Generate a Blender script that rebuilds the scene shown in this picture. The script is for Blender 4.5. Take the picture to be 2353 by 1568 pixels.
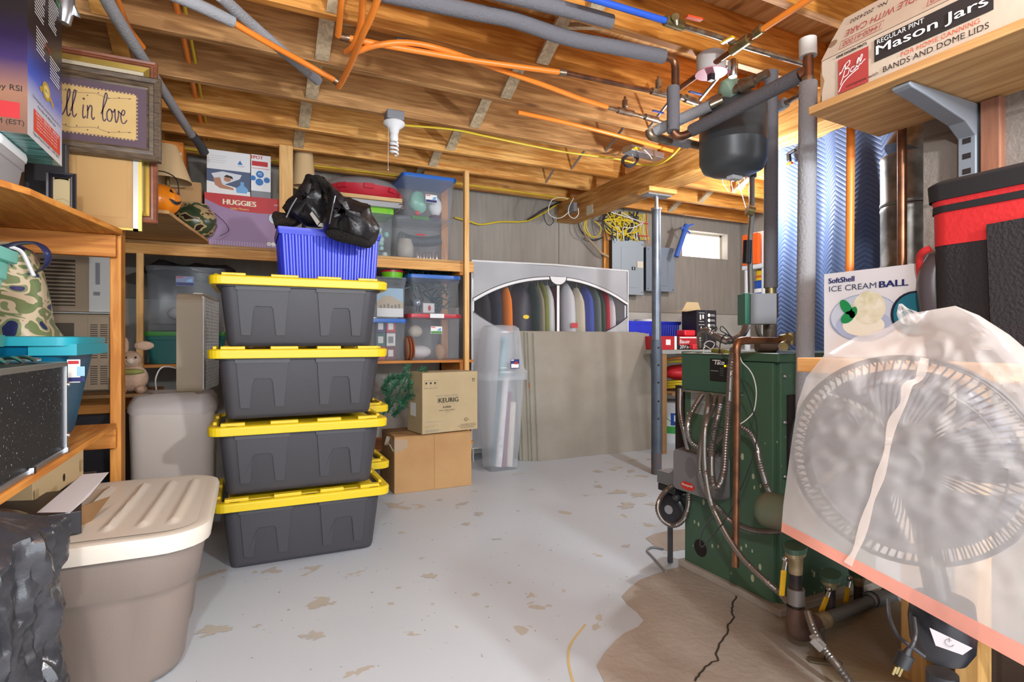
import bpy, math, random
from mathutils import Vector, Matrix, noise
random.seed(7)
for o in list(bpy.data.objects): bpy.data.objects.remove(o)
SC = bpy.context.scene
COL = SC.collection
V = Vector

# ---------------- camera, world, lights, exposure ----------------
F_PX = 1280.0; YAW = math.radians(25.5); SA, CA = math.sin(YAW), math.cos(YAW); CX, CY = 1176.5, 784.0; EYE = 1.0
cam = bpy.data.cameras.new('camera'); co = bpy.data.objects.new('camera', cam); COL.objects.link(co)
co.location = (0, 0, EYE); co.rotation_euler = (math.pi/2, 0, -YAW)
cam.sensor_width = 36; cam.lens = 36*F_PX/2353; cam.clip_start = 0.02; cam.clip_end = 60
SC.camera = co
w = bpy.data.worlds.new('world'); SC.world = w; w.use_nodes = True
w.node_tree.nodes['Background'].inputs[0].default_value = (0.86, 0.93, 1.0, 1)
w.node_tree.nodes['Background'].inputs[1].default_value = 2.6
SC.view_settings.view_transform = 'Standard'; SC.view_settings.look = 'None'
SC.view_settings.exposure = 1.08; SC.view_settings.gamma = 1; SC.view_settings.use_curve_mapping = False
def lamp(name, loc, power, radius, color=(1, .95, .88), kind='POINT', size=None, rot=None):
    l = bpy.data.lights.new(name, kind); l.energy = power; l.color = color
    if kind == 'AREA': l.shape = 'RECTANGLE'; l.size, l.size_y = size
    else: l.shadow_soft_size = radius
    o = bpy.data.objects.new(name, l); COL.objects.link(o); o.location = loc
    if rot: o.rotation_euler = rot
    return o
lamp('bulb_or_fill_light', (2.585, 2.38, 1.87), 23, .035, (.95, .97, 1))
lamp('bulb_or_fill_light', (1.15, -.55, 1.72), 74, .05, (.95, .98, 1))  # unseen flash-like light from behind right, lowered and strengthened to fill the ceiling
lamp('bulb_or_fill_light', (-.15, -.25, 1.8), 40, .05, (.96, .98, 1))  # added fill behind the camera, no bulb there; brightens joists and ceiling
lamp('bulb_or_fill_light', (3.9, 3.0, 2.15), 22, .05, (.95, .97, 1))

# ---------------- pixel rays to planes of the place ----------------
def ray(u, v):
    t = (u-CX)/F_PX; s = (CY-v)/F_PX
    return V((SA+t*CA, CA-t*SA, s))
EYEV = V((0, 0, EYE))
def W(u, v, D): return EYEV + ray(u, v)*D
def onY(u, v, Y): r = ray(u, v); return EYEV + r*(Y/r.y)
def onX(u, v, X): r = ray(u, v); return EYEV + r*(X/r.x)
def onZ(u, v, z): r = ray(u, v); return EYEV + r*((z-EYE)/r.z)

# ---------------- materials ----------------
MATS = {}
def lin(c):
    if isinstance(c, str):
        c = [int(c[i:i+2], 16)/255 for i in (0, 2, 4)]
    return tuple(((x+.055)/1.055)**2.4 if x > .04045 else x/12.92 for x in c) + (1,)
def MAT(name, c, rough=.5, metal=0, c2=None, scale=8, stretch=None, bump=0, bscale=None, alpha=1, emit=0, spec=.5, trans=0, detail=4, ramp=(.35, .65), const=False, extra=None, coat=0):
    if name in MATS: return MATS[name]
    m = bpy.data.materials.new(name); m.use_nodes = True; MATS[name] = m
    nt = m.node_tree; N = nt.nodes; L = nt.links
    b = N['Principled BSDF']; b.inputs['Base Color'].default_value = lin(c)
    b.inputs['Roughness'].default_value = rough; b.inputs['Metallic'].default_value = metal
    b.inputs['Specular IOR Level'].default_value = spec
    if coat: b.inputs['Coat Weight'].default_value = coat
    if trans:
        b.inputs['Transmission Weight'].default_value = trans
    if emit:
        b.inputs['Emission Color'].default_value = lin(c); b.inputs['Emission Strength'].default_value = emit
    tc = N.new('ShaderNodeTexCoord'); mp = N.new('ShaderNodeMapping'); L.new(tc.outputs['Object'], mp.inputs[0])
    if stretch: mp.inputs['Scale'].default_value = stretch
    if c2 is not None:
        n = N.new('ShaderNodeTexNoise'); n.inputs['Scale'].default_value = scale; n.inputs['Detail'].default_value = detail
        L.new(mp.outputs[0], n.inputs['Vector'])
        r = N.new('ShaderNodeValToRGB'); r.color_ramp.elements[0].color = lin(c); r.color_ramp.elements[1].color = lin(c2)
        r.color_ramp.elements[0].position, r.color_ramp.elements[1].position = ramp
        if const: r.color_ramp.interpolation = 'CONSTANT'
        L.new(n.outputs['Fac'], r.inputs[0]); L.new(r.outputs[0], b.inputs['Base Color'])
    if bump:
        n2 = N.new('ShaderNodeTexNoise'); n2.inputs['Scale'].default_value = bscale or scale; n2.inputs['Detail'].default_value = 5
        L.new(mp.outputs[0], n2.inputs['Vector'])
        bp = N.new('ShaderNodeBump'); bp.inputs['Strength'].default_value = bump; bp.inputs['Distance'].default_value = .01
        L.new(n2.outputs['Fac'], bp.inputs['Height']); L.new(bp.outputs[0], b.inputs['Normal'])
    if alpha < 1: b.inputs['Alpha'].default_value = alpha
    if extra: extra(nt, b, mp)
    return m
def WOOD(name, c, c2, ax, rough=.6, sc=1.0):
    if name in MATS: return MATS[name]
    st = {'x': (1.2, 14, 14), 'y': (14, 1.2, 14), 'z': (14, 14, 1.2)}[ax]
    def ex(nt, b, mp):
        N = nt.nodes; L = nt.links
        wv = N.new('ShaderNodeTexNoise'); wv.inputs['Scale'].default_value = 3.2*sc; wv.inputs['Detail'].default_value = 6; wv.inputs['Distortion'].default_value = .8
        L.new(mp.outputs[0], wv.inputs['Vector'])
        big = N.new('ShaderNodeTexNoise'); big.inputs['Scale'].default_value = 1.6; tc = N.new('ShaderNodeTexCoord'); L.new(tc.outputs['Object'], big.inputs['Vector'])
        kn = N.new('ShaderNodeTexVoronoi'); kn.inputs['Scale'].default_value = 1.0
        m2 = N.new('ShaderNodeMapping'); m2.inputs['Scale'].default_value = tuple(2.2 if s < 2 else 6.5 for s in st); L.new(tc.outputs['Object'], m2.inputs[0]); L.new(m2.outputs[0], kn.inputs['Vector'])
        kr = N.new('ShaderNodeValToRGB'); kr.color_ramp.elements[0].position = .05; kr.color_ramp.elements[1].position = .14
        kr.color_ramp.elements[0].color = (.35, .25, .18, 1); kr.color_ramp.elements[1].color = (1, 1, 1, 1); L.new(kn.outputs['Distance'], kr.inputs[0])
        ad = N.new('ShaderNodeMath'); ad.operation = 'ADD'; L.new(wv.outputs['Fac'], ad.inputs[0])
        mu = N.new('ShaderNodeMath'); mu.operation = 'MULTIPLY_ADD'; mu.inputs[1].default_value = .7; mu.inputs[2].default_value = -.35; L.new(big.outputs['Fac'], mu.inputs[0]); L.new(mu.outputs[0], ad.inputs[1])
        r = N.new('ShaderNodeValToRGB'); r.color_ramp.elements[0].color = lin(c); r.color_ramp.elements[1].color = lin(c2)
        r.color_ramp.elements[0].position = .38; r.color_ramp.elements[1].position = .66; L.new(ad.outputs[0], r.inputs[0])
        mx = N.new('ShaderNodeMix'); mx.data_type = 'RGBA'; mx.blend_type = 'MULTIPLY'; mx.inputs['Factor'].default_value = .8
        L.new(r.outputs[0], mx.inputs['A']); L.new(kr.outputs[0], mx.inputs['B']); L.new(mx.outputs['Result'], b.inputs['Base Color'])
        bp = N.new('ShaderNodeBump'); bp.inputs['Strength'].default_value = .15; bp.inputs['Distance'].default_value = .004
        L.new(wv.outputs['Fac'], bp.inputs['Height']); L.new(bp.outputs[0], b.inputs['Normal'])
    return MAT(name, c, rough, stretch=st, extra=ex)
def TRANSP(name, c, alpha, rough=.25, transl=.5):
    """thin plastic film: part see-through, part scattering"""
    if name in MATS: return MATS[name]
    m = bpy.data.materials.new(name); m.use_nodes = True; MATS[name] = m
    nt = m.node_tree; N = nt.nodes; L = nt.links; b = N['Principled BSDF']; out = N['Material Output']
    b.inputs['Base Color'].default_value = lin(c); b.inputs['Roughness'].default_value = rough
    tl = N.new('ShaderNodeBsdfTranslucent'); tl.inputs[0].default_value = lin(c)
    tp = N.new('ShaderNodeBsdfTransparent'); tp.inputs[0].default_value = (1, 1, 1, 1)
    m1 = N.new('ShaderNodeMixShader'); m1.inputs[0].default_value = transl; L.new(b.outputs[0], m1.inputs[1]); L.new(tl.outputs[0], m1.inputs[2])
    m2 = N.new('ShaderNodeMixShader'); m2.inputs[0].default_value = alpha; L.new(tp.outputs[0], m2.inputs[1]); L.new(m1.outputs[0], m2.inputs[2])
    L.new(m2.outputs[0], out.inputs[0])
    return m

# ---------------- mesh builder ----------------
FONT_CACHE = {}
def font_mesh(s):
    if s in FONT_CACHE: return FONT_CACHE[s]
    cu = bpy.data.curves.new('t', 'FONT'); cu.body = s; cu.size = 1; cu.resolution_u = 3; cu.fill_mode = 'FRONT'
    o = bpy.data.objects.new('t', cu); COL.objects.link(o); bpy.context.view_layer.update()
    me = bpy.data.meshes.new_from_object(o.evaluated_get(bpy.context.evaluated_depsgraph_get()))
    vs = [v.co.copy() for v in me.vertices]; fs = [tuple(p.vertices) for p in me.polygons]
    bpy.data.objects.remove(o); bpy.data.curves.remove(cu); bpy.data.meshes.remove(me)
    FONT_CACHE[s] = (vs, fs); return FONT_CACHE[s]
def frame(o, x, y):
    x = V(x).normalized(); y = V(y).normalized(); z = x.cross(y)
    return Matrix(((x.x, y.x, z.x, o[0]), (x.y, y.y, z.y, o[1]), (x.z, y.z, z.z, o[2]), (0, 0, 0, 1)))
def smooth_path(pts, n=6):
    pts = [V(p) for p in pts]
    if len(pts) < 3: return pts
    out = []
    P = [pts[0]*2-pts[1]] + pts + [pts[-1]*2-pts[-2]]
    for i in range(1, len(P)-2):
        a, b, c, d = P[i-1], P[i], P[i+1], P[i+2]
        for k in range(n):
            t = k/n
            out.append(.5*((2*b)+(c-a)*t+(2*a-5*b+4*c-d)*t*t+(3*b-a-3*c+d)*t**3))
    out.append(pts[-1]); return out
def rrect(hx, hy, r, n=4):
    r = min(r, hx*.999, hy*.999); o = []
    for cx, cy, a0 in ((hx-r, hy-r, 0), (-hx+r, hy-r, 90), (-hx+r, -hy+r, 180), (hx-r, -hy+r, 270)):
        for k in range(n+1):
            a = math.radians(a0+90*k/n); o.append((cx+r*math.cos(a), cy+r*math.sin(a)))
    return o
class MB:
    def __init__(s, T=None): s.v = []; s.f = []; s.mi = []; s.sm = []; s.mats = []; s.T = T
    def add(s, vs, fs, mat, smooth=False, T=None):
        b = len(s.v)
        if mat not in s.mats: s.mats.append(mat)
        k = s.mats.index(mat)
        for p in vs:
            p = V(p)
            if T is not None: p = T @ p
            if s.T is not None: p = s.T @ p
            s.v.append(p)
        for f in fs: s.f.append(tuple(i+b for i in f)); s.mi.append(k); s.sm.append(smooth)
        return s
    def box(s, x0, x1, y0, y1, z0, z1, mat, T=None):
        vs = [(x, y, z) for x in (x0, x1) for y in (y0, y1) for z in (z0, z1)]
        return s.add(vs, [(0, 1, 3, 2), (4, 6, 7, 5), (0, 4, 5, 1), (2, 3, 7, 6), (0, 2, 6, 4), (1, 5, 7, 3)], mat, T=T)
    def bar(s, a, b, w, h, mat, up=(0, 0, 1)):
        a, b = V(a), V(b); d = (b-a); L = d.length; d.normalize(); sd = d.cross(V(up)).normalized(); u = sd.cross(d).normalized()
        T = Matrix(((sd.x, d.x, u.x, a.x), (sd.y, d.y, u.y, a.y), (sd.z, d.z, u.z, a.z), (0, 0, 0, 1)))
        return s.box(-w/2, w/2, 0, L, -h/2, h/2, mat, T=T)
    def tube(s, pts, r, mat, n=10, sm=0, cap=True, rib=0, ribamp=.18, flat=None):
        if sm: pts = smooth_path(pts, sm)
        pts = [V(p) for p in pts]
        if rib:
            tot = 0; q = [pts[0]]; step = rib/2
            for a, b in zip(pts, pts[1:]):
                L = (b-a).length; k = max(1, round(L/step))
                for j in range(1, k+1): q.append(a.lerp(b, j/k))
            pts = q
        rs = r if isinstance(r, (list, tuple)) else [r]*len(pts)
        if rib: rs = [rs[0]*(1+(ribamp if i % 2 else -ribamp)) for i in range(len(pts))]
        if len(rs) != len(pts): rs = [rs[min(len(rs)-1, int(i*len(rs)/len(pts)))] for i in range(len(pts))]
        vs = []; nr = None
        for i, p in enumerate(pts):
            d = (pts[min(i+1, len(pts)-1)]-pts[max(i-1, 0)])
            if d.length < 1e-9: d = V((0, 0, 1))
            d.normalize()
            if nr is None: nr = d.cross(V((0, 0, 1)) if abs(d.z) < .9 else V((1, 0, 0))).normalized()
            else:
                nr = (nr-d*nr.dot(d))
                nr = nr.normalized() if nr.length > 1e-6 else d.orthogonal().normalized()
            bn = d.cross(nr)
            for k in range(n):
                a = 2*math.pi*k/n; vs.append(p+(nr*math.cos(a)+bn*math.sin(a)*(flat or 1))*rs[i])
        fs = [(i*n+k, i*n+(k+1) % n, (i+1)*n+(k+1) % n, (i+1)*n+k) for i in range(len(pts)-1) for k in range(n)]
        if cap: fs += [tuple(range(n))[::-1], tuple((len(pts)-1)*n+k for k in range(n))]
        return s.add(vs, fs, mat, True)
    def cyl(s, a, b, r, mat, n=16, r2=None): return s.tube([a, b], [r, r if r2 is None else r2], mat, n)
    def rings(s, rings, mat, cap0=True, cap1=True, smooth=True, closed=True):
        n = len(rings[0]); vs = [p for r in rings for p in r]
        kk = n if closed else n-1
        fs = [(i*n+k, i*n+(k+1) % n, (i+1)*n+(k+1) % n, (i+1)*n+k) for i in range(len(rings)-1) for k in range(kk)]
        if cap0: fs.append(tuple(range(n))[::-1])
        if cap1: fs.append(tuple((len(rings)-1)*n+k for k in range(n)))
        return s.add(vs, fs, mat, smooth)
    def loft(s, levels, mat, cap0=True, cap1=True, smooth=True, n=4, off=(0, 0)):
        """levels: (z, hx, hy, r)"""
        return s.rings([[(x+off[0], y+off[1], z) for x, y in rrect(hx, hy, r, n)] for z, hx, hy, r in levels], mat, cap0, cap1, smooth)
    def lathe(s, prof, c, mat, n=20, axis=None, cap=True):
        """prof: (r, h) along axis from c"""
        ax = V(axis or (0, 0, 1)).normalized(); e = ax.orthogonal().normalized(); g = ax.cross(e); c = V(c)
        return s.rings([[c+ax*h+(e*math.cos(2*math.pi*k/n)+g*math.sin(2*math.pi*k/n))*max(r, 1e-4) for k in range(n)] for r, h in prof], mat, cap, cap)
    def ball(s, c, r, mat, n=14, m=9, sc=(1, 1, 1), jit=0):
        c = V(c); R = []
        for i in range(m+1):
            th = math.pi*i/m
            R.append([c+V((math.cos(2*math.pi*k/n)*math.sin(th)*sc[0], math.sin(2*math.pi*k/n)*math.sin(th)*sc[1], -math.cos(th)*sc[2]))*max(r, 1e-5) for k in range(n)])
        if jit: R = [[p+noise.noise_vector(p*9)*jit for p in q] for q in R]
        return s.rings(R, mat, False, False)
    def prism(s, poly, h0, h1, mat, T=None, smooth=False):
        n = len(poly); vs = [(x, y, h0) for x, y in poly]+[(x, y, h1) for x, y in poly]
        fs = [tuple(range(n))[::-1], tuple(range(n, 2*n))]+[(i, (i+1) % n, n+(i+1) % n, n+i) for i in range(n)]
        return s.add(vs, fs, mat, smooth, T)
    def sheet(s, fn, nu, nv, mat, smooth=True):
        vs = [fn(i/nu, j/nv) for j in range(nv+1) for i in range(nu+1)]
        fs = [(j*(nu+1)+i, j*(nu+1)+i+1, (j+1)*(nu+1)+i+1, (j+1)*(nu+1)+i) for j in range(nv) for i in range(nu)]
        return s.add(vs, fs, mat, smooth)
    # flat print on a face frame Fm (x right, y up, z out)
    def rect(s, Fm, x0, y0, x1, y1, mat, off=.0008): return s.add([(x0, y0, off), (x1, y0, off), (x1, y1, off), (x0, y1, off)], [(0, 1, 2, 3)], mat, T=Fm)
    def poly(s, Fm, pts, mat, off=.0008): return s.add([(x, y, off) for x, y in pts], [tuple(range(len(pts)))], mat, T=Fm)
    def disc(s, Fm, x, y, r, mat, off=.0012, n=18, ry=None): return s.add([(x+r*math.cos(2*math.pi*k/n), y+(ry or r)*math.sin(2*math.pi*k/n), off) for k in range(n)], [tuple(range(n))], mat, T=Fm)
    def text(s, Fm, str_, x, y, w, mat, h=None, off=.0016, shear=0, bold=0, rot=0):
        vs, fs = font_mesh(str_)
        if not vs: return s
        x0 = min(p.x for p in vs); x1 = max(p.x for p in vs); y0 = min(p.y for p in vs); y1 = max(p.y for p in vs)
        k = w/(x1-x0); ky = k if h is None else h/(y1-y0)
        R = Matrix.Translation((x, y, 0)) @ Matrix.Rotation(rot, 4, 'Z')
        for d in ([0] if not bold else [0, bold, -bold]):
            s.add([R @ V(((p.x-x0)*k+shear*(p.y-y0)*ky+d, (p.y-y0)*ky, off+(.0004 if d > 0 else .0008 if d < 0 else 0))) for p in vs], fs, mat, T=Fm)
        return s
    def line(s, Fm, pts, wd, mat, off=.0014, sm=5):
        q = smooth_path([V((x, y, 0)) for x, y in pts], sm) if sm else [V((x, y, 0)) for x, y in pts]
        vs = []
        for i, p in enumerate(q):
            d = q[min(i+1, len(q)-1)]-q[max(i-1, 0)]
            if d.length < 1e-9: d = V((1, 0, 0))
            d.normalize(); nn = V((-d.y, d.x, 0))*wd/2
            vs += [(p.x+nn.x, p.y+nn.y, off), (p.x-nn.x, p.y-nn.y, off)]
        return s.add(vs, [(2*i, 2*i+1, 2*i+3, 2*i+2) for i in range(len(q)-1)], mat, T=Fm)
    def split(s, name, parent, **kw):
        par = list(range(len(s.v)))
        def fd(a):
            while par[a] != a: par[a] = par[par[a]]; a = par[a]
            return a
        for f in s.f:
            for i in f[1:]: par[fd(i)] = fd(f[0])
        G = {}
        for k, f in enumerate(s.f): G.setdefault(fd(f[0]), []).append(k)
        for ks in G.values():
            m = MB(); ids = sorted({i for k in ks for i in s.f[k]}); mp = {i: j for j, i in enumerate(ids)}
            m.v = [s.v[i] for i in ids]; m.f = [tuple(mp[i] for i in s.f[k]) for k in ks]; m.mi = [s.mi[k] for k in ks]; m.sm = [s.sm[k] for k in ks]; m.mats = s.mats
            m.obj(name, parent, **kw)
    def obj(s, name, parent=None, bevel=0, solid=0, label=None, origin=None):
        me = bpy.data.meshes.new(name)
        o = bpy.data.objects.new(name, me); COL.objects.link(o)
        org = V((0, 0, 0))
        if parent is None:
            if origin is not None: org = V(origin)
            else:
                xs = [p.x for p in s.v]; ys = [p.y for p in s.v]; org = V(((min(xs)+max(xs))/2, (min(ys)+max(ys))/2, min(p.z for p in s.v)))
            o.location = org
        elif parent is not None:
            o.parent = parent
            if parent.get('_w'): org = V(parent['_w'])
        me.from_pydata([tuple(p-org) for p in s.v], [], s.f)
        o['_w'] = tuple(org)
        for m in s.mats: me.materials.append(m)
        me.polygons.foreach_set('material_index', s.mi); me.polygons.foreach_set('use_smooth', s.sm); me.update()
        if any(s.sm): me.set_sharp_from_angle(angle=.75)
        if bevel:
            b = o.modifiers.new('bevel', 'BEVEL'); b.width = bevel; b.segments = 2; b.limit_method = 'ANGLE'; b.angle_limit = .7
        if solid:
            b = o.modifiers.new('solid', 'SOLIDIFY'); b.thickness = solid; b.offset = 0
        if label: o['label'] = label
        return o
def tag(o, label, cat, group=None, kind=None):
    o['label'] = label; o['category'] = cat
    if group: o['group'] = group
    if kind: o['kind'] = kind
    return o
def struct(o, label=None, cat=None):
    o['kind'] = 'structure'
    if label: o['label'] = label
    if cat: o['category'] = cat
    return o
def thing(name, label, cat, loc=(0, 0, 0), rz=0, group=None, world=True):
    """Empty at the base. world=True: parts are given in world coordinates (no rotation then)."""
    o = bpy.data.objects.new(name, None); COL.objects.link(o); o.location = loc; o.rotation_euler = (0, 0, rz); o.empty_display_size = .05
    if world: o['_w'] = tuple(loc)
    return tag(o, label, cat, group)
def dup(root, loc, rz=None, label=None, group=None):
    r = root.copy(); COL.objects.link(r); r.location = loc
    if rz is not None: r.rotation_euler = (0, 0, rz)
    if label: r['label'] = label
    if group: r['group'] = group
    for ch in list(root.children):
        c = ch.copy(); COL.objects.link(c); c.parent = r
        for g in list(ch.children):
            d = g.copy(); COL.objects.link(d); d.parent = c
    return r
def front(sx, sy, z=0): return frame((-sx/2, -sy/2, z), (1, 0, 0), (0, 0, 1))
def left(sx, sy, z=0): return frame((-sx/2, sy/2, z), (0, -1, 0), (0, 0, 1))
def right(sx, sy, z=0): return frame((sx/2, -sy/2, z), (0, 1, 0), (0, 0, 1))
def top(sx, sy, z): return frame((-sx/2, -sy/2, z), (1, 0, 0), (0, 1, 0))

# common materials
K = lambda n: MATS[n]
PINE = WOOD('pine', 'c88c44', 'e6ac62', 'x'); PINEY = WOOD('pine_y', 'c08a4c', 'dda565', 'y'); PINEZ = WOOD('pine_z', 'd8a25c', 'eebf7c', 'z')
JOISTW = WOOD('joist_wood', 'c07d30', 'efb768', 'x'); JOISTD = WOOD('joist_wood_brown', 'a0703f', 'cf9c62', 'x'); JOISTO = WOOD('joist_wood_orange', 'b06c22', 'df9a48', 'x'); BEAMW = WOOD('beam_wood', 'ac7430', 'dba662', 'y')
GREYW = WOOD('grey_bridging', 'ab9576', 'd0bb98', 'z'); ORW = WOOD('orange_pine', 'c47b2c', 'e29d48', 'z'); ORWX = WOOD('orange_pine_x', 'bd7228', 'dc9440', 'x'); ORWY = WOOD('orange_pine_y', 'c0762b', 'e39a43', 'y')
PLY = WOOD('plywood', 'b98a55', 'd8ae76', 'y', sc=.7); PLYX = WOOD('plywood_x', 'b48550', 'd3a76c', 'x', sc=.7)
WHITE = MAT('white_plastic', 'e9e9ea', .4); BLACK = MAT('black_plastic', '1b1b1e', .45); DGREY = MAT('dark_grey', '3a3b3f', .5); GREY = MAT('mid_grey', '85878c', .5)
STEEL = MAT('steel', 'b9bbbe', .35, .9); CHROME = MAT('chrome', 'd9dadc', .18, 1); COPPER = MAT('copper', '9c6a4a', .38, .75, c2='6b4a3a', scale=14); BRASS = MAT('brass', 'a89565', .4, .8, c2='7d704f', scale=20)
SOLDER = MAT('soldered_fitting', 'a7a090', .35, .8, c2='8a6a50', scale=25)
FOAM = MAT('pipe_foam', '98989b', .9, bump=.5, bscale=120); FOAMD = MAT('pipe_foam_dark', '6d6b70', .95, bump=.5, bscale=140)
PEX = MAT('orange_pex', 'f28a30', .35); PEXB = MAT('blue_pex', '2c58c0', .35)
CARD = MAT('cardboard', 'b98f5f', .8, c2='c49c6c', scale=5, bump=.08, bscale=60); CARD2 = MAT('cardboard_yellow', 'b3a07a', .8, c2='bda983', scale=4)
CARDD = MAT('cardboard_dark', '8c6a44', .85, c2='9b7750', scale=4); TAPE = MAT('packing_tape', 'c5ab7d', .2, c2='b59a6a', scale=6)
INK = MAT('black_ink', '1d1a18', .6); RED = MAT('red_print', 'c0282c', .5); WPRINT = MAT('white_print', 'ecebe8', .5); BLUEP = MAT('blue_print', '2f74b8', .5); NAVY = MAT('navy_print', '232a66', .5)
YEL = MAT('yellow_plastic', 'e7c81c', .38); YCABLE = MAT('yellow_cable', 'd7bd2f', .45); BCABLE = MAT('black_cable', '26262a', .5); WCABLE = MAT('white_cable', 'd8d6d0', .45)
GREEN = MAT('boiler_green', '48664f', .5, c2='426049', scale=3)
CLEAR = TRANSP('clear_plastic', 'c9d2dc', .26, .12, .35); FROST = TRANSP('frosted_plastic', 'dfe3e8', .55, .3, .5); CLEARG = TRANSP('grey_clear_plastic', 'a9b2bd', .30, .15, .35)
LEVB = MAT('lever_blue', '33488f', .4)
FLEX = MAT('armored_cable', '8c8681', .35, .8)
# =================== THE SETTING ===================
WALLY = 4.63; JZ = 2.31
def floor_ex(nt, b, mp):
    N = nt.nodes; L = nt.links
    tc = N.new('ShaderNodeTexCoord')
    base = N.new('ShaderNodeTexNoise'); base.inputs['Scale'].default_value = .9; base.inputs['Detail'].default_value = 3; L.new(tc.outputs['Object'], base.inputs['Vector'])
    r0 = N.new('ShaderNodeValToRGB'); r0.color_ramp.elements[0].color = lin('b4bfca'); r0.color_ramp.elements[1].color = lin('c9d1d8'); L.new(base.outputs['Fac'], r0.inputs[0])
    n = N.new('ShaderNodeTexNoise'); n.inputs['Scale'].default_value = 7; n.inputs['Detail'].default_value = 4; n.inputs['Distortion'].default_value = .35; L.new(tc.outputs['Object'], n.inputs['Vector'])
    n3 = N.new('ShaderNodeTexNoise'); n3.inputs['Scale'].default_value = 1.3; n3.inputs['Detail'].default_value = 1; L.new(tc.outputs['Object'], n3.inputs['Vector'])
    mu = N.new('ShaderNodeMath'); mu.operation = 'MULTIPLY_ADD'; mu.inputs[1].default_value = .45; L.new(n3.outputs['Fac'], mu.inputs[0]); L.new(n.outputs['Fac'], mu.inputs[2])
    r1 = N.new('ShaderNodeValToRGB'); r1.color_ramp.elements[0].position = .918; r1.color_ramp.elements[1].position = .932
    r1.color_ramp.elements[0].color = (0, 0, 0, 1); r1.color_ramp.elements[1].color = (1, 1, 1, 1); L.new(mu.outputs[0], r1.inputs[0])
    mx = N.new('ShaderNodeMix'); mx.data_type = 'RGBA'; L.new(r1.outputs[0], mx.inputs['Factor']); L.new(r0.outputs[0], mx.inputs['A']); mx.inputs['B'].default_value = lin('b4b0a6')
    n4 = N.new('ShaderNodeTexNoise'); n4.inputs['Scale'].default_value = 45; n4.inputs['Detail'].default_value = 2; L.new(tc.outputs['Object'], n4.inputs['Vector'])
    r4 = N.new('ShaderNodeValToRGB'); r4.color_ramp.elements[0].position = .73; r4.color_ramp.elements[1].position = .76; r4.color_ramp.elements[0].color = (0, 0, 0, 1); L.new(n4.outputs['Fac'], r4.inputs[0])
    m3 = N.new('ShaderNodeMix'); m3.data_type = 'RGBA'; L.new(r4.outputs[0], m3.inputs['Factor']); L.new(mx.outputs['Result'], m3.inputs['A']); m3.inputs['B'].default_value = lin('8d8a84')
    L.new(m3.outputs['Result'], b.inputs['Base Color'])
    bp = N.new('ShaderNodeBump'); bp.inputs['Strength'].default_value = .25; bp.inputs['Distance'].default_value = .004; L.new(mu.outputs[0], bp.inputs['Height']); L.new(bp.outputs[0], b.inputs['Normal'])
FLOORM = MAT('painted_floor', 'c5cad0', .42, extra=floor_ex)
CONC = MAT('bare_concrete', '9c9084', .8, c2='b1a89d', scale=3, bump=.3, bscale=40)
CONCST = MAT('stained_concrete', '937c52', .75, c2='9a8f80', scale=2.2, bump=.3, bscale=40)
f = struct(MB().box(-1.7, 5.2, -2.2, 4.95, -.12, 0, FLOORM).obj('floor'), 'pale grey painted concrete basement floor with chipped patches', 'floor')
bd = [(1599, 1292), (1566, 1302), (1530, 1312), (1500, 1322), (1470, 1334), (1447, 1352), (1428, 1372), (1442, 1392), (1464, 1408), (1479, 1427), (1466, 1442), (1436, 1456), (1412, 1476), (1390, 1500), (1371, 1532), (1392, 1575), (1400, 1700)]
pts = [onZ(u, v, .0) for u, v in bd]; pts += [V((1.0, .4, 0)), V((1.8, .3, 0)), V((2.2, 1.0, 0)), V((2.2, 1.95, 0))]
m = MB(); m.prism([(p.x, p.y) for p in pts], .0004, .0014, CONC)
p2 = [onZ(u, v, 0) for u, v in [(1483, 1238), (1500, 1229), (1540, 1220), (1580, 1217), (1640, 1217), (1640, 1262), (1580, 1262), (1540, 1269), (1512, 1262)]]
m.prism([(p.x, p.y) for p in p2], .0004, .0014, CONC)
m.obj('bare_concrete', f, label='unpainted brown concrete patch beside the boiler')
m = MB(); p3 = [onZ(u, v, .0) for u, v in [(1830, 1350), (2010, 1330), (2130, 1440), (2120, 1568), (1900, 1568), (1850, 1450)]]
m.prism([(p.x, p.y) for p in p3], .0016, .0024, CONCST); m.obj('rust_stain', f)
def crack(px, wd, name='crack'):
    m = MB(); q = []
    for (u, v) in px: q.append(onZ(u, v, .0))
    P = []
    for a, b in zip(q, q[1:]):
        for k in range(5): p = a.lerp(b, k/5); P.append((p.x+random.uniform(-.006, .006), p.y+random.uniform(-.006, .006)))
    m.line(frame((0, 0, 0), (1, 0, 0), (0, 1, 0)), P, wd, MAT('crack_dark', '3b342c', .9), off=.0028, sm=0); return m.obj(name, f)
crack([(1690, 1370), (1684, 1395), (1682, 1420), (1672, 1450), (1650, 1490), (1645, 1520), (1610, 1545), (1595, 1575)], .007)
m = MB(); m.line(frame((0, 0, 0), (1, 0, 0), (0, 1, 0)), [tuple(onZ(u, v, 0))[:2] for u, v in [(1392, 1410), (1460, 1408), (1345, 1436), (1312, 1480), (1306, 1520), (1318, 1575)][2:]], .008, MAT('rust_yellow', 'c7ae74', .7), off=.001); m.obj('rust_line', f)
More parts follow.
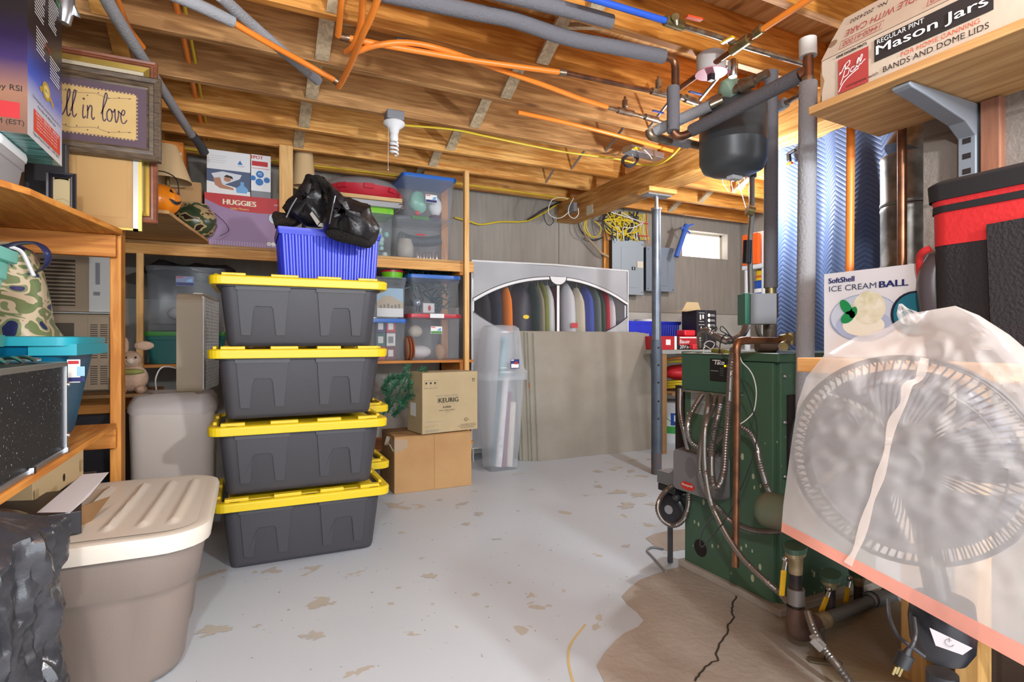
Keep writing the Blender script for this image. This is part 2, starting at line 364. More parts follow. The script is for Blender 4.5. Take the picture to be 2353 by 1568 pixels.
# paint chips seen as bigger patches
m = MB(); random.seed(3)
for u, v, rr in [(497, 1450, .05), (733, 1463, .028), (748, 1390, .022), (985, 1322, .03), (968, 1284, .016), (915, 1352, .012), (1140, 1240, .02), (1100, 1180, .03), (1060, 1160, .03), (1075, 1205, .025), (1190, 1175, .02), (1170, 1340, .01), (1440, 1255, .02), (1345, 1140, .02), (1420, 1130, .06), (1470, 1140, .05), (1375, 1120, .03), (1440, 1165, .05), (1500, 1160, .04), (1370, 1108, .02), (1222, 1126, .02), (1010, 1150, .02), (850, 1220, .012), (590, 1440, .012), (1120, 1395, .01), (1370, 1083, .03), (1450, 1085, .03)]:
    p = onZ(u, v, 0); n = 14
    for q in range(2 if rr > .02 else 1):
        cx = p.x+random.uniform(-1, 1)*rr*q; cy = p.y+random.uniform(-1, 1)*rr*q
        m.poly(frame((0, 0, 0), (1, 0, 0), (0, 1, 0)), [(cx+math.cos(6.283*k/30)*rr*1.15*(.75+1.1*noise.noise(V((cx*9+math.cos(6.283*k/30)*1.6, cy*9+math.sin(6.283*k/30)*1.6, q)))), cy+math.sin(6.283*k/30)*rr*.8*(.75+1.1*noise.noise(V((cx*9+math.cos(6.283*k/30)*1.6, cy*9+math.sin(6.283*k/30)*1.6, q))))) for k in range(30)], MAT('chip', 'b3b0a7', .7), off=.0012+q*.0002)
m.obj('paint_chip', f)

PANEL = MAT('brown_panel', '989188', .8, c2='8f887e', scale=6, stretch=(6, 1, .5), bump=.1, bscale=50)
BLOCKW = MAT('concrete_wall', 'a8a49c', .85, c2='b9b6ae', scale=3, bump=.25, bscale=25)
m = MB(); wx0, wx1 = onY(1568, 560, WALLY).x, onY(1672, 560, WALLY).x; wz1, wz0 = 1+ (784-527)/F_PX*6.0, 1+(784-588)/F_PX*6.0
m.box(-1.7, wx0, WALLY, WALLY+.1, 1.3, 2.56, PANEL); m.box(wx1, 5.2, WALLY, WALLY+.1, 1.3, 2.56, PANEL)
m.box(wx0, wx1, WALLY, WALLY+.1, 1.3, wz0, PANEL); m.box(wx0, wx1, WALLY, WALLY+.1, wz1, 2.56, PANEL)
m.box(-1.7, wx0, WALLY+.1, WALLY+.3, 0, 2.56, BLOCKW); m.box(wx1, 5.2, WALLY+.1, WALLY+.3, 0, 2.56, BLOCKW)
m.box(wx0, wx1, WALLY+.1, WALLY+.3, 0, wz0, BLOCKW); m.box(wx0, wx1, WALLY+.1, WALLY+.3, wz1, 2.56, BLOCKW)
m.box(-1.7, 5.2, WALLY-.02, WALLY+.1, 0, 1.295, BLOCKW)
wb = struct(m.obj('wall_back'), 'back wall with brown panels over a concrete ledge', 'wall')
m = MB()
for u in (1284, 1432): x = onY(u, 600, WALLY).x; m.box(x-.002, x+.002, WALLY-.002, WALLY+.001, 1.3, 2.4, INK)
m.obj('panel_seam', wb)
# window
wn = struct(MB().box(wx0, wx1, WALLY+.16, WALLY+.165, wz0, wz1, MAT('bright_frosted_pane', 'ffffff', .5, emit=3.5)).obj('window_1'), 'small bright basement window high in the back wall', 'window')
m = MB(); FR = MAT('window_frame_wood', 'c9bda8', .6)
m.box(wx0, wx1, WALLY+.1, WALLY+.16, wz0, wz0+.02, FR).box(wx0, wx1, WALLY+.1, WALLY+.16, wz1-.02, wz1, FR).box(wx0, wx0+.02, WALLY+.1, WALLY+.16, wz0, wz1, FR).box(wx1-.02, wx1, WALLY+.1, WALLY+.16, wz0, wz1, FR)
m.obj('window_frame', wn)
DARKW = MAT('dark_wall', '57504a', .9, c2='4a443e', scale=4)
struct(MB().box(-1.75, -1.6, -2.2, 4.7, 0, 2.56, DARKW).obj('wall_left'), 'dark wall behind the left shelves', 'wall')
struct(MB().box(5.1, 5.2, -2.2, 4.63, 0, 2.56, PANEL).obj('wall_right'), 'wall of the far side room', 'wall')
# masonry beside the camera
def purple_ex(nt, b, mp):
    N = nt.nodes; L = nt.links
    br = N.new('ShaderNodeTexBrick'); br.inputs['Scale'].default_value = 1; br.inputs['Brick Width'].default_value = .4; br.inputs['Row Height'].default_value = .2; br.inputs['Mortar Size'].default_value = .006
    tc = N.new('ShaderNodeTexCoord'); mp2 = N.new('ShaderNodeMapping'); mp2.inputs['Rotation'].default_value = (math.pi/2, 0, math.pi/2); L.new(tc.outputs['Object'], mp2.inputs[0])
    sx = N.new('ShaderNodeSeparateXYZ'); cb = N.new('ShaderNodeCombineXYZ'); L.new(tc.outputs['Object'], sx.inputs[0]); L.new(sx.outputs['Y'], cb.inputs['X']); L.new(sx.outputs['Z'], cb.inputs['Y']); L.new(cb.outputs[0], br.inputs['Vector'])
    br.inputs['Color1'].default_value = lin('7d746c'); br.inputs['Color2'].default_value = lin('857b72'); br.inputs['Mortar'].default_value = lin('70675f')
    L.new(br.outputs['Color'], b.inputs['Base Color'])
CINDER = MAT('cinder_block', '7d746c', .9, bump=.35, bscale=70, extra=purple_ex)
m = MB().box(1.82, 2.35, .62, .97, 0, 2.545, CINDER).box(1.86, 2.35, -2.2, .62, 0, 2.545, CINDER)
struct(m.obj('wall_chimney'), 'rough grey block chimney wall on the right', 'wall')
# ceiling
SUB = WOOD('subfloor_planks', 'c68f4e', 'e8bb7c', 'y', sc=.6)
cl = struct(MB().box(-1.7, 5.2, -2.2, 4.93, 2.545, 2.57, SUB).obj('ceiling'), 'open basement ceiling of boards above bare joists', 'ceiling')
JY = [4.52, 4.10, 3.70, 3.25, 2.79, 2.375, 1.95, 1.52, 1.09, .66, .23, -.2, -.63, -1.06, -1.5]
for i, y in enumerate(JY):
    MB().box(-1.7, 2.80, y-.04, y, JZ, 2.545, [JOISTW, JOISTW, JOISTW, JOISTD, JOISTD, JOISTO, JOISTO][min(i, 6)]).obj('joist', cl, bevel=.003)
    MB().box(2.72, 5.2, y-.083, y-.043, JZ, 2.545, JOISTO).obj('joist', cl, bevel=.003)
# cross bridging: pairs of short boards, seen between joists
def bridge(u0, v0, u1, v1, y0, y1, mat=GREYW, steel=False):
    a = onY(u0, v0, y0); b = onY(u1, v1, y1); m = MB()
    if steel: m.tube([a, b], .008, STEEL, 6)
    else: m.bar(a, b, .062, .02, mat, up=(0, 1, 1) if False else (0, 0, 1))
    m.obj('bridging', cl, bevel=0 if steel else .002)
SHORT = [(-.55, PINE), (.3, GREYW), (1.25, GREYW)]
for i in range(len(JY)-1):
    ya, yb = JY[i+1], JY[i]-.04
    for x, mt in SHORT:
        if i > 9: continue
        MB().bar((x+.02, ya, JZ+.21), (x+.02, yb, JZ+.015), .065, .019, mt, up=(0, 0, 1)).obj('bridging', cl, bevel=.002)
        if mt is not PINE: MB().bar((x+.10, ya, JZ+.015), (x+.10, yb, JZ+.21), .065, .019, mt).obj('bridging', cl, bevel=.002)
    if 0 < i < 6: MB().tube([(2.25, ya, JZ+.2), (2.25, yb, JZ+.01)], .009, STEEL, 6).obj('bridging', cl)
    MB().bar((3.9, ya-.04, JZ+.2), (3.9, yb-.04, JZ+.015), .06, .02, GREYW).obj('bridging', cl)
# beam and post
m = MB()
for k in range(4): m.box(2.685+k*.05, 2.685+k*.05+.048, .2, WALLY-.0, 2.133, 2.309, BEAMW)
bm = tag(m.obj('support_beam', bevel=.003), 'long built-up wooden beam under the joists on the steel post', 'beam')
px, py = 2.785, 3.315
pt = thing('steel_post', 'adjustable steel post painted dark blue grey holding up the beam', 'post', (px, py, 0))
POSTM = MAT('post_paint', '4e5866', .45, .3, c2='5d6672', scale=6, bump=.1)
POSTL = MAT('post_paint_light', '7f8791', .35, .6, c2='69717c', scale=9)
m = MB(); m.cyl((px, py, .0), (px, py, .16), .0385, MAT('rusty_base', '6a5348', .8, c2='4e5866', scale=30), 20)
m.cyl((px, py, .16), (px, py, 1.01), .0385, POSTM, 20)
for z in (.42, .55, .69, .82, .95): m.ball((px-.010, py-.0345, z), .008, INK, 8, 5)
m.obj('lower_tube', pt)
m = MB(); m.cyl((px, py, 1.0), (px, py, 1.99), .0335, POSTL, 20); m.cyl((px, py, 1.985), (px, py, 2.0), .04, STEEL, 20)
m.obj('upper_tube', pt)
MB().cyl((px, py, 2.0), (px, py, 2.09), .014, STEEL, 12).obj('jack_screw', pt)
MB().box(px-.11, px+.11, py-.045, py+.045, 2.088, 2.098, GREY).obj('top_plate', pt)
MB().box(px-.14, px+.12, py-.09, py+.06, 2.098, 2.132, PINE).obj('wood_block', pt, bevel=.003)

# =================== SHELVES ===================
# back unit
bu = thing('storage_shelving', 'long wooden shelving unit along the back, topmost and middle boards loaded', 'shelving', (.4, 4.2, 0))
BY = 4.05
m = MB().box(-1.05, 1.60, BY, 4.55, 1.60, 1.62, PLYX).box(-1.05, 1.60, BY-.001, BY+.035, 1.535, 1.599, PINE)
# left span fascia is lower wood
m.obj('shelf_board', bu, bevel=.002)
MB().box(-.60, 1.60, BY, 4.55, .835, .855, ORWX).obj('shelf_board', bu, bevel=.002)
MB().box(.80, 1.60, BY, 4.55, .20, .22, ORWX).obj('shelf_board', bu, bevel=.002)
xr = onY(1065, 600, BY).x
MB().box(xr-.005, xr+.033, BY-.04, BY-.002, 0, 2.31, PINEZ).obj('upright', bu, bevel=.002)
xm = onY(641, 400, BY).x
MB().box(xm, xm+.085, BY-.04, BY-.002, 0, 2.31, PINEZ).obj('upright', bu, bevel=.002)
MB().box(-.60, -.565, BY-.04, BY-.002, 0, 1.535, PINEZ).obj('upright', bu, bevel=.002)
for z in (1.51, .75, .11): MB().box(xr-.03, xr+.005, BY, 4.55, z, z+.085, ORWY).obj('side_rail', bu, bevel=.002)
MB().box(xr-.03, xr+.03, 4.5, 4.55, 0, 2.31, ORW).obj('upright', bu, bevel=.002)
# left unit
lu = thing('storage_shelving', 'orange stained wooden shelving unit at the far left near the camera', 'shelving', (-.8, 2.3, 0))
X0 = -.47
MB().box(X0-.026, X0+.012, 2.72, 2.81, 0, 1.47, ORW).obj('upright', lu, bevel=.003)
MB().box(-1.5, X0+.0, 2.685, 2.72, 1.335, 1.424, ORWX).obj('cross_rail', lu, bevel=.003)
MB().box(-1.5, X0+.0, 2.685, 2.72, .572, .65, ORWX).obj('cross_rail', lu, bevel=.003)
def board(name, outline, z0, z1, mat, par): return MB().prism(outline, z0, z1, mat).obj(name, par, bevel=.002)
ed = [onZ(u, v, 1.43) for u, v in [(281, 536), (215, 508), (140, 476), (70, 445), (0, 424), (-120, 395)]]
board('shelf_board', [(X0, 2.74)]+[(p.x, p.y) for p in ed]+[(-1.5, 1.2), (-1.5, 2.74)], 1.425, 1.445, ORWY, lu)
board('shelf_board', [(X0, 2.70), (X0, .6), (-1.5, .6), (-1.5, 2.70)], .652, .67, ORWY, lu)
MB().box(-1.5, -1.4, 2.72, 2.8, 0, 1.47, ORW).obj('upright', lu)
MB().box(X0-.03, X0+.02, .55, .60, 0, 1.47, ORW).obj('upright', lu)
# ply board laid over the left end of the back unit
pl = [onZ(u, v, 1.63) for u, v in [(388, 488), (420, 512), (478, 553)]]
b = MB().prism([(p.x, p.y) for p in pl]+[(pl[-1].x, 4.3), (-1.05, 4.3), (-1.05, pl[0].y)], 1.622, 1.64, PLYX).obj('plywood_board', bevel=.002)
tag(b, 'loose plywood board sticking out under the pumpkin and camouflage pot', 'board')
# =================== TOTES ===================
TBODY = MAT('tote_charcoal', '403f44', .5, bump=.05, bscale=200)
def yellow_tote(loc, rz, label):
    t = thing('storage_tote', label, 'storage tote', loc, rz, 'charcoal totes with yellow lids', world=False)
    H = .298
    m = MB(); m.loft([(.0, .298, .18, .03), (.004, .306, .188, .035), (.02, .312, .194, .04), (.26, .338, .222, .045), (.262, .352, .236, .05), (H, .354, .238, .05)], TBODY, n=5)
    # raised inverted-U panels on both long faces
    for sy in (-1, 1):
        for cx in (-.165, .165):
            def P(x, z): yb = .194+(z-.02)/.24*.028; return (cx+x, sy*(yb+.010), z)
            pts = [(-.105, .262), (.105, .262), (.088, .05), (.052, .05), (.04, .165), (.032, .178), (-.032, .178), (-.04, .165), (-.052, .05), (-.088, .05)]
            vs = [P(x, z) for x, z in pts]+[(P(x, z)[0], sy*(.19+(z-.02)/.24*.028), z) for x, z in pts]
            n = len(pts); m.add(vs, [(0, 9, 6), (9, 8, 7), (9, 7, 6), (0, 6, 5), (0, 5, 1), (1, 5, 4), (1, 4, 2), (2, 4, 3)]+[(i, (i+1) % n, n+(i+1) % n, n+i) for i in range(n)], TBODY)
            m.box(cx-.11, cx+.11, sy*.215, sy*.235, .247, .262, TBODY) if sy > 0 else m.box(cx-.11, cx+.11, -.235, -.215, .247, .262, TBODY)
    m.obj('body', t)
    m = MB(); L = [(H-.03, .378, .262, .05), (H+.004, .38, .264, .05), (H+.010, .374, .258, .05), (H+.010, .345, .229, .04), (H-.002, .342, .226, .04), (H-.002, .32, .2, .04), (H+.006, .315, .197, .04)]
    m.loft(L, YEL, True, True, n=5, smooth=False)
    for sy in (-1, 1):
        for x0, x1 in ((-.33, -.235), (-.135, -.02), (.06, .165), (.24, .33)):
            m.box(x0, x1, sy*.232-.008 if sy < 0 else .205, -.205 if sy < 0 else .24, H+.005, H+.022, YEL)
        for x in (-.29, .02, .30): m.poly(top(0, 0, H+.010), [(x-.022, sy*.25-.003), (x+.022, sy*.25-.003), (x+.018, sy*.25+.004), (x-.018, sy*.25+.004)], INK)
    for sx in (-1, 1):
        for y0, y1 in ((-.17, -.05), (.05, .17)): m.box(sx*.35-.012, sx*.35+.004, y0, y1, H+.005, H+.022, YEL)
    m.obj('lid', t, bevel=.003, label='yellow snap-on lid')
    return t
yx = [(.245, .0), (.225, -.012), (.222, -.005), (.235, .004)]
t0 = yellow_tote((.245, 2.915, 0), 0, 'charcoal tote with yellow lid on the floor, lowest of the front stack of four')
dup(t0, (.232, 2.898, .328), math.radians(-.4), 'charcoal tote with yellow lid, second from the floor in the front stack')
dup(t0, (.228, 2.902, .657), math.radians(.6), 'charcoal tote with yellow lid, third from the floor in the front stack')
dup(t0, (.238, 2.910, .975), math.radians(-1.2), 'charcoal tote with yellow lid, topmost of the front stack under the blue crate')
for k, (z, s) in enumerate(((0, 'lowest'), (.325, 'middle'), (.650, 'topmost'))):
    dup(t0, (.372-.006*k, 3.46, z), 0, 'charcoal tote with yellow lid behind the front stack, %s of the rear stack' % s)
# big beige tote
BEI = MAT('taupe_plastic', '8d7f76', .45, bump=.04, bscale=150); BEIL = MAT('bone_plastic', 'dad3c6', .4)
bt = thing('storage_tote', 'big taupe storage tote with cream ribbed lid standing on the floor at left', 'storage tote', (-.35, 2.16, 0))
def outline(hx, hy, waist, r, n=6):
    o = rrect(hx, hy, r, n); q = []
    P = [V((a[0], a[1], 0)) for a in o]; N2 = len(P)
    for i in range(N2):
        a, b = P[i], P[(i+1) % N2]; L = (b-a).length; k = max(1, int(L/.035))
        k = 14 if i % (n+1) == n else 1
        for j in range(k): q.append(a.lerp(b, j/k))
    out = []
    for p in q:
        y = p.y; x = p.x
        if abs(y) < hy-.02: x = math.copysign(abs(x)-waist*math.exp(-(y/.07)**2), x) if abs(x) > hx*.7 else x
        if abs(x) < hx*.9 and waist > .012: y = math.copysign(abs(y)-waist*.45*math.exp(-((abs(x)-hx*.38)/.03)**2), y)
        out.append((x, y))
    return out
R = []
for z, hx, hy, wst in ((0, .145, .255, .01), (.006, .16, .27, .015), (.03, .172, .282, .03), (.25, .20, .33, .035), (.27, .205, .335, .008), (.28, .215, .345, .0), (.40, .235, .365, 0)):
    R.append([(-.345+x, 2.165+y, z*1.08) for x, y in outline(hx, hy, wst, .13)])
MB().rings(R, BEI).obj('body', bt)
m = MB(); R = []
def lidz(x, y):
    """lid top with long ridges running away from the front edge"""
    e = min(1, max(0, (.215-abs(x))/.03))*min(1, max(0, (.35-abs(y))/.03))
    z = 0
    for c, w_ in ((-.115, .012), (-.01, .014), (.075, .016), (.15, .016)):
        z += .014*math.exp(-((x-c-.02*math.sin((y+.3)*2.2))/w_)**2)*(1 if abs(y) < .27 else 0)
    return (z-.004)*e
for z, hx, hy in ((.418, .248, .386), (.455, .252, .39), (.466, .248, .386), (.470, .24, .376), (.468, .225, .36)):
    R.append([(-.345+x, 2.165+y, z) for x, y in outline(hx, hy, 0, .13)])
m.rings(R, BEIL, True, True)
def lidp(u, v):
    x = (u-.5)*.43; y = (v-.5)*.70
    k = .085; ax = abs(x)-(.215-k); ay = abs(y)-(.35-k)
    if ax > 0 and ay > 0:
        L = math.hypot(ax, ay)
        if L > k: x *= (.215-k+ax*k/L)/abs(x); y *= (.35-k+ay*k/L)/abs(y)
    return (-.345+x, 2.165+y, .4695+max(lidz(x, y), 0)+.001)
m.sheet(lidp, 60, 40, BEIL)
m.obj('lid', bt, label='cream ribbed lid')

# =================== FRONT LEFT SHELF CONTENTS ===================
GLIT = MAT('black_glitter', '1a1c22', .5, c2='b0b4bc', scale=160, ramp=(.70, .76), detail=1)
fc = thing('flight_case', 'black speckled equipment case with aluminium edging on the lower left shelf', 'case', (-.8, 1.66, .67))
cx0, cx1, cy0, cy1, cz0, cz1 = -.92, -.485, 1.10, 2.055, .672, .938
MB().box(cx0, cx1, cy0, cy1, cz0, cz1, GLIT).obj('body', fc)
m = MB()
for y in (cy0, cy1):
    for x in (cx0, cx1): m.bar((x, y, cz0), (x, y, cz1), .014, .014, STEEL, up=(0, 1, 0))
    for z in (cz0+.006, cz1-.006): m.bar((cx0, y, z), (cx1, y, z), .014, .014, STEEL)
for x in (cx0, cx1):
    for z in (cz0+.006, cz1-.006): m.bar((x, cy0, z), (x, cy1, z), .014, .014, STEEL)
m.obj('edging', fc, bevel=.002)
m = MB()
for y in (1.75, 1.86, 1.95): m.tube([(cx1-.04, y, cz1+.008), (cx1-.07, y+.02, cz1+.018), (cx1-.12, y+.03, cz1+.010), (cx1-.13, y, cz1+.006)], .005, CHROME, 6, sm=4)
m.box(-.60, -.53, 1.97, 2.02, cz1+.006, cz1+.014, CHROME)
m.split('top_hardware', fc)
m = MB()
for y in (1.75, 2.04): m.box(cx1+.004, cx1+.014, y-.008, y+.008, cz0, cz0+.016, CHROME)
for z in (cz0+.05, cz0+.2): m.ball((cx1+.008, cy1, z), .007, CHROME, 8, 6)
m.split('latch', fc)
# blue tote on the lower shelf
TEALB = TRANSP('blue_translucent', '1488b4', .93, .3, .35); TEALR = MAT('teal_rim', '2aa6b8', .35)
q = onZ(205, 985, .67)
bl = thing('storage_tote', 'open bright blue tote behind the black speckled case holding camouflage bag', 'storage tote', (-.82, 2.36, .67))
m = MB(); o_ = (-.80, 2.38)
m.loft([(.671, .23, .16, .04), (.69, .24, .17, .05), (.95, .285, .2, .05), (.955, .29, .205, .05), (.998, .30, .21, .05), (1.0, .29, .20, .05), (.98, .28, .195, .05), (.69, .235, .165, .04)], TEALB, off=o_)
m.obj('body', bl)
m = MB(); m.loft([(.985, .30, .21, .05), (.985, .318, .228, .05), (1.012, .32, .23, .05), (1.015, .305, .215, .05), (1.0, .295, .205, .05)], TEALR, False, False, off=o_); m.box(-.60, -.48, 2.165, 2.60, .955, .99, TEALR).obj('rim', bl)
Fm = frame((-.545, 2.175, .67), (.28, .96, 0), (0, 0, 1))
m = MB(); F2 = frame(onY(155, 862, 2.172), (1, 0, 0), (0, 0, 1))
m.box(onY(155, 0, 2.165).x, onY(185, 0, 2.165).x, 2.160, 2.164, .87, .942, WPRINT)
F2 = frame((onY(155, 0, 2.165).x, 2.160, .87), (1, 0, 0), (0, 0, 1))
m.rect(F2, .003, .003, .045, .016, NAVY).rect(F2, .003, .058, .03, .068, RED).rect(F2, .025, .02, .045, .05, MAT('pale_blue', '9fd0ea', .4)); m.obj('price_sticker', bl)
# camouflage bag
def camo(name, c):
    def ex(nt, b, mp):
        N = nt.nodes; L = nt.links
        n = N.new('ShaderNodeTexNoise'); n.inputs['Scale'].default_value = 1.0; n.inputs['Detail'].default_value = 1.5; n.inputs['Distortion'].default_value = 1.2; L.new(mp.outputs[0], n.inputs['Vector'])
        r = N.new('ShaderNodeValToRGB'); r.color_ramp.interpolation = 'CONSTANT'; e = r.color_ramp.elements
        e[0].color = lin(c[0]); e[0].position = 0; e[1].position = .42; e[1].color = lin(c[1]); a = e.new(.52); a.color = lin(c[2]); a = e.new(.60); a.color = lin(c[3])
        L.new(n.outputs['Fac'], r.inputs[0]); L.new(r.outputs[0], b.inputs['Base Color'])
    return MAT(name, c[0], .28, stretch=(9, 9, 16), extra=ex)
CAMO = camo('camouflage_vinyl', ('6f7f55', 'c9b89b', '7c8a62', '2a2f5c')); NAVYV = MAT('navy_vinyl', '272e55', .35)
cb = thing('camouflage_bag', 'camouflage patterned vinyl bag with navy strap sitting in the blue tote', 'bag', (-.86, 2.40, .93))
m = MB(); R = []
for z, hx, hy, dx in ((.95, .175, .12, .0), (1.0, .16, .12, -.01), (1.06, .14, .11, -.02), (1.14, .13, .095, -.02), (1.23, .12, .08, -.02), (1.30, .10, .065, -.02), (1.325, .06, .03, -.02)):
    R.append([(-.72+dx+x+.012*noise.noise(V((x*8, z*9, 1))), 2.38+y+.01*noise.noise(V((y*8, z*9, 5))), z) for x, y in rrect(hx, hy, .06, 6)])
m.rings(R, CAMO).obj('body', cb)
MB().tube([W(10, 572, 1.78), W(40, 560, 1.78), W(85, 560, 1.78), W(108, 580, 1.78), W(108, 608, 1.8), W(88, 622, 1.84)], .017, NAVYV, 8, sm=6, flat=.3).obj('strap', cb)
MB().tube([W(20, 566, 1.78), W(48, 577, 1.79), W(62, 600, 1.79), W(78, 635, 1.79)], .006, WHITE, 6, sm=4).obj('zipper', cb)
# mint totes at the left edge
MINT = MAT('mint_plastic', '7fd3c4', .4); MINT2 = MAT('sea_green_plastic', '3f9f90', .4)
def edge_tote(cx, cy, z, h, hx, hy, mat, label):
    t = thing('storage_tote', label, 'storage tote', (cx, cy, z), 0, None)
    MB().loft([(z, hx*.9, hy*.9, .03), (z+.02, hx*.93, hy*.93, .04), (z+h-.08, hx, hy, .04), (z+h-.075, hx+.008, hy+.008, .04), (z+h-.02, hx+.01, hy+.01, .04)], mat, off=(cx, cy)).obj('body', t)
    MB().loft([(z+h-.03, hx+.025, hy+.025, .04), (z+h, hx+.027, hy+.027, .04), (z+h+.006, hx+.01, hy+.01, .04)], mat, off=(cx, cy)).obj('lid', t)
e1 = onX(30, 700, -.72)
edge_tote(-.785, 1.80, 1.02, .22, .2, .15, MINT, 'mint green tote cut by the left photo edge, upper one beside camouflage bag')
edge_tote(-.80, 1.80, .955, .06, .19, .14, MINT2, 'sea green shallow tote under the mint green tote at the left edge')
# black garbage bag
BAGM = MAT('black_film', '2e2f33', .22, bump=.7, bscale=14, c2='3d3e43', scale=5, coat=.15)
m = MB(); R = []; g = random.Random(5)
for i in range(60):
    s = i/59; z = s*.615; rad = .17*(1-.12*s)*(math.sin(min(1, s*6+.4)*math.pi/2)) if s < .93 else .15*(1-(s-.93)/.09)
    R.append([V((-.53+math.cos(a)*rad*1.0, 1.52+math.sin(a)*rad*1.1, z*1.04))+noise.noise_vector(V((math.cos(a)*2.2, math.sin(a)*2.2, z*6)))*.030+V((math.cos(a), math.sin(a), 0))*(.03*abs(noise.noise(V((math.cos(a)*5, math.sin(a)*5, z*9))))-.022*abs(noise.noise(V((math.cos(a)*11, math.sin(a)*11, z*22+3))))) for a in [6.283*k/90 for k in range(90)]])
tag(m.rings(R, BAGM).obj('garbage_bag'), 'crumpled black plastic garbage bag at the bottom left corner', 'bag')
# cartons lying on the beige tote
m = MB(); Tm = Matrix.Translation((-.60, 1.98, .445)) @ Matrix.Rotation(math.radians(-8), 4, 'Z')
bx = thing('carton', 'black opened carton lying on the cream lid of the big taupe tote', 'carton', (-.5, 2.0, .445))
MB(T=Matrix.Translation((-.50, 1.96, .475)) @ Matrix.Rotation(math.radians(12), 4, 'Z')).box(-.16, .075, -.10, .2, 0, .062, MAT('black_carton', '26242a', .45)).obj('body', bx, bevel=.002)
def quad(name, pts, mat, parent=None, solid=.003):
    return MB().add(pts, [tuple(range(len(pts)))], mat).obj(name, parent, solid=solid)
quad('flap', [onZ(165, 1172, .535), onZ(252, 1142, .52), onZ(200, 1210, .46), onZ(163, 1232, .445)], CARDD, bx)
quad('flap', [onZ(90, 1243, .445), onZ(165, 1235, .443), onZ(160, 1225, .445), onZ(90, 1222, .445)], CARDD, bx)
pp = quad('paper_sheet', [onZ(82, 1181, .536), onZ(160, 1180, .536), onZ(205, 1140, .545), onZ(250, 1086, .565), onZ(190, 1091, .565)], MAT('paper', 'dcdce0', .6), None, .001)
tag(pp, 'white paper sheet lying over the black opened carton', 'paper')
t = thing('carton', 'pale yellow carton with an oval hand hole under the lower left shelf', 'carton', (-.6, 2.05, .53))
a, b, c, d = W(75, 1105, 1.62), W(192, 1033, 2.0), W(192, 1092, 2.0), W(77, 1168, 1.62)
m = MB(); back = V((-.12, .04, 0)); P = [a, b, c, d]; PB = [p+back for p in P]
m.add(P+PB, [(3, 2, 1, 0), (4, 5, 6, 7), (0, 1, 5, 4), (1, 2, 6, 5), (2, 3, 7, 6), (3, 0, 4, 7)], MAT('pale_card', 'cfb78c', .75)).obj('body', t, bevel=.002)
Fm = frame(d, c-d, V((0, 0, 1))); wdt = (c-d).length
MB().disc(Fm, wdt*.55, .035, .008, INK, off=.002, ry=.013).rect(Fm, .0, .02, .03, .05, TAPE, .002).rect(Fm, wdt-.04, .02, wdt-.01, .06, TAPE, .002).split('hand_hole', t)
bk = MB().box(-.95, -.52, 2.3, 2.62, 0, .50, MAT('dark_grey_box', '55524f', .6)).obj('storage_box'); tag(bk, 'dark grey box standing on the floor behind the taupe tote under the left shelf', 'box')
# =================== ON THE UPPER LEFT SHELF ===================
def box_from(u0, u1, vt, vb, Y, dep):
    um, vm = (u0+u1)/2, (vt+vb)/2
    return onY(u0, vm, Y).x, onY(u1, vm, Y).x, onY(um, vb, Y).z, onY(um, vt, Y).z
def XY(x0, x1, y0, y1, z0): return ((x0+x1)/2, (y0+y1)/2, z0)
def gradz(name, stops, z0, z1, rough=.3):
    def ex(nt, b, mp):
        N = nt.nodes; L = nt.links; tc = N.new('ShaderNodeTexCoord'); sx = N.new('ShaderNodeSeparateXYZ'); L.new(tc.outputs['Object'], sx.inputs[0])
        mr = N.new('ShaderNodeMapRange'); mr.inputs['From Min'].default_value = z0; mr.inputs['From Max'].default_value = z1; L.new(sx.outputs['Z'], mr.inputs['Value'])
        r = N.new('ShaderNodeValToRGB'); e = r.color_ramp.elements; e[0].position = stops[0][0]; e[0].color = lin(stops[0][1]); e[1].position = stops[-1][0]; e[1].color = lin(stops[-1][1])
        for p, c in stops[1:-1]: q = e.new(p); q.color = lin(c)
        L.new(mr.outputs[0], r.inputs[0]); L.new(r.outputs[0], b.inputs['Base Color'])
    return MAT(name, stops[0][1], rough, extra=ex)
TINF = gradz('printed_carton_front', [(0, '7a5646'), (.22, '9a7059'), (.40, '3a2c5c'), (.52, '21163a'), (.66, '201c20'), (1, '1c1b1c')], 0, .52)
TINR = gradz('printed_carton_side', [(0, 'd8dadc'), (.18, 'c4cbe0'), (.30, '3a5fd0'), (.42, '1f2f80'), (.52, '1d1b22'), (1, '17171a')], 0, .60)
tb = thing('carton', 'glossy dark blue and copper printed carton, topmost at the upper left corner', 'carton', (-.75, 2.13, 1.585))
bx0, bx1, by0, by1, bz0, bz1 = -1.0, -.558, 2.01, 2.335, 1.585, 2.12
m = MB(); m.add([(bx0, by0, bz0), (bx1, by0, bz0), (bx1, by0, bz1), (bx0, by0, bz1)], [(0, 1, 2, 3)], TINF)
m.add([(bx1, by0, bz0), (bx1, by1, bz0), (bx1, by1, bz1), (bx1, by0, bz1)], [(0, 1, 2, 3)], TINR)
m.add([(bx0, by0, bz0), (bx1, by0, bz0), (bx1, by1, bz0), (bx0, by1, bz0)], [(3, 2, 1, 0)], MAT('teal_foil', '3f5f60', .25, c2='6fc3c0', scale=7, stretch=(1, 9, 1)))
m.add([(bx0, by0, bz1), (bx1, by0, bz1), (bx1, by1, bz1), (bx0, by1, bz1)], [(0, 1, 2, 3)], TINR)
m.add([(bx0, by1, bz0), (bx1, by1, bz0), (bx1, by1, bz1), (bx0, by1, bz1)], [(3, 2, 1, 0)], TINF); m.add([(bx0, by0, bz0), (bx0, by1, bz0), (bx0, by1, bz1), (bx0, by0, bz1)], [(3, 2, 1, 0)], TINF)
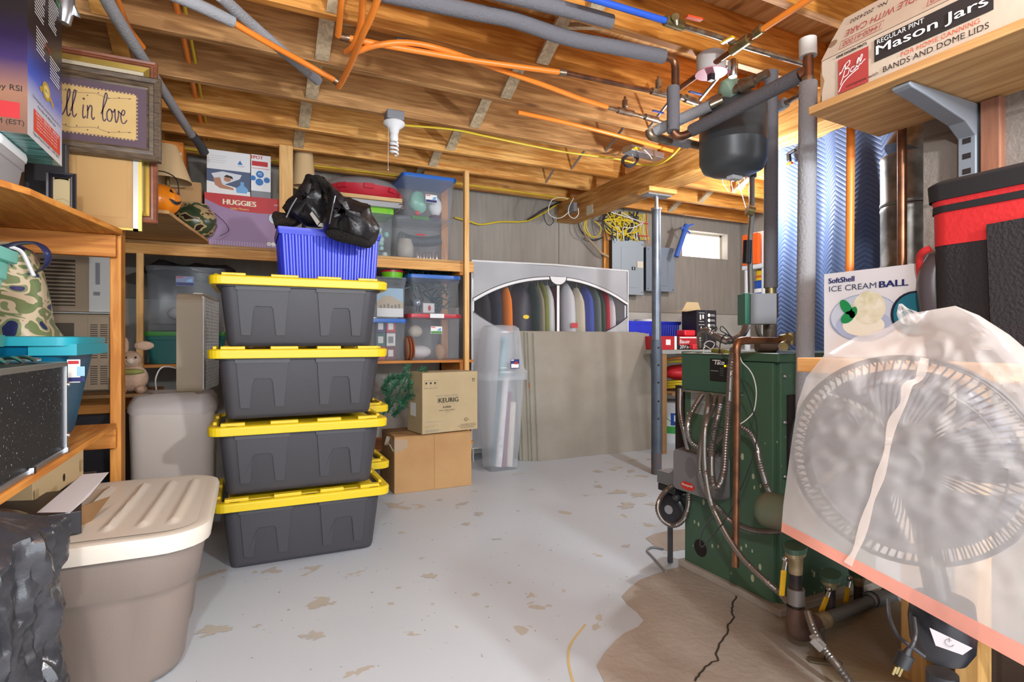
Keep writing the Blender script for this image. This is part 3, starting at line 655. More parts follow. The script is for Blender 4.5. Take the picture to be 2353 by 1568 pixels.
Fr = frame((bx1, by0, bz0), (0, 1, 0), (0, 0, 1)) @ Matrix.Diagonal((1.4, 1, 1, 1)); Ff = frame((bx0, by0, bz0), (1, 0, 0), (0, 0, 1))
m.text(Ff, 'by RSI', .375, .112, .055, INK); m.rect(Ff, .375, .04, .425, .085, RED); m.text(Ff, 'M (EST)', .375, .018, .06, INK)
m.rect(Fr, .035, .028, .215, .092, MAT('orange_red', 'e0432c', .4)); m.text(Fr, 'PARTS - SERVICE - REPAIRS', .045, .078, .16, WPRINT, off=.002)
for k in range(4): m.text(Fr, 'Send your orders to our plant nearby', .05, .068-.01*k, .14, WPRINT, off=.002)
m.text(Fr, 'Distributed and serviced by Extreme US, Inc.', .03, .12, .19, INK); m.text(Fr, 'Ferndale, MI 48220 USA', .06, .104, .12, INK); m.text(Fr, 'Open Mon-Fri 9 AM - 5 PM (EST)', .03, .012, .18, INK)
GOLD = MAT('gold_print', 'cfae3c', .3, .4)
m.disc(Fr, .115, .185, .028, GOLD); m.disc(Fr, .115, .185, .018, MAT('gold_pale', 'e6d27a', .4), off=.0016); m.text(Fr, 'NO. 1', .104, .182, .022, INK, off=.002)
m.poly(Fr, [(.09, .19), (.07, .175), (.078, .165), (.1, .175)], GOLD); m.poly(Fr, [(.14, .175), (.16, .155), (.168, .17), (.148, .185)], GOLD)
rg = random.Random(2)
for cx, z0, z1 in ((.04, .37, .50), (.13, .40, .50), (.05, .265, .34), (.14, .24, .31)):
    z = z1
    while z > z0: m.rect(Fr, cx, z, cx+rg.uniform(.045, .075), z+.0035, WPRINT); z -= .0095
m.text(Fr, 'HOW IT WORKS', .09, .505, .07, RED); m.text(Fr, 'Includes', .10, .32, .045, RED); m.text(Fr, 'OG', .15, .515, .06, MAT('lime_print', '3fd07a', .4))
m.obj('body', tb)
# clear tote beneath it
def bin_box(name, label, x0, x1, y0, y1, z0, z1, body, lid=None, cat='storage bin', group=None, taper=.9, lidh=.02, sticker=None, latch=None, labelrim=None):
    t = thing(name, label, cat, XY(x0, x1, y0, y1, z0), 0, group)
    hx, hy = (x1-x0)/2, (y1-y0)/2; c = ((x0+x1)/2, (y0+y1)/2); zt = z1-(lidh if lid else 0)
    m = MB(); m.loft([(z0, hx*taper*.97, hy*taper, .02), (z0+.012, hx*taper, hy*taper, .03), (zt-.035, hx*.95, hy*.95, .03), (zt-.033, hx*.98, hy*.97, .03), (zt, hx*.985, hy*.98, .03)], body, True, False, off=c)
    bod = m.obj('body', t)
    if lid:
        MB().loft([(zt-.008, hx, hy, .03), (zt+.006, hx*1.02, hy*1.01, .035), (z1, hx*1.0, hy, .03), (z1, hx*.9, hy*.88, .03), (z1-.006, hx*.88, hy*.86, .03)], lid, True, True, off=c).obj('lid', t)
    Ff = frame((x0, y0+(1-taper)*hy*.5-.001, z0), (1, 0, 0), (0, 0, 1))
    return t, Ff
t, _ = bin_box('storage_bin', 'frosted clear bin on the upper left shelf under the printed carton', -1.0, -.62, 2.0, 2.25, 1.447, 1.583, FROST, WHITE)
def picture(name, label, x0, x1, z0, z1, y, fw, fd, fm, inner, cat='framed picture', prints=None, gold=None, sub=None):
    t = thing(name, label, cat, XY(x0, x1, y, y+fd, z0))
    m = MB()
    # moulding of mitred sloping sides
    def ringp(i, yy): return [V((x0+i, yy, z0+i)), V((x1-i, yy, z0+i)), V((x1-i, yy, z1-i)), V((x0+i, yy, z1-i))]
    R = [ringp(0, y+fd), ringp(0, y+.006), ringp(fw*.12, y), ringp(fw*.45, y+.002), ringp(fw*.5, y+.008), ringp(fw*.8, y+.006), ringp(fw*.85, y+.012), ringp(fw, y+.014)]
    m.rings(R, fm, True, False, smooth=False); mo = m.obj('moulding', t)
    if gold:
        g = MB(); g.rings([ringp(fw, y+.013), ringp(fw, y+.006), ringp(fw+gold, y+.008), ringp(fw+gold, y+.016)], MAT('gold_trim', 'b69a4a', .3, .7), False, False, smooth=False); g.obj('gold_liner', mo)
    m = MB(); m.box(x0+fw*.9, x1-fw*.9, y+.0145, y+.02, z0+fw*.9, z1-fw*.9, inner)
    Fm = frame((x0, y+.0145, z0), (1, 0, 0), (0, 0, 1))
    if prints: prints(m, Fm, x1-x0, z1-z0, fw)
    m.obj('picture', t); return t
DKFR = MAT('distressed_dark_frame', '43352c', .45, c2='6d5a42', scale=6, stretch=(3, 20, 20)); PURP = MAT('plum_mat', '5e4a55', .7); PARCH = MAT('parchment', 'c9a465', .7, c2='d6b67a', scale=5)
PLUMINK = MAT('plum_ink', '4b3748', .6)
def sign(m, Fm, w_, h_, fw):
    x0, x1, y0, y1 = w_-.40, w_-fw-.035, fw+.03, h_-fw-.03
    m.rect(Fm, fw, fw, w_-fw, h_-fw, PURP); m.rect(Fm, x0-.1, y0, x1, y1, PARCH, .0014)
    n = 34
    for k in range(n):
        x = x0-.1+(x1-x0+.1)*k/n
        for y in (y0-.005, y1+.001): m.rect(Fm, x, y, x+.006, y+.004, PARCH, .0014)
    for k in range(12):
        y = y0+(y1-y0)*k/12; m.rect(Fm, x1+.001, y, x1+.005, y+.006, PARCH, .0014)
    # hand lettering as strokes
    s = .047; X = w_-.325; Yb = y0+.058
    def st(pts, wd=.0042): m.line(Fm, [(X+a*s, Yb+b*s*1.4) for a, b in pts], wd, PLUMINK, off=.0024)
    st([(-.9, -.6), (-.75, .2), (-.6, 1.2), (-.45, 1.5), (-.4, 1.2), (-.7, .6)]); st([(-.95, .5), (-.45, .55)])
    st([(-.3, .35), (-.05, .55), (0, .8), (-.15, .85), (-.3, .5), (-.2, .05), (.05, .05), (.25, .4)])
    st([(.25, .4), (.55, 1.3), (.5, 1.6), (.38, 1.2), (.35, .3), (.45, 0), (.6, .2)])
    st([(.6, .3), (.92, 1.3), (.87, 1.6), (.75, 1.2), (.72, .3), (.82, 0), (1.0, .2)])
    st([(1.45, .8), (1.4, .3), (1.45, 0), (1.6, .15)]); m.disc(Fm, X+1.47*s, Yb+1.15*s*1.4, .004, PLUMINK, off=.0024)
    st([(1.72, .8), (1.74, .4), (1.70, 0)]); st([(1.72, .45), (1.9, .8), (2.02, .7), (2.0, .2), (2.1, 0), (2.2, .15)])
    st([(2.65, .4), (3.05, 1.4), (2.97, 1.7), (2.82, 1.2), (2.75, .3), (2.85, 0), (3.0, .15)])
    st([(3.2, .75), (3.05, .5), (3.1, .1), (3.3, .05), (3.42, .4), (3.3, .75), (3.15, .7)]); st([(3.35, .7), (3.5, .6), (3.6, .8), (3.62, .3), (3.7, 0), (3.85, .4), (3.85, .75)])
    st([(3.85, .7), (4.0, .6), (4.2, .5), (4.3, .75), (4.15, .8), (4.02, .45), (4.1, .05), (4.3, .05), (4.45, .25)])
    for q in range(2):
        yy = y1-.022 if q == 0 else y0+.022
        m.line(Fm, [(x0+.02+k*.04, yy+.006*math.sin(k*2.1)) for k in range(8)], .0012, PLUMINK, off=.0022)
        for k in range(9): m.disc(Fm, x0+.02+k*.034, yy+.009*math.cos(k*2.5), .0025, PLUMINK, off=.0022, n=6)
FP = lambda u, v, Y: onY(u, v, Y)
picture('framed_sign', 'dark distressed framed sign reading in love with plum mat and parchment', -.90, onY(369, 270, 2.66).x, onY(369, 372, 2.66).z+.0, onY(369, 183, 2.66).z+.004, 2.66, .05, .035, DKFR, PURP, 'framed sign', sign)
REDW = MAT('mahogany_frame', '7a4630', .35, c2='93573b', scale=5, stretch=(2, 12, 12)); CREAM = MAT('cream_mat', 'cdbfa4', .7)
picture('framed_picture', 'tall reddish wood picture frame with gold liner and cream mat behind the sign', -.95, onY(361, 300, 2.74).x, onY(361, 530, 2.74).z+.03, onY(361, 143, 2.74).z, 2.74, .028, .03, REDW, CREAM, gold=.02)
KRAFT = MAT('kraft_paper_backing', 'b98f58', .75, c2='c79f68', scale=5, bump=.1, bscale=12)
x1 = onY(326, 440, 2.70).x; z0 = 1.448; z1 = onY(240, 352, 2.70).z+.1
t = thing('framed_backing', 'brown kraft paper back of a picture leaning in front of the reddish frame', 'framed picture', XY(-.85, x1, 2.7, 2.72, z0))
MB().box(-.75, x1-.028, 2.705, 2.72, z0+.006, z1, KRAFT).box(-.60, x1-.05, 2.703, 2.706, z0+.05, z1-.02, MAT('kraft_two', 'c39a62', .75)).obj('kraft_backing', t)
MB().box(x1-.03, x1-.012, 2.698, 2.722, z0, z1, MAT('silver_edge', 'b5b4ae', .35, .6)).box(-.75, x1-.012, 2.698, 2.722, z0, z0+.008, MAT('gold_trim', 'b69a4a', .3, .7)).box(x1-.012, x1, 2.698, 2.722, z0, z1, MAT('gold_trim2', 'cdb659', .3, .6)).obj('edge_moulding', t)
def jar(m, Fm, w_, h_, fw):
    m.rect(Fm, fw, fw, w_-fw, h_-fw, MAT('sepia_paper', 'b8a67c', .7))
    G = MAT('sepia_ink', '6e6a48', .6)
    cx = w_*.5
    m.line(Fm, [(cx-.028, .03), (cx-.03, .09), (cx-.02, .115), (cx+.02, .115), (cx+.03, .09), (cx+.028, .03)], .0018, G); m.rect(Fm, cx-.02, .117, cx+.02, .128, G); m.line(Fm, [(cx-.022, .04), (cx, .05), (cx+.022, .04)], .001, G)
picture('framed_picture', 'small black framed picture of a glass jar on the upper left shelf', onY(104, 440, 2.42).x, onY(173, 440, 2.42).x, 1.447, onY(150, 396, 2.42).z, 2.42, .018, .02, MAT('black_frame', '232028', .4), CREAM, prints=jar)
ab = MB().box(-.72, onY(160, 370, 2.60).x, 2.56, 2.60, 1.447, onY(150, 362, 2.56).z+.05, DGREY); tag(ab.obj('binder', bevel=.004), 'dark grey binder standing behind the small black framed picture', 'binder')
# =================== UPPER BACK SHELF ===================
ORB = MAT('orange_carton', 'd97f22', .6)
SHADE = MAT('linen_lampshade', 'd9b98a', .8)
def lampthing(label, cx, cy, z0, hh, r0, r1, basemat, htot):
    t = thing('table_lamp', label, 'lamp', (cx, cy, z0))
    zb = z0+htot-hh
    MB().lathe([(.055, 0), (.055, .01), (.02, .02), (.016, .05), (.034, .08), (.036, .11), (.014, .15), (.012, zb-z0-.0), (.008, zb-z0+.06)], (cx, cy, z0), basemat, 18).obj('base', t)
    R = []
    for z, r in ((zb, r0), (zb+.004, r0), (zb+hh, r1), (zb+hh-.002, r1-.003), (zb+.004, r0-.004)): R.append([(cx+r*math.cos(6.283*k/24), cy+r*math.sin(6.283*k/24), z) for k in range(24)])
    MB().rings(R, SHADE, False, False).obj('lamp_shade', t); return t
p = onZ(385, 492, 1.641)
lampthing('cream lampshade lamp above the orange pumpkin on the loose plywood board', W(385, 470, 3.25).x, W(385, 470, 3.25).y, 1.641, onY(385, 340, W(385, 470, 3.25).y).z-onY(385, 422, W(385, 470, 3.25).y).z, .125, .05, BRASS, onY(385, 335, W(385, 470, 3.25).y).z-1.641)
x0, x1 = onY(360, 350, 3.95).x, onY(421, 350, 3.95).x
t = thing('carton', 'orange printed carton behind the cream lampshade', 'carton', XY(x0, x1, 3.95, 4.2, 1.9)); z0, z1 = onY(400, 410, 3.95).z, onY(400, 325, 3.95).z
m = MB().box(x0, x1, 3.95, 4.25, z0, z1, ORB); Fr = frame((x1, 3.95, z0), (0, 1, 0), (0, 0, 1)); Ff = frame((x0, 3.95, z0), (1, 0, 0), (0, 0, 1))
m.rect(Ff, (x1-x0)*.8, .12, (x1-x0)*.93, .16, WPRINT); m.line(Ff, [((x1-x0)*.7, .02), ((x1-x0)*.7, .10)], .006, MAT('pale_orange', 'f0b56a', .5)); m.obj('body', t, bevel=.002)
x0, x1 = onY(395, 450, 3.98).x, onY(462, 450, 3.98).x; zb_ = z0-.004
t = thing('carton', 'brown plain carton under the orange carton behind the pumpkin', 'carton', XY(x0, x1, 3.98, 4.3, 1.643))
MB().box(x0-.12, x1, 3.97, 4.3, 1.643, zb_, CARD).box(x0-.12, x1, 3.968, 3.972, 1.72, 1.735, TAPE).obj('body', t, bevel=.004)
# pumpkin
PUMP = MAT('pumpkin_orange', 'f28c1f', .25)
pc = W(368, 458, 2.86); t = thing('pumpkin', 'orange plastic jack o lantern pumpkin on the edge of the plywood board', 'pumpkin', (pc.x, pc.y, 1.641)); rz = .092
m = MB(); R = []
for i in range(15):
    th = math.pi*i/14
    R.append([V((pc.x+math.cos(a)*math.sin(th)*.095*(1-.06*abs(math.sin(a*4))), pc.y+math.sin(a)*math.sin(th)*.095*(1-.06*abs(math.sin(a*4))), 1.641+.082-math.cos(th)*.082)) for a in [6.283*k/40 for k in range(40)]])
m.rings(R, PUMP, False, False).obj('body', t)
m = MB(); c0 = V((pc.x, pc.y, 1.723)); fx = V((.80, -.6, 0)).normalized()
def patch(m, c0, dirv, rad, pts, mat, off=.003):
    dirv = dirv.normalized(); sx = V((0, 0, 1)).cross(dirv).normalized(); vs = []
    for a, b in pts:
        q = (dirv+sx*a+V((0, 0, 1))*b).normalized(); vs.append(c0+V((q.x*rad[0], q.y*rad[0], q.z*rad[1]))*1.0+q*off)
    m.add(vs, [tuple(range(len(vs)))], mat)
patch(m, c0, fx, (.096, .083), [(-.35, .45), (-.1, .35), (-.2, .8)], BLACK); patch(m, c0, fx, (.096, .083), [(.15, .35), (.4, .45), (.25, .8)], BLACK)
patch(m, c0, fx, (.096, .083), [(-.45, -.05), (-.2, -.3), (.1, -.35), (.35, -.2), (.5, .05), (.2, -.1), (0, -.15), (-.2, -.08)], BLACK); m.obj('face', t)
MB().tube([c0+V((-.085, 0, .03)), c0+V((-.07, 0, .12)), c0+V((.0, 0, .15)), c0+V((.07, 0, .12)), c0+V((.085, 0, .03))], .003, BLACK, 6, sm=4).obj('handle', t)
# camouflage pot
CAMO2 = camo('camouflage_paint', ('33402c', '3d4a30', 'b59c6e', '30231a'))
pc = onZ(446, 545, 1.643); cx, cy = pc.x, pc.y+.06
t = thing('round_pot', 'round camouflage painted pot beside the lavender carton', 'pot', (cx, cy, 1.643))
MB().lathe([(.06, 0), (.10, .03), (.125, .09), (.118, .15), (.085, .195), (.075, .2), (.08, .212), (.07, .21), (.065, .19)], (cx, cy, 1.643), CAMO2, 28).obj('body', t)
MB().tube([(cx+.11, cy-.02, 1.81), (cx+.17, cy-.04, 1.75), (cx+.19, cy-.05, 1.70), (cx+.14, cy-.06, 1.66)], .002, BLACK, 5, sm=4).obj('wire_handle', t)
# lavender carton with red top
def carton_px(name, label, u0, u1, vt, vb, Y, dep, mat, z0=None, z1=None, group=None):
    um, vm = (u0+u1)/2, (vt+vb)/2
    x0, x1 = onY(u0, vm, Y).x, onY(u1, vm, Y).x
    if z0 is None: z0 = onY(um, vb, Y).z
    if z1 is None: z1 = onY(um, vt, Y).z
    t = thing(name, label, 'carton' if 'carton' in name else 'box', XY(x0, x1, Y, Y+dep, z0), 0, group)
    m = MB().box(x0, x1, Y, Y+dep, z0, z1, mat)
    return t, m, frame((x0, Y, z0), (1, 0, 0), (0, 0, 1)), x1-x0, z1-z0, frame((x1, Y, z0), (0, 1, 0), (0, 0, 1))
LAV = MAT('lavender_print', '9a7a9f', .45)
t, m, Ff, w_, h_, Fr = carton_px('carton', 'lavender carton with red top band and white lettering on the upper back shelf', 470, 641, 450, 562, 4.06, .32, LAV, z0=1.621)
m.add([(x, y, .001) for x, y in [(0, h_), (0, h_*.88), (w_*.2, h_*.76), (w_*.45, h_*.69), (w_*.75, h_*.68), (w_, h_*.70), (w_, h_)]], [(0, 1, 2, 3, 4, 5, 6)], RED, T=Ff)
m.text(Ff, 'HUGGIES', w_*.24, h_*.80, w_*.44, MAT('cream_print', 'efe2c4', .5), bold=.0025, off=.003); m.text(Ff, 'Little Movers', w_*.34, h_*.715, w_*.24, MAT('gold_pale', 'e6d27a', .4), off=.003)
m.disc(Ff, w_*.94, h_*.6, .035, WPRINT, off=.003); m.disc(Ff, w_*.94, h_*.6, .025, MAT('pale_blue', '9fd0ea', .4), off=.004); m.text(Ff, 'STEP', w_*.93, h_*.86, w_*.06, WPRINT)
for k in range(26): m.rect(Ff, w_*(.03+k*.035), .002, w_*(.045+k*.035), h_*.09, MAT('lav_two', 'b79cc0', .45))
for k in (.86, .92): m.disc(Ff, w_*k, h_*.08, .014, WPRINT, off=.003)
m.obj('body', t, bevel=.003)
ztop = 1.621+h_
t, m, Ff, w_, h_, Fr = carton_px('carton', 'white carton with a sleeping photo print standing on the lavender carton', 475, 575, 348, 448, 4.07, .16, WHITE, z0=ztop+.001)
m.rect(Ff, 0, 0, w_, h_*.56, MAT('photo_blue', '4c5a78', .5)); m.poly(Ff, [(0, 0), (w_, 0), (w_, h_*.10), (w_*.55, h_*.2), (0, h_*.28)], WPRINT, .0014)
m.poly(Ff, [(w_*.1, h_*.45), (w_*.35, h_*.52), (w_*.8, h_*.48), (w_*.75, h_*.38), (w_*.4, h_*.22), (w_*.2, h_*.3)], MAT('pillow_white', 'd9dde4', .5), .0018)
SKIN = MAT('skin_print', 'b98467', .6); m.poly(Ff, [(w_*.15, h_*.35), (w_*.3, h_*.38), (w_*.35, h_*.22), (w_*.6, h_*.16), (w_*.62, h_*.11), (w_*.3, h_*.13), (w_*.18, h_*.2)], SKIN, .0022)
m.disc(Ff, w_*.47, h_*.35, w_*.085, SKIN, .0024, ry=h_*.06); m.poly(Ff, [(w_*.38, h_*.4), (w_*.45, h_*.45), (w_*.58, h_*.42), (w_*.6, h_*.35), (w_*.52, h_*.39)], INK, .003)
m.poly(Ff, [(w_*.68, h_*.06), (w_*.92, h_*.06), (w_*.95, h_*.16), (w_*.85, h_*.24), (w_*.85, h_*.32), (w_*.77, h_*.32), (w_*.77, h_*.24), (w_*.66, h_*.16)], MAT('sky_print', '6fa6d6', .4), .0022)
m.poly(Ff, [(w_*.70, h_*.72), (w_*.82, h_*.72), (w_*.76, h_*.82)], BLUEP); m.text(Ff, 'PureAir', w_*.72, h_*.67, w_*.15, GREY)
for k in range(4): m.rect(Ff, w_*.1, h_*(.86-.05*k), w_*(.45-.04*(k % 2)), h_*(.868-.05*k), MAT('pale_grey_print', 'b9bcc2', .5))
m.obj('body', t, bevel=.002)
t, m, Ff, w_, h_, Fr = carton_px('carton', 'white and red carton with blue bubbles print standing beside the sleeping photo carton', 577, 622, 357, 452, 4.08, .2, WHITE, z0=ztop+.001)
m.text(Ff, 'EPOT', w_*.0, h_*.9, w_*.6, RED, bold=.001); m.rect(Ff, w_*.04, h_*.74, w_*.85, h_*.85, RED); m.rect(Ff, 0, 0, w_, h_*.16, GREY)
for a, b, r in ((.45, .55, .2), (.8, .43, .16), (.42, .37, .2), (.1, .45, .14)): m.disc(Ff, w_*a, h_*b, w_*r, BLUEP, .0016+.0004*a)
m.text(Ff, '92', w_*.36, h_*.53, w_*.18, WPRINT, off=.003); m.rect(Ff, w_*.05, h_*.68, w_*.95, h_*.69, RED); m.obj('body', t, bevel=.002)
# lamp, cake carrier etc.
lampthing('cream drum lampshade lamp with dark carved base behind the black jacket', onY(698, 400, 4.22).x, 4.22, 1.621, onY(698, 352, 4.22).z-onY(698, 430, 4.22).z, .082, .062, BLACK, onY(698, 352, 4.22).z-1.621)
def cx_of(u0, u1, v, Y): return onY(u0, v, Y).x, onY(u1, v, Y).x
LIMEP = MAT('lime_lid', '7cc42c', .35); BLUELID = MAT('blue_lid', '2f6cc4', .35); REDP = MAT('red_plastic', 'c22d3c', .35)
x0, x1 = cx_of(828, 905, 520, 4.14)
t, Ff = bin_box('storage_bin', 'clear bin with lime green lid full of aqua glitter, behind the blue crate', x0-.12, x1, 4.12, 4.45, 1.621, onY(870, 478, 4.12).z, CLEAR, LIMEP, lidh=.03)
m = MB(); rg = random.Random(1)
for k in range(40): m.ball((rg.uniform(x0, x1-.04), rg.uniform(4.17, 4.25), rg.uniform(1.64, 1.84)), .022, MAT('aqua_glass', '7cc6bf', .1, c2='d7efe8', scale=9), 6, 4)
tag(m.obj('glitter_filling'), 'aqua glass pebbles inside the clear bin with the lime green lid', 'pebbles', kind='stuff')
zt = onY(870, 478, 4.12).z
xa, xb = cx_of(790, 925, 455, 4.10)
t = thing('serving_tray', 'flat silver grey tray on the lime lidded bin', 'tray', XY(xa, xb, 4.08, 4.45, zt+.001))
MB().box(xa, xb, 4.08, 4.45, zt+.001, zt+.045, MAT('silver_tray', 'a9abae', .35, .5)).obj('body', t, bevel=.005); MB().tube([(xb-.03, 4.08, zt+.03), (xb+.0, 4.05, zt+.03), (xb-.02, 4.05, zt-.0), (xb-.06, 4.075, zt-.03)], .004, CHROME, 6).obj('clasp', t)
MB().box(xa-.05, xb-.01, 4.07, 4.42, zt+.046, zt+.072, WOOD('maple', 'c69d62', 'e0bb84', 'x')).obj('t0'); o = bpy.data.objects['t0']; o.name = 'cutting_board'; tag(o, 'light wooden cutting board between the grey tray and the red cake carrier', 'cutting board')
zc = zt+.073; xc0, xc1 = cx_of(738, 921, 420, 4.28); cx, cy, rr = (xc0+xc1)/2, 4.33, (xc1-xc0)/2
t = thing('cake_carrier', 'round red party tray carrier with clear domed lid near the ceiling', 'food carrier', (cx, cy, zc))
MB().lathe([(rr*.86, 0), (rr*.9, .005), (rr*.97, .05), (rr*1.0, .075), (rr*.96, .078)], (cx, cy, zc), REDP, 40).obj('tray', t)
MB().lathe([(rr*.97, .075), (rr*.96, .09), (rr*.9, .12), (rr*.82, .135), (rr*.2, .14), (.001, .14)], (cx, cy, zc), FROST, 40, cap=False).obj('dome_lid', t)
for a in (-2.2, -1.57, -.9, -.2, 2.9):
    m = MB(); e = V((math.cos(a), math.sin(a), 0)); c = V((cx, cy, zc+.06))+e*rr; s_ = V((-e.y, e.x, 0))
    m.bar(c-s_*.035-e*.0, c+s_*.035, .02, .035, REDP); m.obj('latch', t, bevel=.003)
# clear bins at the right end
STICK = MAT('sticker_blue', '2d5fae', .4)
def sticker(t, Ff, x, z, w_, h_, top_=NAVY, body=WPRINT, off=.004, name='product_sticker'):
    m = MB(); m.rect(Ff, x, z, x+w_, z+h_, body, off); m.rect(Ff, x+.002, z+.002, x+w_-.002, z+h_*.35, top_, off+.0006); m.rect(Ff, x+.003, z+h_*.82, x+w_*.4, z+h_*.93, RED, off+.0006); m.poly(Ff, [(x+w_*.55, z+h_*.4), (x+w_*.9, z+h_*.4), (x+w_*.9, z+h_*.8), (x+w_*.7, z+h_*.7)], MAT('sky_print', '6fa6d6', .4), off+.0008); m.obj(name, [c for c in t.children if c.name.startswith('body')][0])
x0, x1 = cx_of(905, 1042, 540, 4.08)
zb1 = 1.621; zb2 = onY(980, 500, 4.08).z
t, Ff = bin_box('storage_bin', 'clear bin with green latches holding coiled tubing and crock, upper shelf right end', x0, x1, 4.08, 4.45, zb1, zb2, CLEAR, CLEARG, lidh=.015)
MB().rect(Ff, .17, .175, .24, .185, RED, .006).obj('red_badge', t)
MB().box(x0+.14, x0+.27, 4.085, 4.11, zb2-.016, zb2+.004, MAT('green_latch', '4f8f3f', .4)).obj('latch', t)
m = MB(); m.lathe([(.05, 0), (.062, .02), (.064, .09), (.05, .125), (.045, .14)], (x0+.11, 4.18, 1.636), MAT('stoneware', 'b9b2a4', .35, c2='a79f90', scale=3), 24); tag(m.obj('crock'), 'grey stoneware crock inside the clear bin with coiled tubing', 'crock')
m = MB(); m.tube([(x0+.06+.34*k/60, 4.20+.0*k, 1.80-.03*math.sin(k/60*3)) for k in range(61)], .035, STEEL, 12, rib=.016, ribamp=.22); tag(m.obj('ribbed_hose'), 'silver ribbed hose inside the clear bin on the upper shelf', 'hose')
for k in range(7): tag(MB().lathe([(.012, 0), (.012, .04), (.008, .05), (.012, .055)], (x0+.2+.025*k, 4.16+.01*(k % 2), 1.634), CHROME, 10).obj('small_jar'), 'tiny metallic topped jars in a row inside the clear upper bin', 'jar', 'small jars in the clear bin')
x0, x1 = cx_of(925, 1050, 450, 4.10)
zb3 = onY(985, 402, 4.10).z
t, Ff = bin_box('storage_bin', 'clear bin with blue lid and sticker, topmost at the right end of upper shelf', x0, x1, 4.10, 4.46, zb2+.004, zb3, CLEAR, BLUELID, taper=.84)
sticker(t, Ff, (x1-x0)*.42, .12, .09, .06)
BGR = MAT('bag_green', '8fcdb5', .3)
m = MB().ball((x0+.14, 4.22, zb2+.14), .07, BGR, 14, 10, (1, .8, 1.2), jit=.03); tag(m.obj('plastic_bag'), 'pale green plastic bag inside the blue lidded top bin', 'bag')
tag(MB().ball((x0+.29, 4.22, zb2+.12), .06, WHITE, 14, 10, (.9, .8, 1.3)).obj('white_jug'), 'white rounded jug inside the blue lidded top bin', 'jug')
tag(MB().ball((x0+.13, 4.16, zb2+.045), .02, MAT('bright_red', 'e0303a', .4)).obj('red_ornament'), 'small bright red ball at the bottom of the blue lidded top bin', 'ornament')
tag(MB().ball((x0+.29, 4.22, zb2+.035), .05, MAT('maroon', '5a3347', .5), sc=(1, .8, .5)).obj('maroon_bowl'), 'maroon bowl at the bottom of the blue lidded top bin', 'bowl')

# =================== MIDDLE BACK SHELF ===================
zs = .856
x0, x1 = cx_of(940, 1062, 770, 4.08); zt = onY(1000, 722, 4.08).z
t, Ff = bin_box('storage_bin', 'grey clear bin with red lid and white latch on the middle shelf', x0, x1, 4.08, 4.46, zs, zt, CLEARG, REDP, lidh=.02, taper=.93)
sticker(t, Ff, (x1-x0)*.40, .20, .09, .055, MAT('label_green', '4c8f3a', .4))
MB().box(x0+.16, x0+.27, 4.07, 4.085, zt-.03, zt+.002, WHITE).obj('latch', t)
tag(MB().ball((x0+.28, 4.2, zs+.06), .05, MAT('tan_foam', 'c19c74', .7), 10, 8, (1, .7, 1.2), jit=.02).obj('tan_ornament'), 'tan rounded ornament at the bottom of the red lidded bin', 'ornament')
tag(MB().ball((x0+.12, 4.22, zs+.06), .085, WHITE, 16, 10, (1.1, .8, .6)).obj('white_dish'), 'white dish lying in the red lidded bin', 'dish')
tag(MB().ball((x0+.09, 4.24, zs+.22), .06, MAT('cream', 'd9d0bd', .5), 16, 10, (1, .8, .8)).obj('cream_ball'), 'cream ball in the top of the red lidded bin', 'ornament')
zt2 = onY(1000, 632, 4.10).z; x0, x1 = cx_of(940, 1060, 680, 4.10)
t, Ff = bin_box('storage_bin', 'grey clear bin with blue lid holding garlands, stacked on the red lidded bin', x0, x1, 4.10, 4.46, zt+.002, zt2, CLEARG, BLUELID, taper=.84)
m = MB(); rg = random.Random(4)
for k in range(60):
    p = V((rg.uniform(x0+.05, x1-.06), rg.uniform(4.18, 4.35), rg.uniform(zt+.05, zt2-.05))); d = V((rg.uniform(-1, 1), rg.uniform(-1, 1), rg.uniform(-1, 1)))*.04
    m.tube([p-d, p+d], .006, MAT('dark_green_tinsel', '23504a', .3, .3), 5)
tag(m.obj('garland'), 'dark green tinsel garland inside the blue lidded middle shelf bin', 'garland', kind='stuff')
tag(MB().box(x0+.12, x0+.21, 4.14, 4.17, zt+.012, zt+.085, WPRINT).disc(frame((x0+.12, 4.14, zt+.012), (1, 0, 0), (0, 0, 1)), .05, .035, .012, RED, ry=.022).obj('ornament_box'), 'white and red ornament box at the bottom of the garland bin', 'box')
tag(MB().ball((x0+.09, 4.2, zt+.09), .035, MAT('silver_blue', 'b9c3d6', .15, .6)).obj('glass_ball'), 'silvery glass ball inside the garland bin', 'ornament')
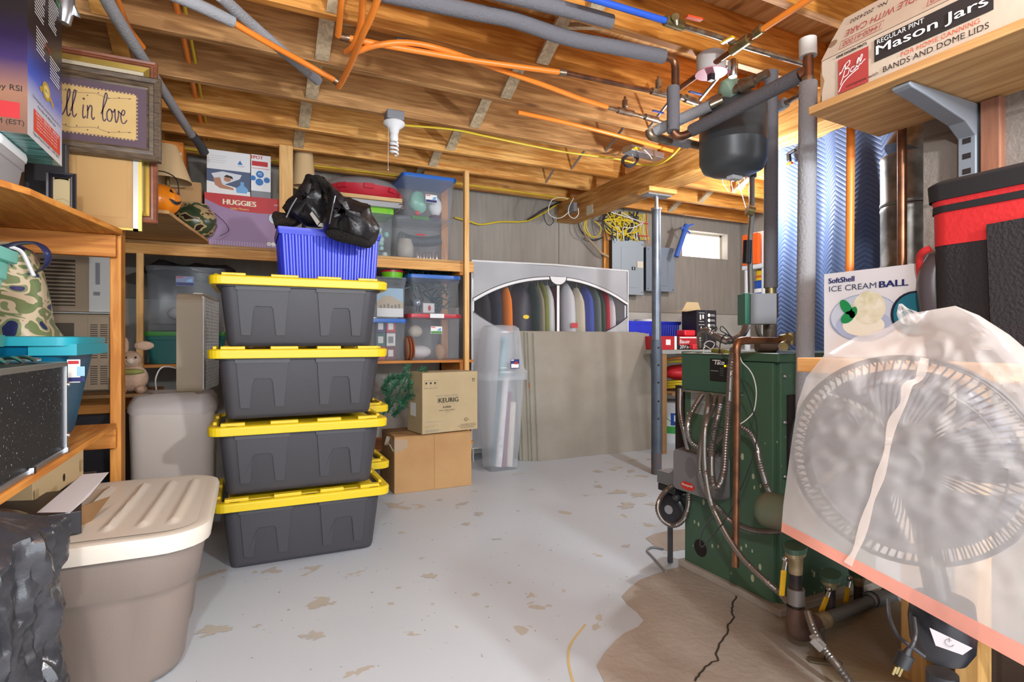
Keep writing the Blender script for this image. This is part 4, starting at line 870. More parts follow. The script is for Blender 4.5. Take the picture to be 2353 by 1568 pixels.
# tinsel on top
m = MB(); rg = random.Random(8)
for k in range(170):
    a = V((rg.uniform(x0-.02, x1-.05), rg.uniform(4.15, 4.38), zt2+.006+rg.uniform(0, .055))); d = V((rg.uniform(-1, 1), rg.uniform(-1, 1), rg.uniform(-.5, .9)))*.035
    m.tube([a-d*.6, a+V((0, 0, .006)), a+d], .0035, MAT('teal_tinsel', '1f4f50', .25, .5), 4)
tag(m.obj('tinsel_garland'), 'dark teal tinsel garland heaped on the blue lid, middle shelf', 'garland', kind='stuff')
x0, x1 = cx_of(862, 935, 780, 4.09); zt3 = onY(910, 733, 4.09).z
t, Ff = bin_box('storage_bin', 'clear bin with blue lid of ornament boxes at left of the middle shelf', x0-.12, x1, 4.09, 4.44, zs, zt3, CLEAR, BLUELID, taper=.95)
for k, (a, b, c_) in enumerate(((.0, 0, RED), (.075, 0, MAT('maroon_card', '7a3040', .5)), (0, .1, MAT('teal_card', '2f6a66', .5)), (.075, .1, WPRINT), (0, .2, NAVY), (.075, .2, RED))):
    bx_ = MB().box(x0+.02+a, x0+.085+a, 4.14, 4.22, zs+.008+b, zs+.10+b, c_); bx_.rect(frame((x0+.02+a, 4.14, zs+.008+b), (1, 0, 0), (0, 0, 1)), .012, .02, .05, .07, WPRINT if c_ is not WPRINT else GREY)
    tag(bx_.obj('ornament_box'), 'small %s ornament box, %s row in the clear bin behind the totes' % (['red', 'maroon', 'teal', 'white', 'navy', 'crimson'][k], ['bottom', 'bottom', 'middle', 'middle', 'top', 'top'][k]), 'box', 'ornament boxes in the clear bin')
zt4 = onY(910, 637, 4.08).z
t, Ff = bin_box('storage_bin', 'clear bin showing a snowy village picture, above the ornament box bin', x0-.12, x1, 4.08, 4.44, zt3+.002, zt4, CLEAR, CLEARG, taper=.92)
m = MB().box(x0+.02, x1-.02, 4.12, 4.125, zt3+.015, zt4-.08, MAT('sky_card', '9cc0d8', .5)); F_ = frame((x0+.02, 4.12, zt3+.015), (1, 0, 0), (0, 0, 1)); w_, h_ = x1-x0-.04, zt4-zt3-.095
m.poly(F_, [(0, 0), (w_, 0), (w_, h_*.5), (w_*.8, h_*.6), (w_*.5, h_*.75), (w_*.2, h_*.7), (0, h_*.5)], MAT('village_tan', 'bfae8f', .6)); m.rect(F_, 0, 0, w_, h_*.3, WPRINT, .0014)
for k in range(6): m.rect(F_, w_*(.1+.14*k), h_*.3, w_*(.18+.14*k), h_*(.4+.03*(k % 3)), MAT('village_dark', '7d7060', .6), .0018)
tag(m.obj('village_picture'), 'snowy village picture standing inside the clear bin', 'picture')
cxg = onY(903, 625, 4.2).x
t = thing('round_tub', 'round lime green tub with red lid on the snowy village bin', 'tub', (cxg, 4.22, zt4+.001))
MB().lathe([(.075, 0), (.082, .05)], (cxg, 4.22, zt4+.001), MAT('lime_tub', '74c81e', .35), 24).obj('body', t); MB().lathe([(.086, .045), (.087, .06), (.08, .064)], (cxg, 4.22, zt4+.001), REDP, 24).obj('lid', t)
for k in range(5):
    xx = x1+.004+.011*k-.0; tag(MB().lathe([(.085, 0), (.09, .004), (.06, .007)], (xx, 4.14, zs+.091), MAT('plate_red', 'a3402c', .4) if k % 2 else MAT('plate_tan', 'c99c76', .4), 24, axis=(1, 0, .05)).obj('plate'), 'decorated plates standing on edge between the clear bins', 'plate', 'plates between the bins')

# =================== BLUE CRATE WITH JACKET ===================
CRB = MAT('cobalt_plastic', '2f3ed0', .35)
def crate(name, label, c, hx, hy, h, z0, nrib, mat, rz=0):
    t = thing(name, label, 'crate', (c[0], c[1], z0))
    m = MB(); n = 200
    def ring(z, hx, hy, amp):
        o = []
        per = [(-hx, -hy, 1, 0, 2*hx), (hx, -hy, 0, 1, 2*hy), (hx, hy, -1, 0, 2*hx), (-hx, hy, 0, -1, 2*hy)]
        for x, y, dx, dy, L in per:
            k = int(nrib*L/(2*hx))*4; 
            for i in range(k):
                s = i/k; a = amp*(1 if (i % 4) in (1, 2) else 0); o.append((c[0]+x+dx*L*s+dy*a, c[1]+y+dy*L*s-dx*a, z))
        return o
    m.rings([ring(z0, hx*.9, hy*.9, .007), ring(z0+h-.03, hx*.955, hy*.955, .007)], mat, True, False, smooth=False)
    m.obj('body', t)
    m = MB(); m.rings([[(c[0]+x*a, c[1]+y*b, z0+z) for x, y in rrect(1, 1, .03)] for a, b, z in ((hx, hy, h-.032), (hx*1.02, hy*1.03, h-.012), (hx*1.02, hy*1.03, h), (hx*.94, hy*.92, h), (hx*.93, hy*.91, h-.05))], mat, False, False, smooth=False); m.obj('rim', t)
    return t
zc = 1.290
x0, x1 = onY(640, 570, 2.74).x, onY(874, 570, 2.74).x
crate('plastic_crate', 'cobalt blue ribbed crate on top of the front stack of yellow lidded totes', ((x0+x1)/2, 2.91), (x1-x0)/2, .16, .235, zc, 16, CRB)
LEATH = MAT('black_leather', '1c1a1a', .36, bump=.8, bscale=16, c2='29262a', scale=6); FUR = MAT('black_fur', '17130f', .95, bump=1, bscale=90); FURB = MAT('brown_fur', '2e231b', .95, bump=1, bscale=90)
def puff(m, px, D, th, mat, cen=None, lv=5, jit=.01, sq=.6, dz=0):
    P = smooth_path([W(u, v, D) for u, v in px]+[W(px[0][0], px[0][1], D)], 4)[:-1]
    C = sum(P, V())/len(P) if cen is None else W(cen[0], cen[1], D); d = V((SA, CA, 0)); R = []
    for k in range(-lv, lv+1):
        a = k/lv*math.pi/2; s = max(math.cos(a), .02)**sq; R.append([C+(p-C)*s+d*math.sin(a)*th+noise.noise_vector(p*14+V((k*.5, 0, 0)))*jit for p in P])
    return m.rings(R, mat)
t = thing('jacket', 'black leather jacket with fur trim draped over the cobalt crate', 'jacket', W(750, 510, 2.78))
puff(MB(), [(655, 495), (672, 465), (690, 445), (712, 412), (735, 408), (752, 425), (765, 455), (762, 520), (740, 520), (700, 518)], 2.66, .10, LEATH, jit=.032).obj('hood', t); hood = t.children[0] if t.children else t
puff(MB(), [(755, 420), (775, 445), (800, 455), (845, 480), (865, 520), (855, 560), (815, 560), (750, 532), (758, 480)], 2.56, .085, LEATH, jit=.032).obj('sleeve', t)
puff(MB(), [(750, 532), (775, 530), (830, 545), (855, 560), (840, 567), (800, 560), (760, 545)], 2.53, .06, FUR, jit=.012).obj('fur_trim', t)
puff(MB(), [(630, 500), (640, 488), (670, 493), (690, 505), (680, 520), (635, 528)], 2.72, .06, FURB, jit=.015).obj('fur_collar', t)
puff(MB(), [(712, 408), (725, 403), (738, 410), (752, 425), (760, 450), (755, 460), (742, 430), (728, 415)], 2.6, .035, FUR, jit=.01).obj('fur_trim', t)
m = MB(); m.tube([W(770, 450, 2.45), W(764, 480, 2.45), W(757, 515, 2.45)], .003, STEEL, 5, sm=3); m.tube([W(682, 455, 2.53), W(668, 478, 2.53), W(658, 500, 2.54)], .003, GREY, 5, sm=3); m.split('zipper', t)
m = MB(); A = [(712, 492), (717, 486), (735, 510), (729, 518)]; m.add([W(u, v, 2.53) for u, v in A], [(0, 1, 2, 3)], MAT('reflective', 'a9a49a', .3)); m.add([W(u, v, 2.53) for u, v in [(730, 520), (737, 512), (757, 518), (755, 524)]], [(0, 1, 2, 3)], MAT('reflective', 'a9a49a', .3)); m.obj('reflective_strip', t, solid=.002)
tag(MB().box((x0+x1)/2+.13, (x0+x1)/2+.235, 2.80, 2.97, zc+.24, zc+.25, WPRINT).obj('paper_note'), 'white paper edge lying on the back of the cobalt crate', 'paper')
# =================== LEFT, BEHIND THE SHELF POST ===================
ACB = MAT('beige_appliance', 'a08d75', .5); ACW = MAT('appliance_white', 'cfd0cc', .45); ACD = MAT('louvre_dark', '4d4234', .6)
dk = MB().box(-1.35, -.62, 3.72, 4.2, 0, .60, MAT('black_tote', '26242a', .5)).obj('storage_box', bevel=.01); tag(dk, 'black box on the floor under the beige air conditioners', 'box')
wb_ = MB().box(-1.0, -.63, 3.73, 4.1, .601, .70, ORWX).obj('wooden_crate', bevel=.003); tag(wb_, 'low orange brown wooden crate supporting the board under the air conditioners', 'crate')
pb = MB().box(-1.45, -.46, 3.52, 4.04, .702, .72, CARDD).obj('wooden_board', bevel=.002); tag(pb, 'thin brown board under the lower air conditioner and toy rabbit', 'board')
zl0, zl1 = .722, onY(190, 722, 3.75).z
def ac(name, label, u0, u1, z0, z1, louv):
    x0, x1 = onY(u0, 800, 3.75).x, onY(u1, 800, 3.75).x
    t = thing(name, label, 'air conditioner', XY(x0, x1, 3.75, 4.1, z0))
    MB().box(x0, x1, 3.77, 4.15, z0, z1, ACW if louv else ACB).obj('casing', t, bevel=.006)
    m = MB(); m.box(x0, x1-.10, 3.745, 3.77, z0+.01, z1-.01, ACB)
    if louv:
        n = 12; m.box(x0+.02, x1-.16, 3.743, 3.746, z0+.04, z1-.03, ACD)
        for k in range(n): m.box(x0+.02, x1-.16, 3.728, 3.744, z0+.045+k*(z1-z0-.08)/n, z0+.055+k*(z1-z0-.08)/n, ACB)
    m.obj('front_grille', t, bevel=.002)
    m = MB(); m.box(x1-.10, x1-.004, 3.742, 3.77, z0+.01, z1-.01, ACW if louv else ACB)
    if louv: m.box(x1-.07, x1-.05, 3.74, 3.743, z0+.16, z1-.04, GREY).box(x1-.08, x1-.05, 3.74, 3.743, z0+.10, z0+.12, GREY)
    else:
        for c in range(2):
            for k in range(28):
                if k in (9, 10, 11): continue
                zz = z0+.04+k*.012
                if zz < z1-.03: m.box(x1-.088+c*.045, x1-.055+c*.045, 3.739, 3.743, zz, zz+.005, ACD)
        m.box(x0+.02, x0+.10, 3.738, 3.743, z1-.12, z1-.05, ACD)
    m.obj('control_panel', t, bevel=.001); return t
ac('air_conditioner', 'lower beige window air conditioner with side vents behind the left shelf post', 118, 253, zl0, zl1, False)
ac('air_conditioner', 'upper window air conditioner with horizontal louvres and white control panel', 82, 256, zl1+.003, onY(170, 585, 3.75).z, True)
# box fan on white bin
FBN = MAT('fan_beige', 'a3937c', .5)
binc = (-.335, 3.42)
WB = TRANSP('milky_bin', 'efe4da', .97, .4, .3)
t = thing('waste_bin', 'milky white bin lined with a frosted bag, behind the big taupe tote', 'bin', (binc[0], binc[1], 0))
MB().loft([(0, .16, .15, .05), (.02, .17, .16, .06), (.18, .175, .165, .06), (.2, .18, .17, .06), (.66, .19, .18, .06), (.67, .19, .18, .06)], WB, off=binc).obj('body', t)
m = MB(); R = []
for i, (z, r) in enumerate(((.64, .195), (.67, .198), (.70, .19), (.725, .17), (.735, .13), (.72, .10))):
    R.append([V((binc[0]+x*r/.19, binc[1]+y*r/.19, z+.022*noise.noise(V((x*18, y*18, i*.6))))) + noise.noise_vector(V((x*14, y*14, i)))*.012 for x, y in rrect(.19, .18, .07, 9)])
m.rings(R, TRANSP('bag_film', 'e6deda', .8, .3, .4), False, False).obj('bag_liner', t)
Tm = Matrix.Translation((-.262, 3.34, .715)) @ Matrix.Rotation(math.radians(-6), 4, 'Z')
t = thing('box_fan', 'beige box fan standing on edge on top of the milky white bin', 'fan', (-.262, 3.34, .715), math.radians(-6), world=False)
m = MB(); m.rings([[(x, .26+yy, .27+zz) for yy, zz in rrect(.26, .265, .05, 5)] for x in (-.065, .055)], FBN, False, False, smooth=False)
m.rings([[(x, .26+yy, .27+zz) for yy, zz in rrect(.25, .255, .045, 5)] for x in (.055, -.065)], FBN, False, False, smooth=False)
m.rings([[(-.065, .26+yy, .27+zz) for yy, zz in rrect(a, b, .05, 5)] for a, b in ((.26, .265), (.25, .255))], FBN, False, False, smooth=False); m.rings([[(.055, .26+yy, .27+zz) for yy, zz in rrect(a, b, .05, 5)] for a, b in ((.26, .265), (.25, .255))], FBN, False, False, smooth=False)
m.obj('housing', t)
m = MB()
for k in range(26): z = .03+k*.0185; m.tube([(.057, .01, z), (.057, .51, z)], .0018, ACW, 4)
for k in range(13): y = .03+k*.038; m.tube([(.058, y, .02), (.058, y, .52)], .0018, ACW, 4)
m.box(.052, .06, .008, .06, .03, .52, ACW); m.obj('grille', t)
m = MB(); m.lathe([(.05, -.03), (.05, .03)], (0, .26, .27), BLACK, 16, axis=(1, 0, 0))
for k in range(5):
    a = k*1.2566; m.add([(.02, .26+.05*math.cos(a), .27+.05*math.sin(a)), (-.02, .26+.05*math.cos(a+.6), .27+.05*math.sin(a+.6)), (-.03, .26+.21*math.cos(a+.7), .27+.21*math.sin(a+.7)), (.03, .26+.21*math.cos(a-.1), .27+.21*math.sin(a-.1))], [(0, 1, 2, 3)], DGREY)
m.obj('fan_blades', t)
MB().box(-.02, .03, .16, .3, .535, .55, ACW).obj('control_knob', t, bevel=.006)
# clear tote, teal tote, black bags, rabbit
x0, x1 = cx_of(330, 470, 660, 4.07)
t, Ff = bin_box('storage_bin', 'teal tote with green lid on the middle shelf left of the front stack', x0, x1+.12, 4.07, 4.45, .857, onY(370, 762, 4.07).z, MAT('teal_tote', '1e6a66', .4), MAT('green_lid', '3f8f3a', .4))
zz = onY(370, 762, 4.07).z
t, Ff = bin_box('storage_bin', 'large clear tote with blue sticker above the teal tote', x0, x1+.12, 4.07, 4.45, zz+.05, onY(370, 610, 4.07).z, CLEARG, None, taper=.9)
tag(MB().box(x0+.02, x1+.1, 4.08, 4.44, zz+.003, zz+.045, CLEARG).obj('clear_lid', bevel=.01), 'flat clear lid between the teal tote and the large clear tote', 'lid')
sticker(t, Ff, .17, .24, .10, .06, NAVY, MAT('slate_sticker', '7785a8', .5))
tag(MB().ball((x0+.2, 4.2, zz+.12), .07, WHITE, 14, 8, (1.3, .8, .7)).obj('white_dish'), 'white dish inside the large clear tote', 'dish')
for k, (u, v, rx) in enumerate(((400, 590, .2), (470, 600, .16))):
    p = onY(u, v, 4.2); tag(MB().ball((p.x, 4.27, 1.46), .13, LEATH, 20, 12, (1.5, .9, .36), jit=.05).obj('black_bag'), ['crumpled black bag lying on the large clear tote', 'second crumpled black bag squeezed under the upper shelf behind the front stack'][k], 'bag')
RAB = MAT('rabbit_plush', 'c7a68e', .95, bump=.6, bscale=90)
px_ = -.555; t = thing('toy_rabbit', 'beige plush toy rabbit with floppy ears on the brown board', 'toy', (px_, 3.60, .722))
m = MB(); m.ball((px_, 3.60, .80), .075, RAB, 16, 10, (1, .8, 1.0)); m.ball((px_+.045, 3.56, .74), .03, RAB, 10, 6, (1, 1.6, .8)); m.ball((px_-.045, 3.56, .74), .03, RAB, 10, 6, (1, 1.6, .8)); m.obj('body', t)
m = MB(); m.ball((px_-.005, 3.585, .90), .05, RAB, 16, 10, (1, .9, .95)); m.ball((px_, 3.545, .895), .02, MAT('muzzle', 'e2cdb8', .9), 8, 6); m.ball((px_-.02, 3.545, .912), .006, BLACK, 8, 5); m.ball((px_+.022, 3.545, .912), .006, BLACK, 8, 5); m.obj('head', t)
m = MB(); m.ball((px_+.055, 3.58, .975), .055, RAB, 12, 8, (.85, .25, .45)); m.obj('ear', t); m = MB(); m.ball((px_-.03, 3.58, .975), .05, RAB, 12, 8, (.35, .25, .9)); m.obj('ear', t)
MB().ball((px_, 3.565, .835), .05, MAT('rabbit_scarf', '9ea05a', .9), 14, 8, (1.2, 1, .35)).obj('scarf', t)
tag(MB().tube([(px_+.11, 3.6, .724), (px_+.11, 3.58, .80), (px_+.15, 3.57, .86), (px_+.26, 3.6, .83)], .004, WCABLE, 6, sm=5).obj('cord'), 'thin white cord looping beside the toy rabbit', 'cord')

# =================== CARTONS BY THE SHELF ===================
t = thing('carton', 'plain brown carton on the floor under the lettered coffee maker carton', 'carton', (1.14, 3.79, 0), 0, None, False)
m = MB(); sx, sy, sz = .54, .37, .372; CARDL = MAT('carton_tan', 'b48a5a', .8, c2='c29a68', scale=3, bump=.06, bscale=50)
m.box(-sx/2, sx/2, -sy/2, sy/2, 0, sz-.002, CARDL); F_ = front(sx, sy); m.obj('body', t, bevel=.004)
m = MB(); m.add([(-sx/2, -sy/2, sz), (sx/2, -sy/2, sz), (sx/2-.002, -.003, sz+.002), (-sx/2+.01, -.003, sz+.002)], [(0, 1, 2, 3)], CARDL); m.obj('flap', t, solid=.003)
m = MB(); m.add([(-sx/2, sy/2, sz), (sx/2, sy/2, sz), (sx/2-.002, .003, sz+.002), (-sx/2+.01, .003, sz+.002)], [(0, 1, 2, 3)], CARDD); m.obj('flap', t, solid=.003)
m = MB(); L_ = left(sx, sy); m.poly(F_, [(0, .36), (.09, .35), (.085, .30), (.03, .27), (.0, .28)], TRANSP('clear_tape', 'd6cdbb', .45, .1, .2), .002); m.poly(L_, [(.28, .36), (.37, .35), (.37, .26), (.33, .3), (.27, .28), (.25, .33)], MATS['clear_tape'], .006); m.tube([(-sx/2-.004, -sy/2+.0, .28), (-sx/2-.03, -sy/2+.02, .33), (-sx/2-.035, -sy/2+.08, .31), (-sx/2-.01, -sy/2+.12, .36)], .012, MATS['clear_tape'], 6, sm=4, flat=.15)
m.rect(F_, .27, .0, .272, sz, CARDD, .0012); m.obj('loose_tape', t)
t = thing('carton', 'yellowish coffee maker carton with black lettering standing on the plain brown carton', 'carton', (1.243, 3.735, .380), math.radians(9.5), None, False)
sx, sy, sz = .428, .235, .405; m = MB(); m.box(-sx/2, sx/2, -sy/2, sy/2, 0, sz, CARD2); m.obj('body', t, bevel=.003)
m = MB(); F_ = front(sx, sy); L_ = left(sx, sy)
m.text(F_, 'KEURIG', .122, .203, .150, INK, bold=.0009, h=.031); m.rect(F_, .113, .205, .118, .211, INK).rect(F_, .113, .2155, .118, .2215, INK).rect(F_, .113, .226, .118, .232, INK)
m.text(F_, 'K-DUO', .155, .165, .06, INK, h=.014, bold=.0006); m.text(F_, 'BLACK / NOIR / NEGRO', .125, .146, .12, INK); m.text(F_, 'FRAGILE   FRAGILE   FRAGILE', .10, .244, .17, GREY); m.text(F_, 'SINGLE SERVE AND CARAFE COFFEE MAKER', .13, .190, .115, GREY); m.text(F_, 'Hardware', .17, .134, .04, GREY)
for k, sx_ in enumerate((.025, .058, .09)):
    m.line(F_, [(.015, .302), (.115, .302), (.115, .355), (.015, .355), (.015, .302)], .0012, INK, sm=0) if k == 0 else None
    m.disc(F_, sx_+.004, .338, .008, INK, ry=.006); m.rect(F_, sx_+.003, .322, sx_+.005, .336, INK); m.rect(F_, sx_-.004, .306, sx_+.014, .309, GREY)
for k in (0, .012): m.rect(F_, .385+k, .335, .389+k, .352, INK); m.poly(F_, [(.382+k, .352), (.392+k, .352), (.387+k, .362)], INK)
m.disc(F_, .335, .075, .013, INK); m.disc(F_, .335, .075, .0105, CARD2, .002); m.text(F_, 'UL', .328, .071, .013, INK, off=.003); m.text(F_, 'c', .315, .071, .006, INK); m.text(F_, 'us', .35, .071, .01, INK)
for k, (s_, x, w_) in enumerate((('FOR HOUSEHOLD USE ONLY', .29, .12), ('POUR USAGE DOMESTIQUE SEULEMENT', .27, .145), ('SOLO PARA USO DOMESTICO', .29, .11))): m.text(F_, s_, x, .038-.011*k, w_, INK)
m.text(F_, 'QTY  12/18   1 UNIT', .02, .045, .07, GREY); m.text(F_, 'KEURIG GREEN MOUNTAIN INC', .02, .02, .11, GREY); m.rect(F_, .02, .077, .14, .0785, GREY); m.text(F_, 'BURLINGTON MA', .02, .01, .10, GREY)
m.text(L_, 'KEURIG', .05, .24, .09, INK); m.rect(L_, .05, .11, .14, .20, WPRINT); m.text(L_, 'K-DUO', .07, .215, .05, INK); m.poly(L_, [(.13, .31), (.2, .32), (.19, .27), (.14, .275)], MATS['clear_tape'], .003); m.obj('printing', t)
m = MB(); m.box(-sx/2+.002, sx/2-.002, -sy/2+.002, -.002, sz, sz+.003, CARD2); m.obj('flap', t); m = MB(); m.box(-sx/2+.002, sx/2-.002, .002, sy/2-.002, sz, sz+.003, CARD2); m.obj('flap', t)
# pine boughs
PG = MAT('pine_needles', '2f6b4c', .6, c2='4a8a68', scale=9); m = MB(); rg = random.Random(11)
for (u0, v0, u1, v1) in [(880, 955, 905, 880), (890, 950, 940, 860), (905, 960, 950, 880), (900, 900, 935, 845), (930, 900, 972, 848), (880, 900, 895, 870), (940, 880, 978, 858), (895, 940, 885, 880), (915, 925, 950, 905), (890, 870, 930, 865), (900, 955, 930, 930)]:
    a = W(u0, v0, 3.86); b = W(u1, v1, 3.80); m.tube([a, b], .004, MAT('pine_stem', '3c4a35', .8), 5)
    for k in range(120):
        p = a.lerp(b, rg.random()); d = V((rg.uniform(-1, 1), rg.uniform(-1, 1), rg.uniform(-1, 1))).normalized()*rg.uniform(.02, .036)+(b-a).normalized()*.018
        m.tube([p, p+d*1.1], [.0030, .0014], PG, 3, cap=False)
tag(m.obj('pine_boughs'), 'artificial green pine boughs behind the coffee maker carton', 'artificial tree', kind='stuff')

# =================== WRAPPING PAPER BIN ===================
WBX = TRANSP('milky_clear', 'e2e8ee', .40, .2, .4); c = (1.80, 3.99)
t = thing('wrap_paper_bin', 'tall translucent wrapping paper bin with tall lid beside the garment rack', 'bin', (c[0], c[1], 0))
m = MB(); m.loft([(0, .115, .09, .04), (.012, .122, .098, .045), (.35, .145, .115, .05), (.70, .165, .128, .055), (.72, .17, .13, .055), (.735, .178, .137, .055)], WBX, True, False, off=c, n=5).obj('body', t)
m = MB(); m.loft([(.70, .185, .145, .055), (.765, .187, .146, .055), (.775, .178, .138, .055), (.80, .165, .125, .05), (1.06, .142, .108, .045), (1.10, .135, .10, .05), (1.122, .11, .08, .05), (1.125, .02, .02, .01)], WBX, False, True, off=c, n=5); m.obj('lid', t)
m = MB(); F_ = frame((c[0]+.015, c[1]-.146, .80), (1, 0, .0), (0, 0, 1)); m.rect(F_, 0, -.01, .075, .06, NAVY, .012).rect(F_, .006, -.005, .07, .025, WPRINT, .013).rect(F_, .035, .022, .06, .04, RED, .014).rect(F_, .004, .05, .028, .057, WPRINT, .013); m.obj('product_sticker', t)
def roll(name, label, a, b, r, mat): return tag(MB().tube([a, b], r, mat, 16).obj(name), label, 'wrapping paper', 'rolls in the wrapping paper bin')
AQ = MAT('aqua_wrap', '7fb0bd', .5, c2='4c7787', scale=26, ramp=(.55, .6)); WPT = MAT('white_pattern_wrap', 'e3e3e6', .5, c2='9a9aa2', scale=60, ramp=(.6, .64)); PLUM = MAT('plum_wrap', '7d4660', .4)
roll('wrapping_roll', 'aqua patterned wrapping paper roll leaning in the tall bin', (c[0]-.04, c[1], .03), (c[0]+.045, c[1]+.02, 1.03), .03, AQ)
roll('wrapping_roll', 'white patterned wrapping paper roll in the tall bin', (c[0]-.04, c[1]-.055, .03), (c[0]+.02, c[1]-.06, .72), .027, WPT)
roll('wrapping_roll', 'plum wrapping paper roll in the tall bin', (c[0]+.015, c[1]-.03, .02), (c[0]+.06, c[1]-.03, .60), .025, PLUM)
roll('wrapping_roll', 'crumpled cream wrapping paper roll in the tall bin', (c[0]+.055, c[1]-.045, .02), (c[0]+.09, c[1]-.04, .52), .028, MAT('cream_wrap', 'd9d3c7', .6, bump=.8, bscale=20))

# =================== FOAM BOARDS ===================
FB = MAT('grey_facing_board', '8f877a', .75, c2='979083', scale=5, bump=.05, bscale=60); FE = MAT('board_edge_green', 'd5dac6', .8)
fx0, fx1 = 2.195, 3.42
for k in range(5):
    dx = [0, -.042, -.062, -.11, -.13][k]; y0 = 4.085+.0212*k; m = MB()
    P = lambda x, z, q: V((x, y0+q+z*.085, z))
    x0 = fx0+dx; x1 = fx1+dx*.5; zt = 1.07+.004*k; th = .02
    vs = [P(x0, 0.001, 0), P(x1, .001, 0), P(x1, zt, 0), P(x0, zt, 0), P(x0, .001, th), P(x1, .001, th), P(x1, zt, th), P(x0, zt, th)]
    m.add(vs, [(0, 1, 2, 3), (5, 4, 7, 6)], FB); m.add(vs, [(0, 3, 7, 4), (1, 5, 6, 2), (3, 2, 6, 7), (0, 4, 5, 1)], FE)
    if k == 1: m.add([P(x0-.001, .62, 0), P(x0-.001, .66, 0), P(x0-.001, .63, th), P(x0-.001, .59, th)], [(0, 1, 2, 3)], PEX)
    tag(m.obj('insulation_board'), ['large grey faced board in front of the leaning stack beside the post', 'second grey board of the leaning stack, orange mark on its pale edge', 'third grey board from the front of the leaning stack', 'fourth grey board, near the back of the leaning stack', 'rearmost grey board of the leaning stack'][k], 'board', 'boards leaning against the garment rack')

# =================== GARMENT RACK ===================
GY = 4.30; gx0, gx1 = onY(1084, 700, GY).x, onY(1443, 700, GY).x; gz0, gz1 = .11, 1.665; GD = .31
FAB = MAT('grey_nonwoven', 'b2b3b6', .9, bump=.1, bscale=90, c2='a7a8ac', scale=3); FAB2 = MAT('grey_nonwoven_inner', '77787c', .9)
WF = TRANSP('window_film', 'd9dce2', .05, .06, .2); FABS = TRANSP('nonwoven_side', 'c4c5c8', .8, .9, .6); PIPE = MAT('white_piping', 'e6e6e6', .6)
t = thing('garment_rack', 'wide grey fabric garment rack with clear eye shaped window full of clothes', 'wardrobe', ((gx0+gx1)/2, GY+.17, 0))
gw, gh = gx1-gx0, gz1-gz0
def fpt(u, v): p = onY(u, v, GY); return (p.x-gx0, p.z-gz0)
Fg = frame((gx0, GY, gz0), (1, 0, 0), (0, 0, 1))
upper = [fpt(*q) for q in [(1087, 690), (1110, 677), (1140, 663), (1180, 650), (1225, 642), (1280, 640), (1330, 647), (1375, 662), (1410, 679), (1441, 699)]]
lower = [fpt(*q) for q in [(1087, 716), (1115, 735), (1150, 755), (1200, 775), (1260, 787), (1300, 788), (1350, 778), (1390, 762), (1420, 745), (1441, 728)]]
upper = [(p.x, p.y) for p in smooth_path([V((a, b, 0)) for a, b in upper], 3)]; lower = [(p.x, p.y) for p in smooth_path([V((a, b, 0)) for a, b in lower], 3)]
m = MB(); n = len(upper)
def wav(x, z): return .006*math.sin(x*7)+.004*math.sin(x*17+z*5)
def P3(x, z): return (x, z, -wav(x, z) if 0 else wav(x, z)*.8)
vs = [P3(x, gh) for x, z in upper]+[P3(x, z) for x, z in upper]; m.add(vs, [(i, i+1, n+i+1, n+i) for i in range(n-1)], FAB, T=Fg, smooth=True)
vs = [P3(x, z) for x, z in lower]+[P3(x, 0) for x, z in lower]; m.add(vs, [(i, i+1, n+i+1, n+i) for i in range(n-1)], FAB, T=Fg, smooth=True)
m.add([P3(0, gh), P3(*upper[0]), P3(*lower[0]), P3(0, 0)], [(0, 1, 2, 3)], FAB, T=Fg); m.add([P3(*upper[-1]), P3(gw, gh), P3(gw, 0), P3(*lower[-1])], [(0, 1, 2, 3)], FAB, T=Fg)
m.obj('front_cover', t)
MB().box(gx0, gx0+.002, GY, GY+GD, gz0, gz1, FABS).box(gx1-.002, gx1, GY, GY+GD, gz0, gz1, FABS).box(gx0, gx1, GY+GD-.002, GY+GD, gz0, gz1, FAB2).add([(gx0, GY, gz1), (gx1, GY, gz1), (gx1, GY+GD, gz1), (gx0, GY+GD, gz1)], [(0, 1, 2, 3)], FABS).obj('cover_sides', t)
m = MB(); vs = [P3(x, z) for x, z in upper]+[P3(x, z) for x, z in lower]; m.add([(a, b, c_-.002) for a, b, c_ in vs], [(i, i+1, n+i+1, n+i) for i in range(n-1)], WF, T=Fg, smooth=True).obj('clear_window', t)
m = MB()
for q, wd, mt, of in ((0, .035, BLACK, .008), (0, .022, PIPE, .012)):
    m.line(Fg, upper, wd, mt, off=of, sm=0)
m.line(Fg, lower, .008, BLACK, off=.008, sm=0)
xc = fpt(1281, 660)[0]; m.rect(Fg, xc-.02, .1, xc+.02, gh*.99-.28+.0, BLACK, .010) if 0 else None
zt = fpt(1281, 640)[1]; m.rect(Fg, xc-.021, .05, xc+.021, zt, BLACK, .009); m.rect(Fg, xc-.013, .05, xc+.013, zt, PIPE, .0125)
m.poly(Fg, [(xc+.092*math.cos(a), zt+.012-.078*abs(math.sin(a))) for a in [math.pi*k/12 for k in range(13)]], BLACK, .014); m.poly(Fg, [(xc+.082*math.cos(a), zt+.012-.068*abs(math.sin(a))) for a in [math.pi*k/12 for k in range(13)]], PIPE, .016)
m.obj('window_piping', t)
m = MB(); m.tube([(gx0, GY, gz1), ((gx0+gx1)/2, GY, gz1+.012), (gx1, GY, gz1)], .008, PIPE, 6); m.tube([(gx0, GY, gz0), (gx0, GY, gz1)], .005, PIPE, 6); m.tube([(gx1, GY, gz0), (gx1, GY, gz1)], .006, PIPE, 6); m.tube([(gx0, GY, gz0), (gx1, GY, gz0)], .005, PIPE, 6); m.obj('edge_binding', t)
m = MB()
for x in (gx0+.02, gx1-.02):
    for y in (GY+.02, GY+GD-.02): m.tube([(x, y, 0), (x, y, gz1-.03)], .011, STEEL, 8)
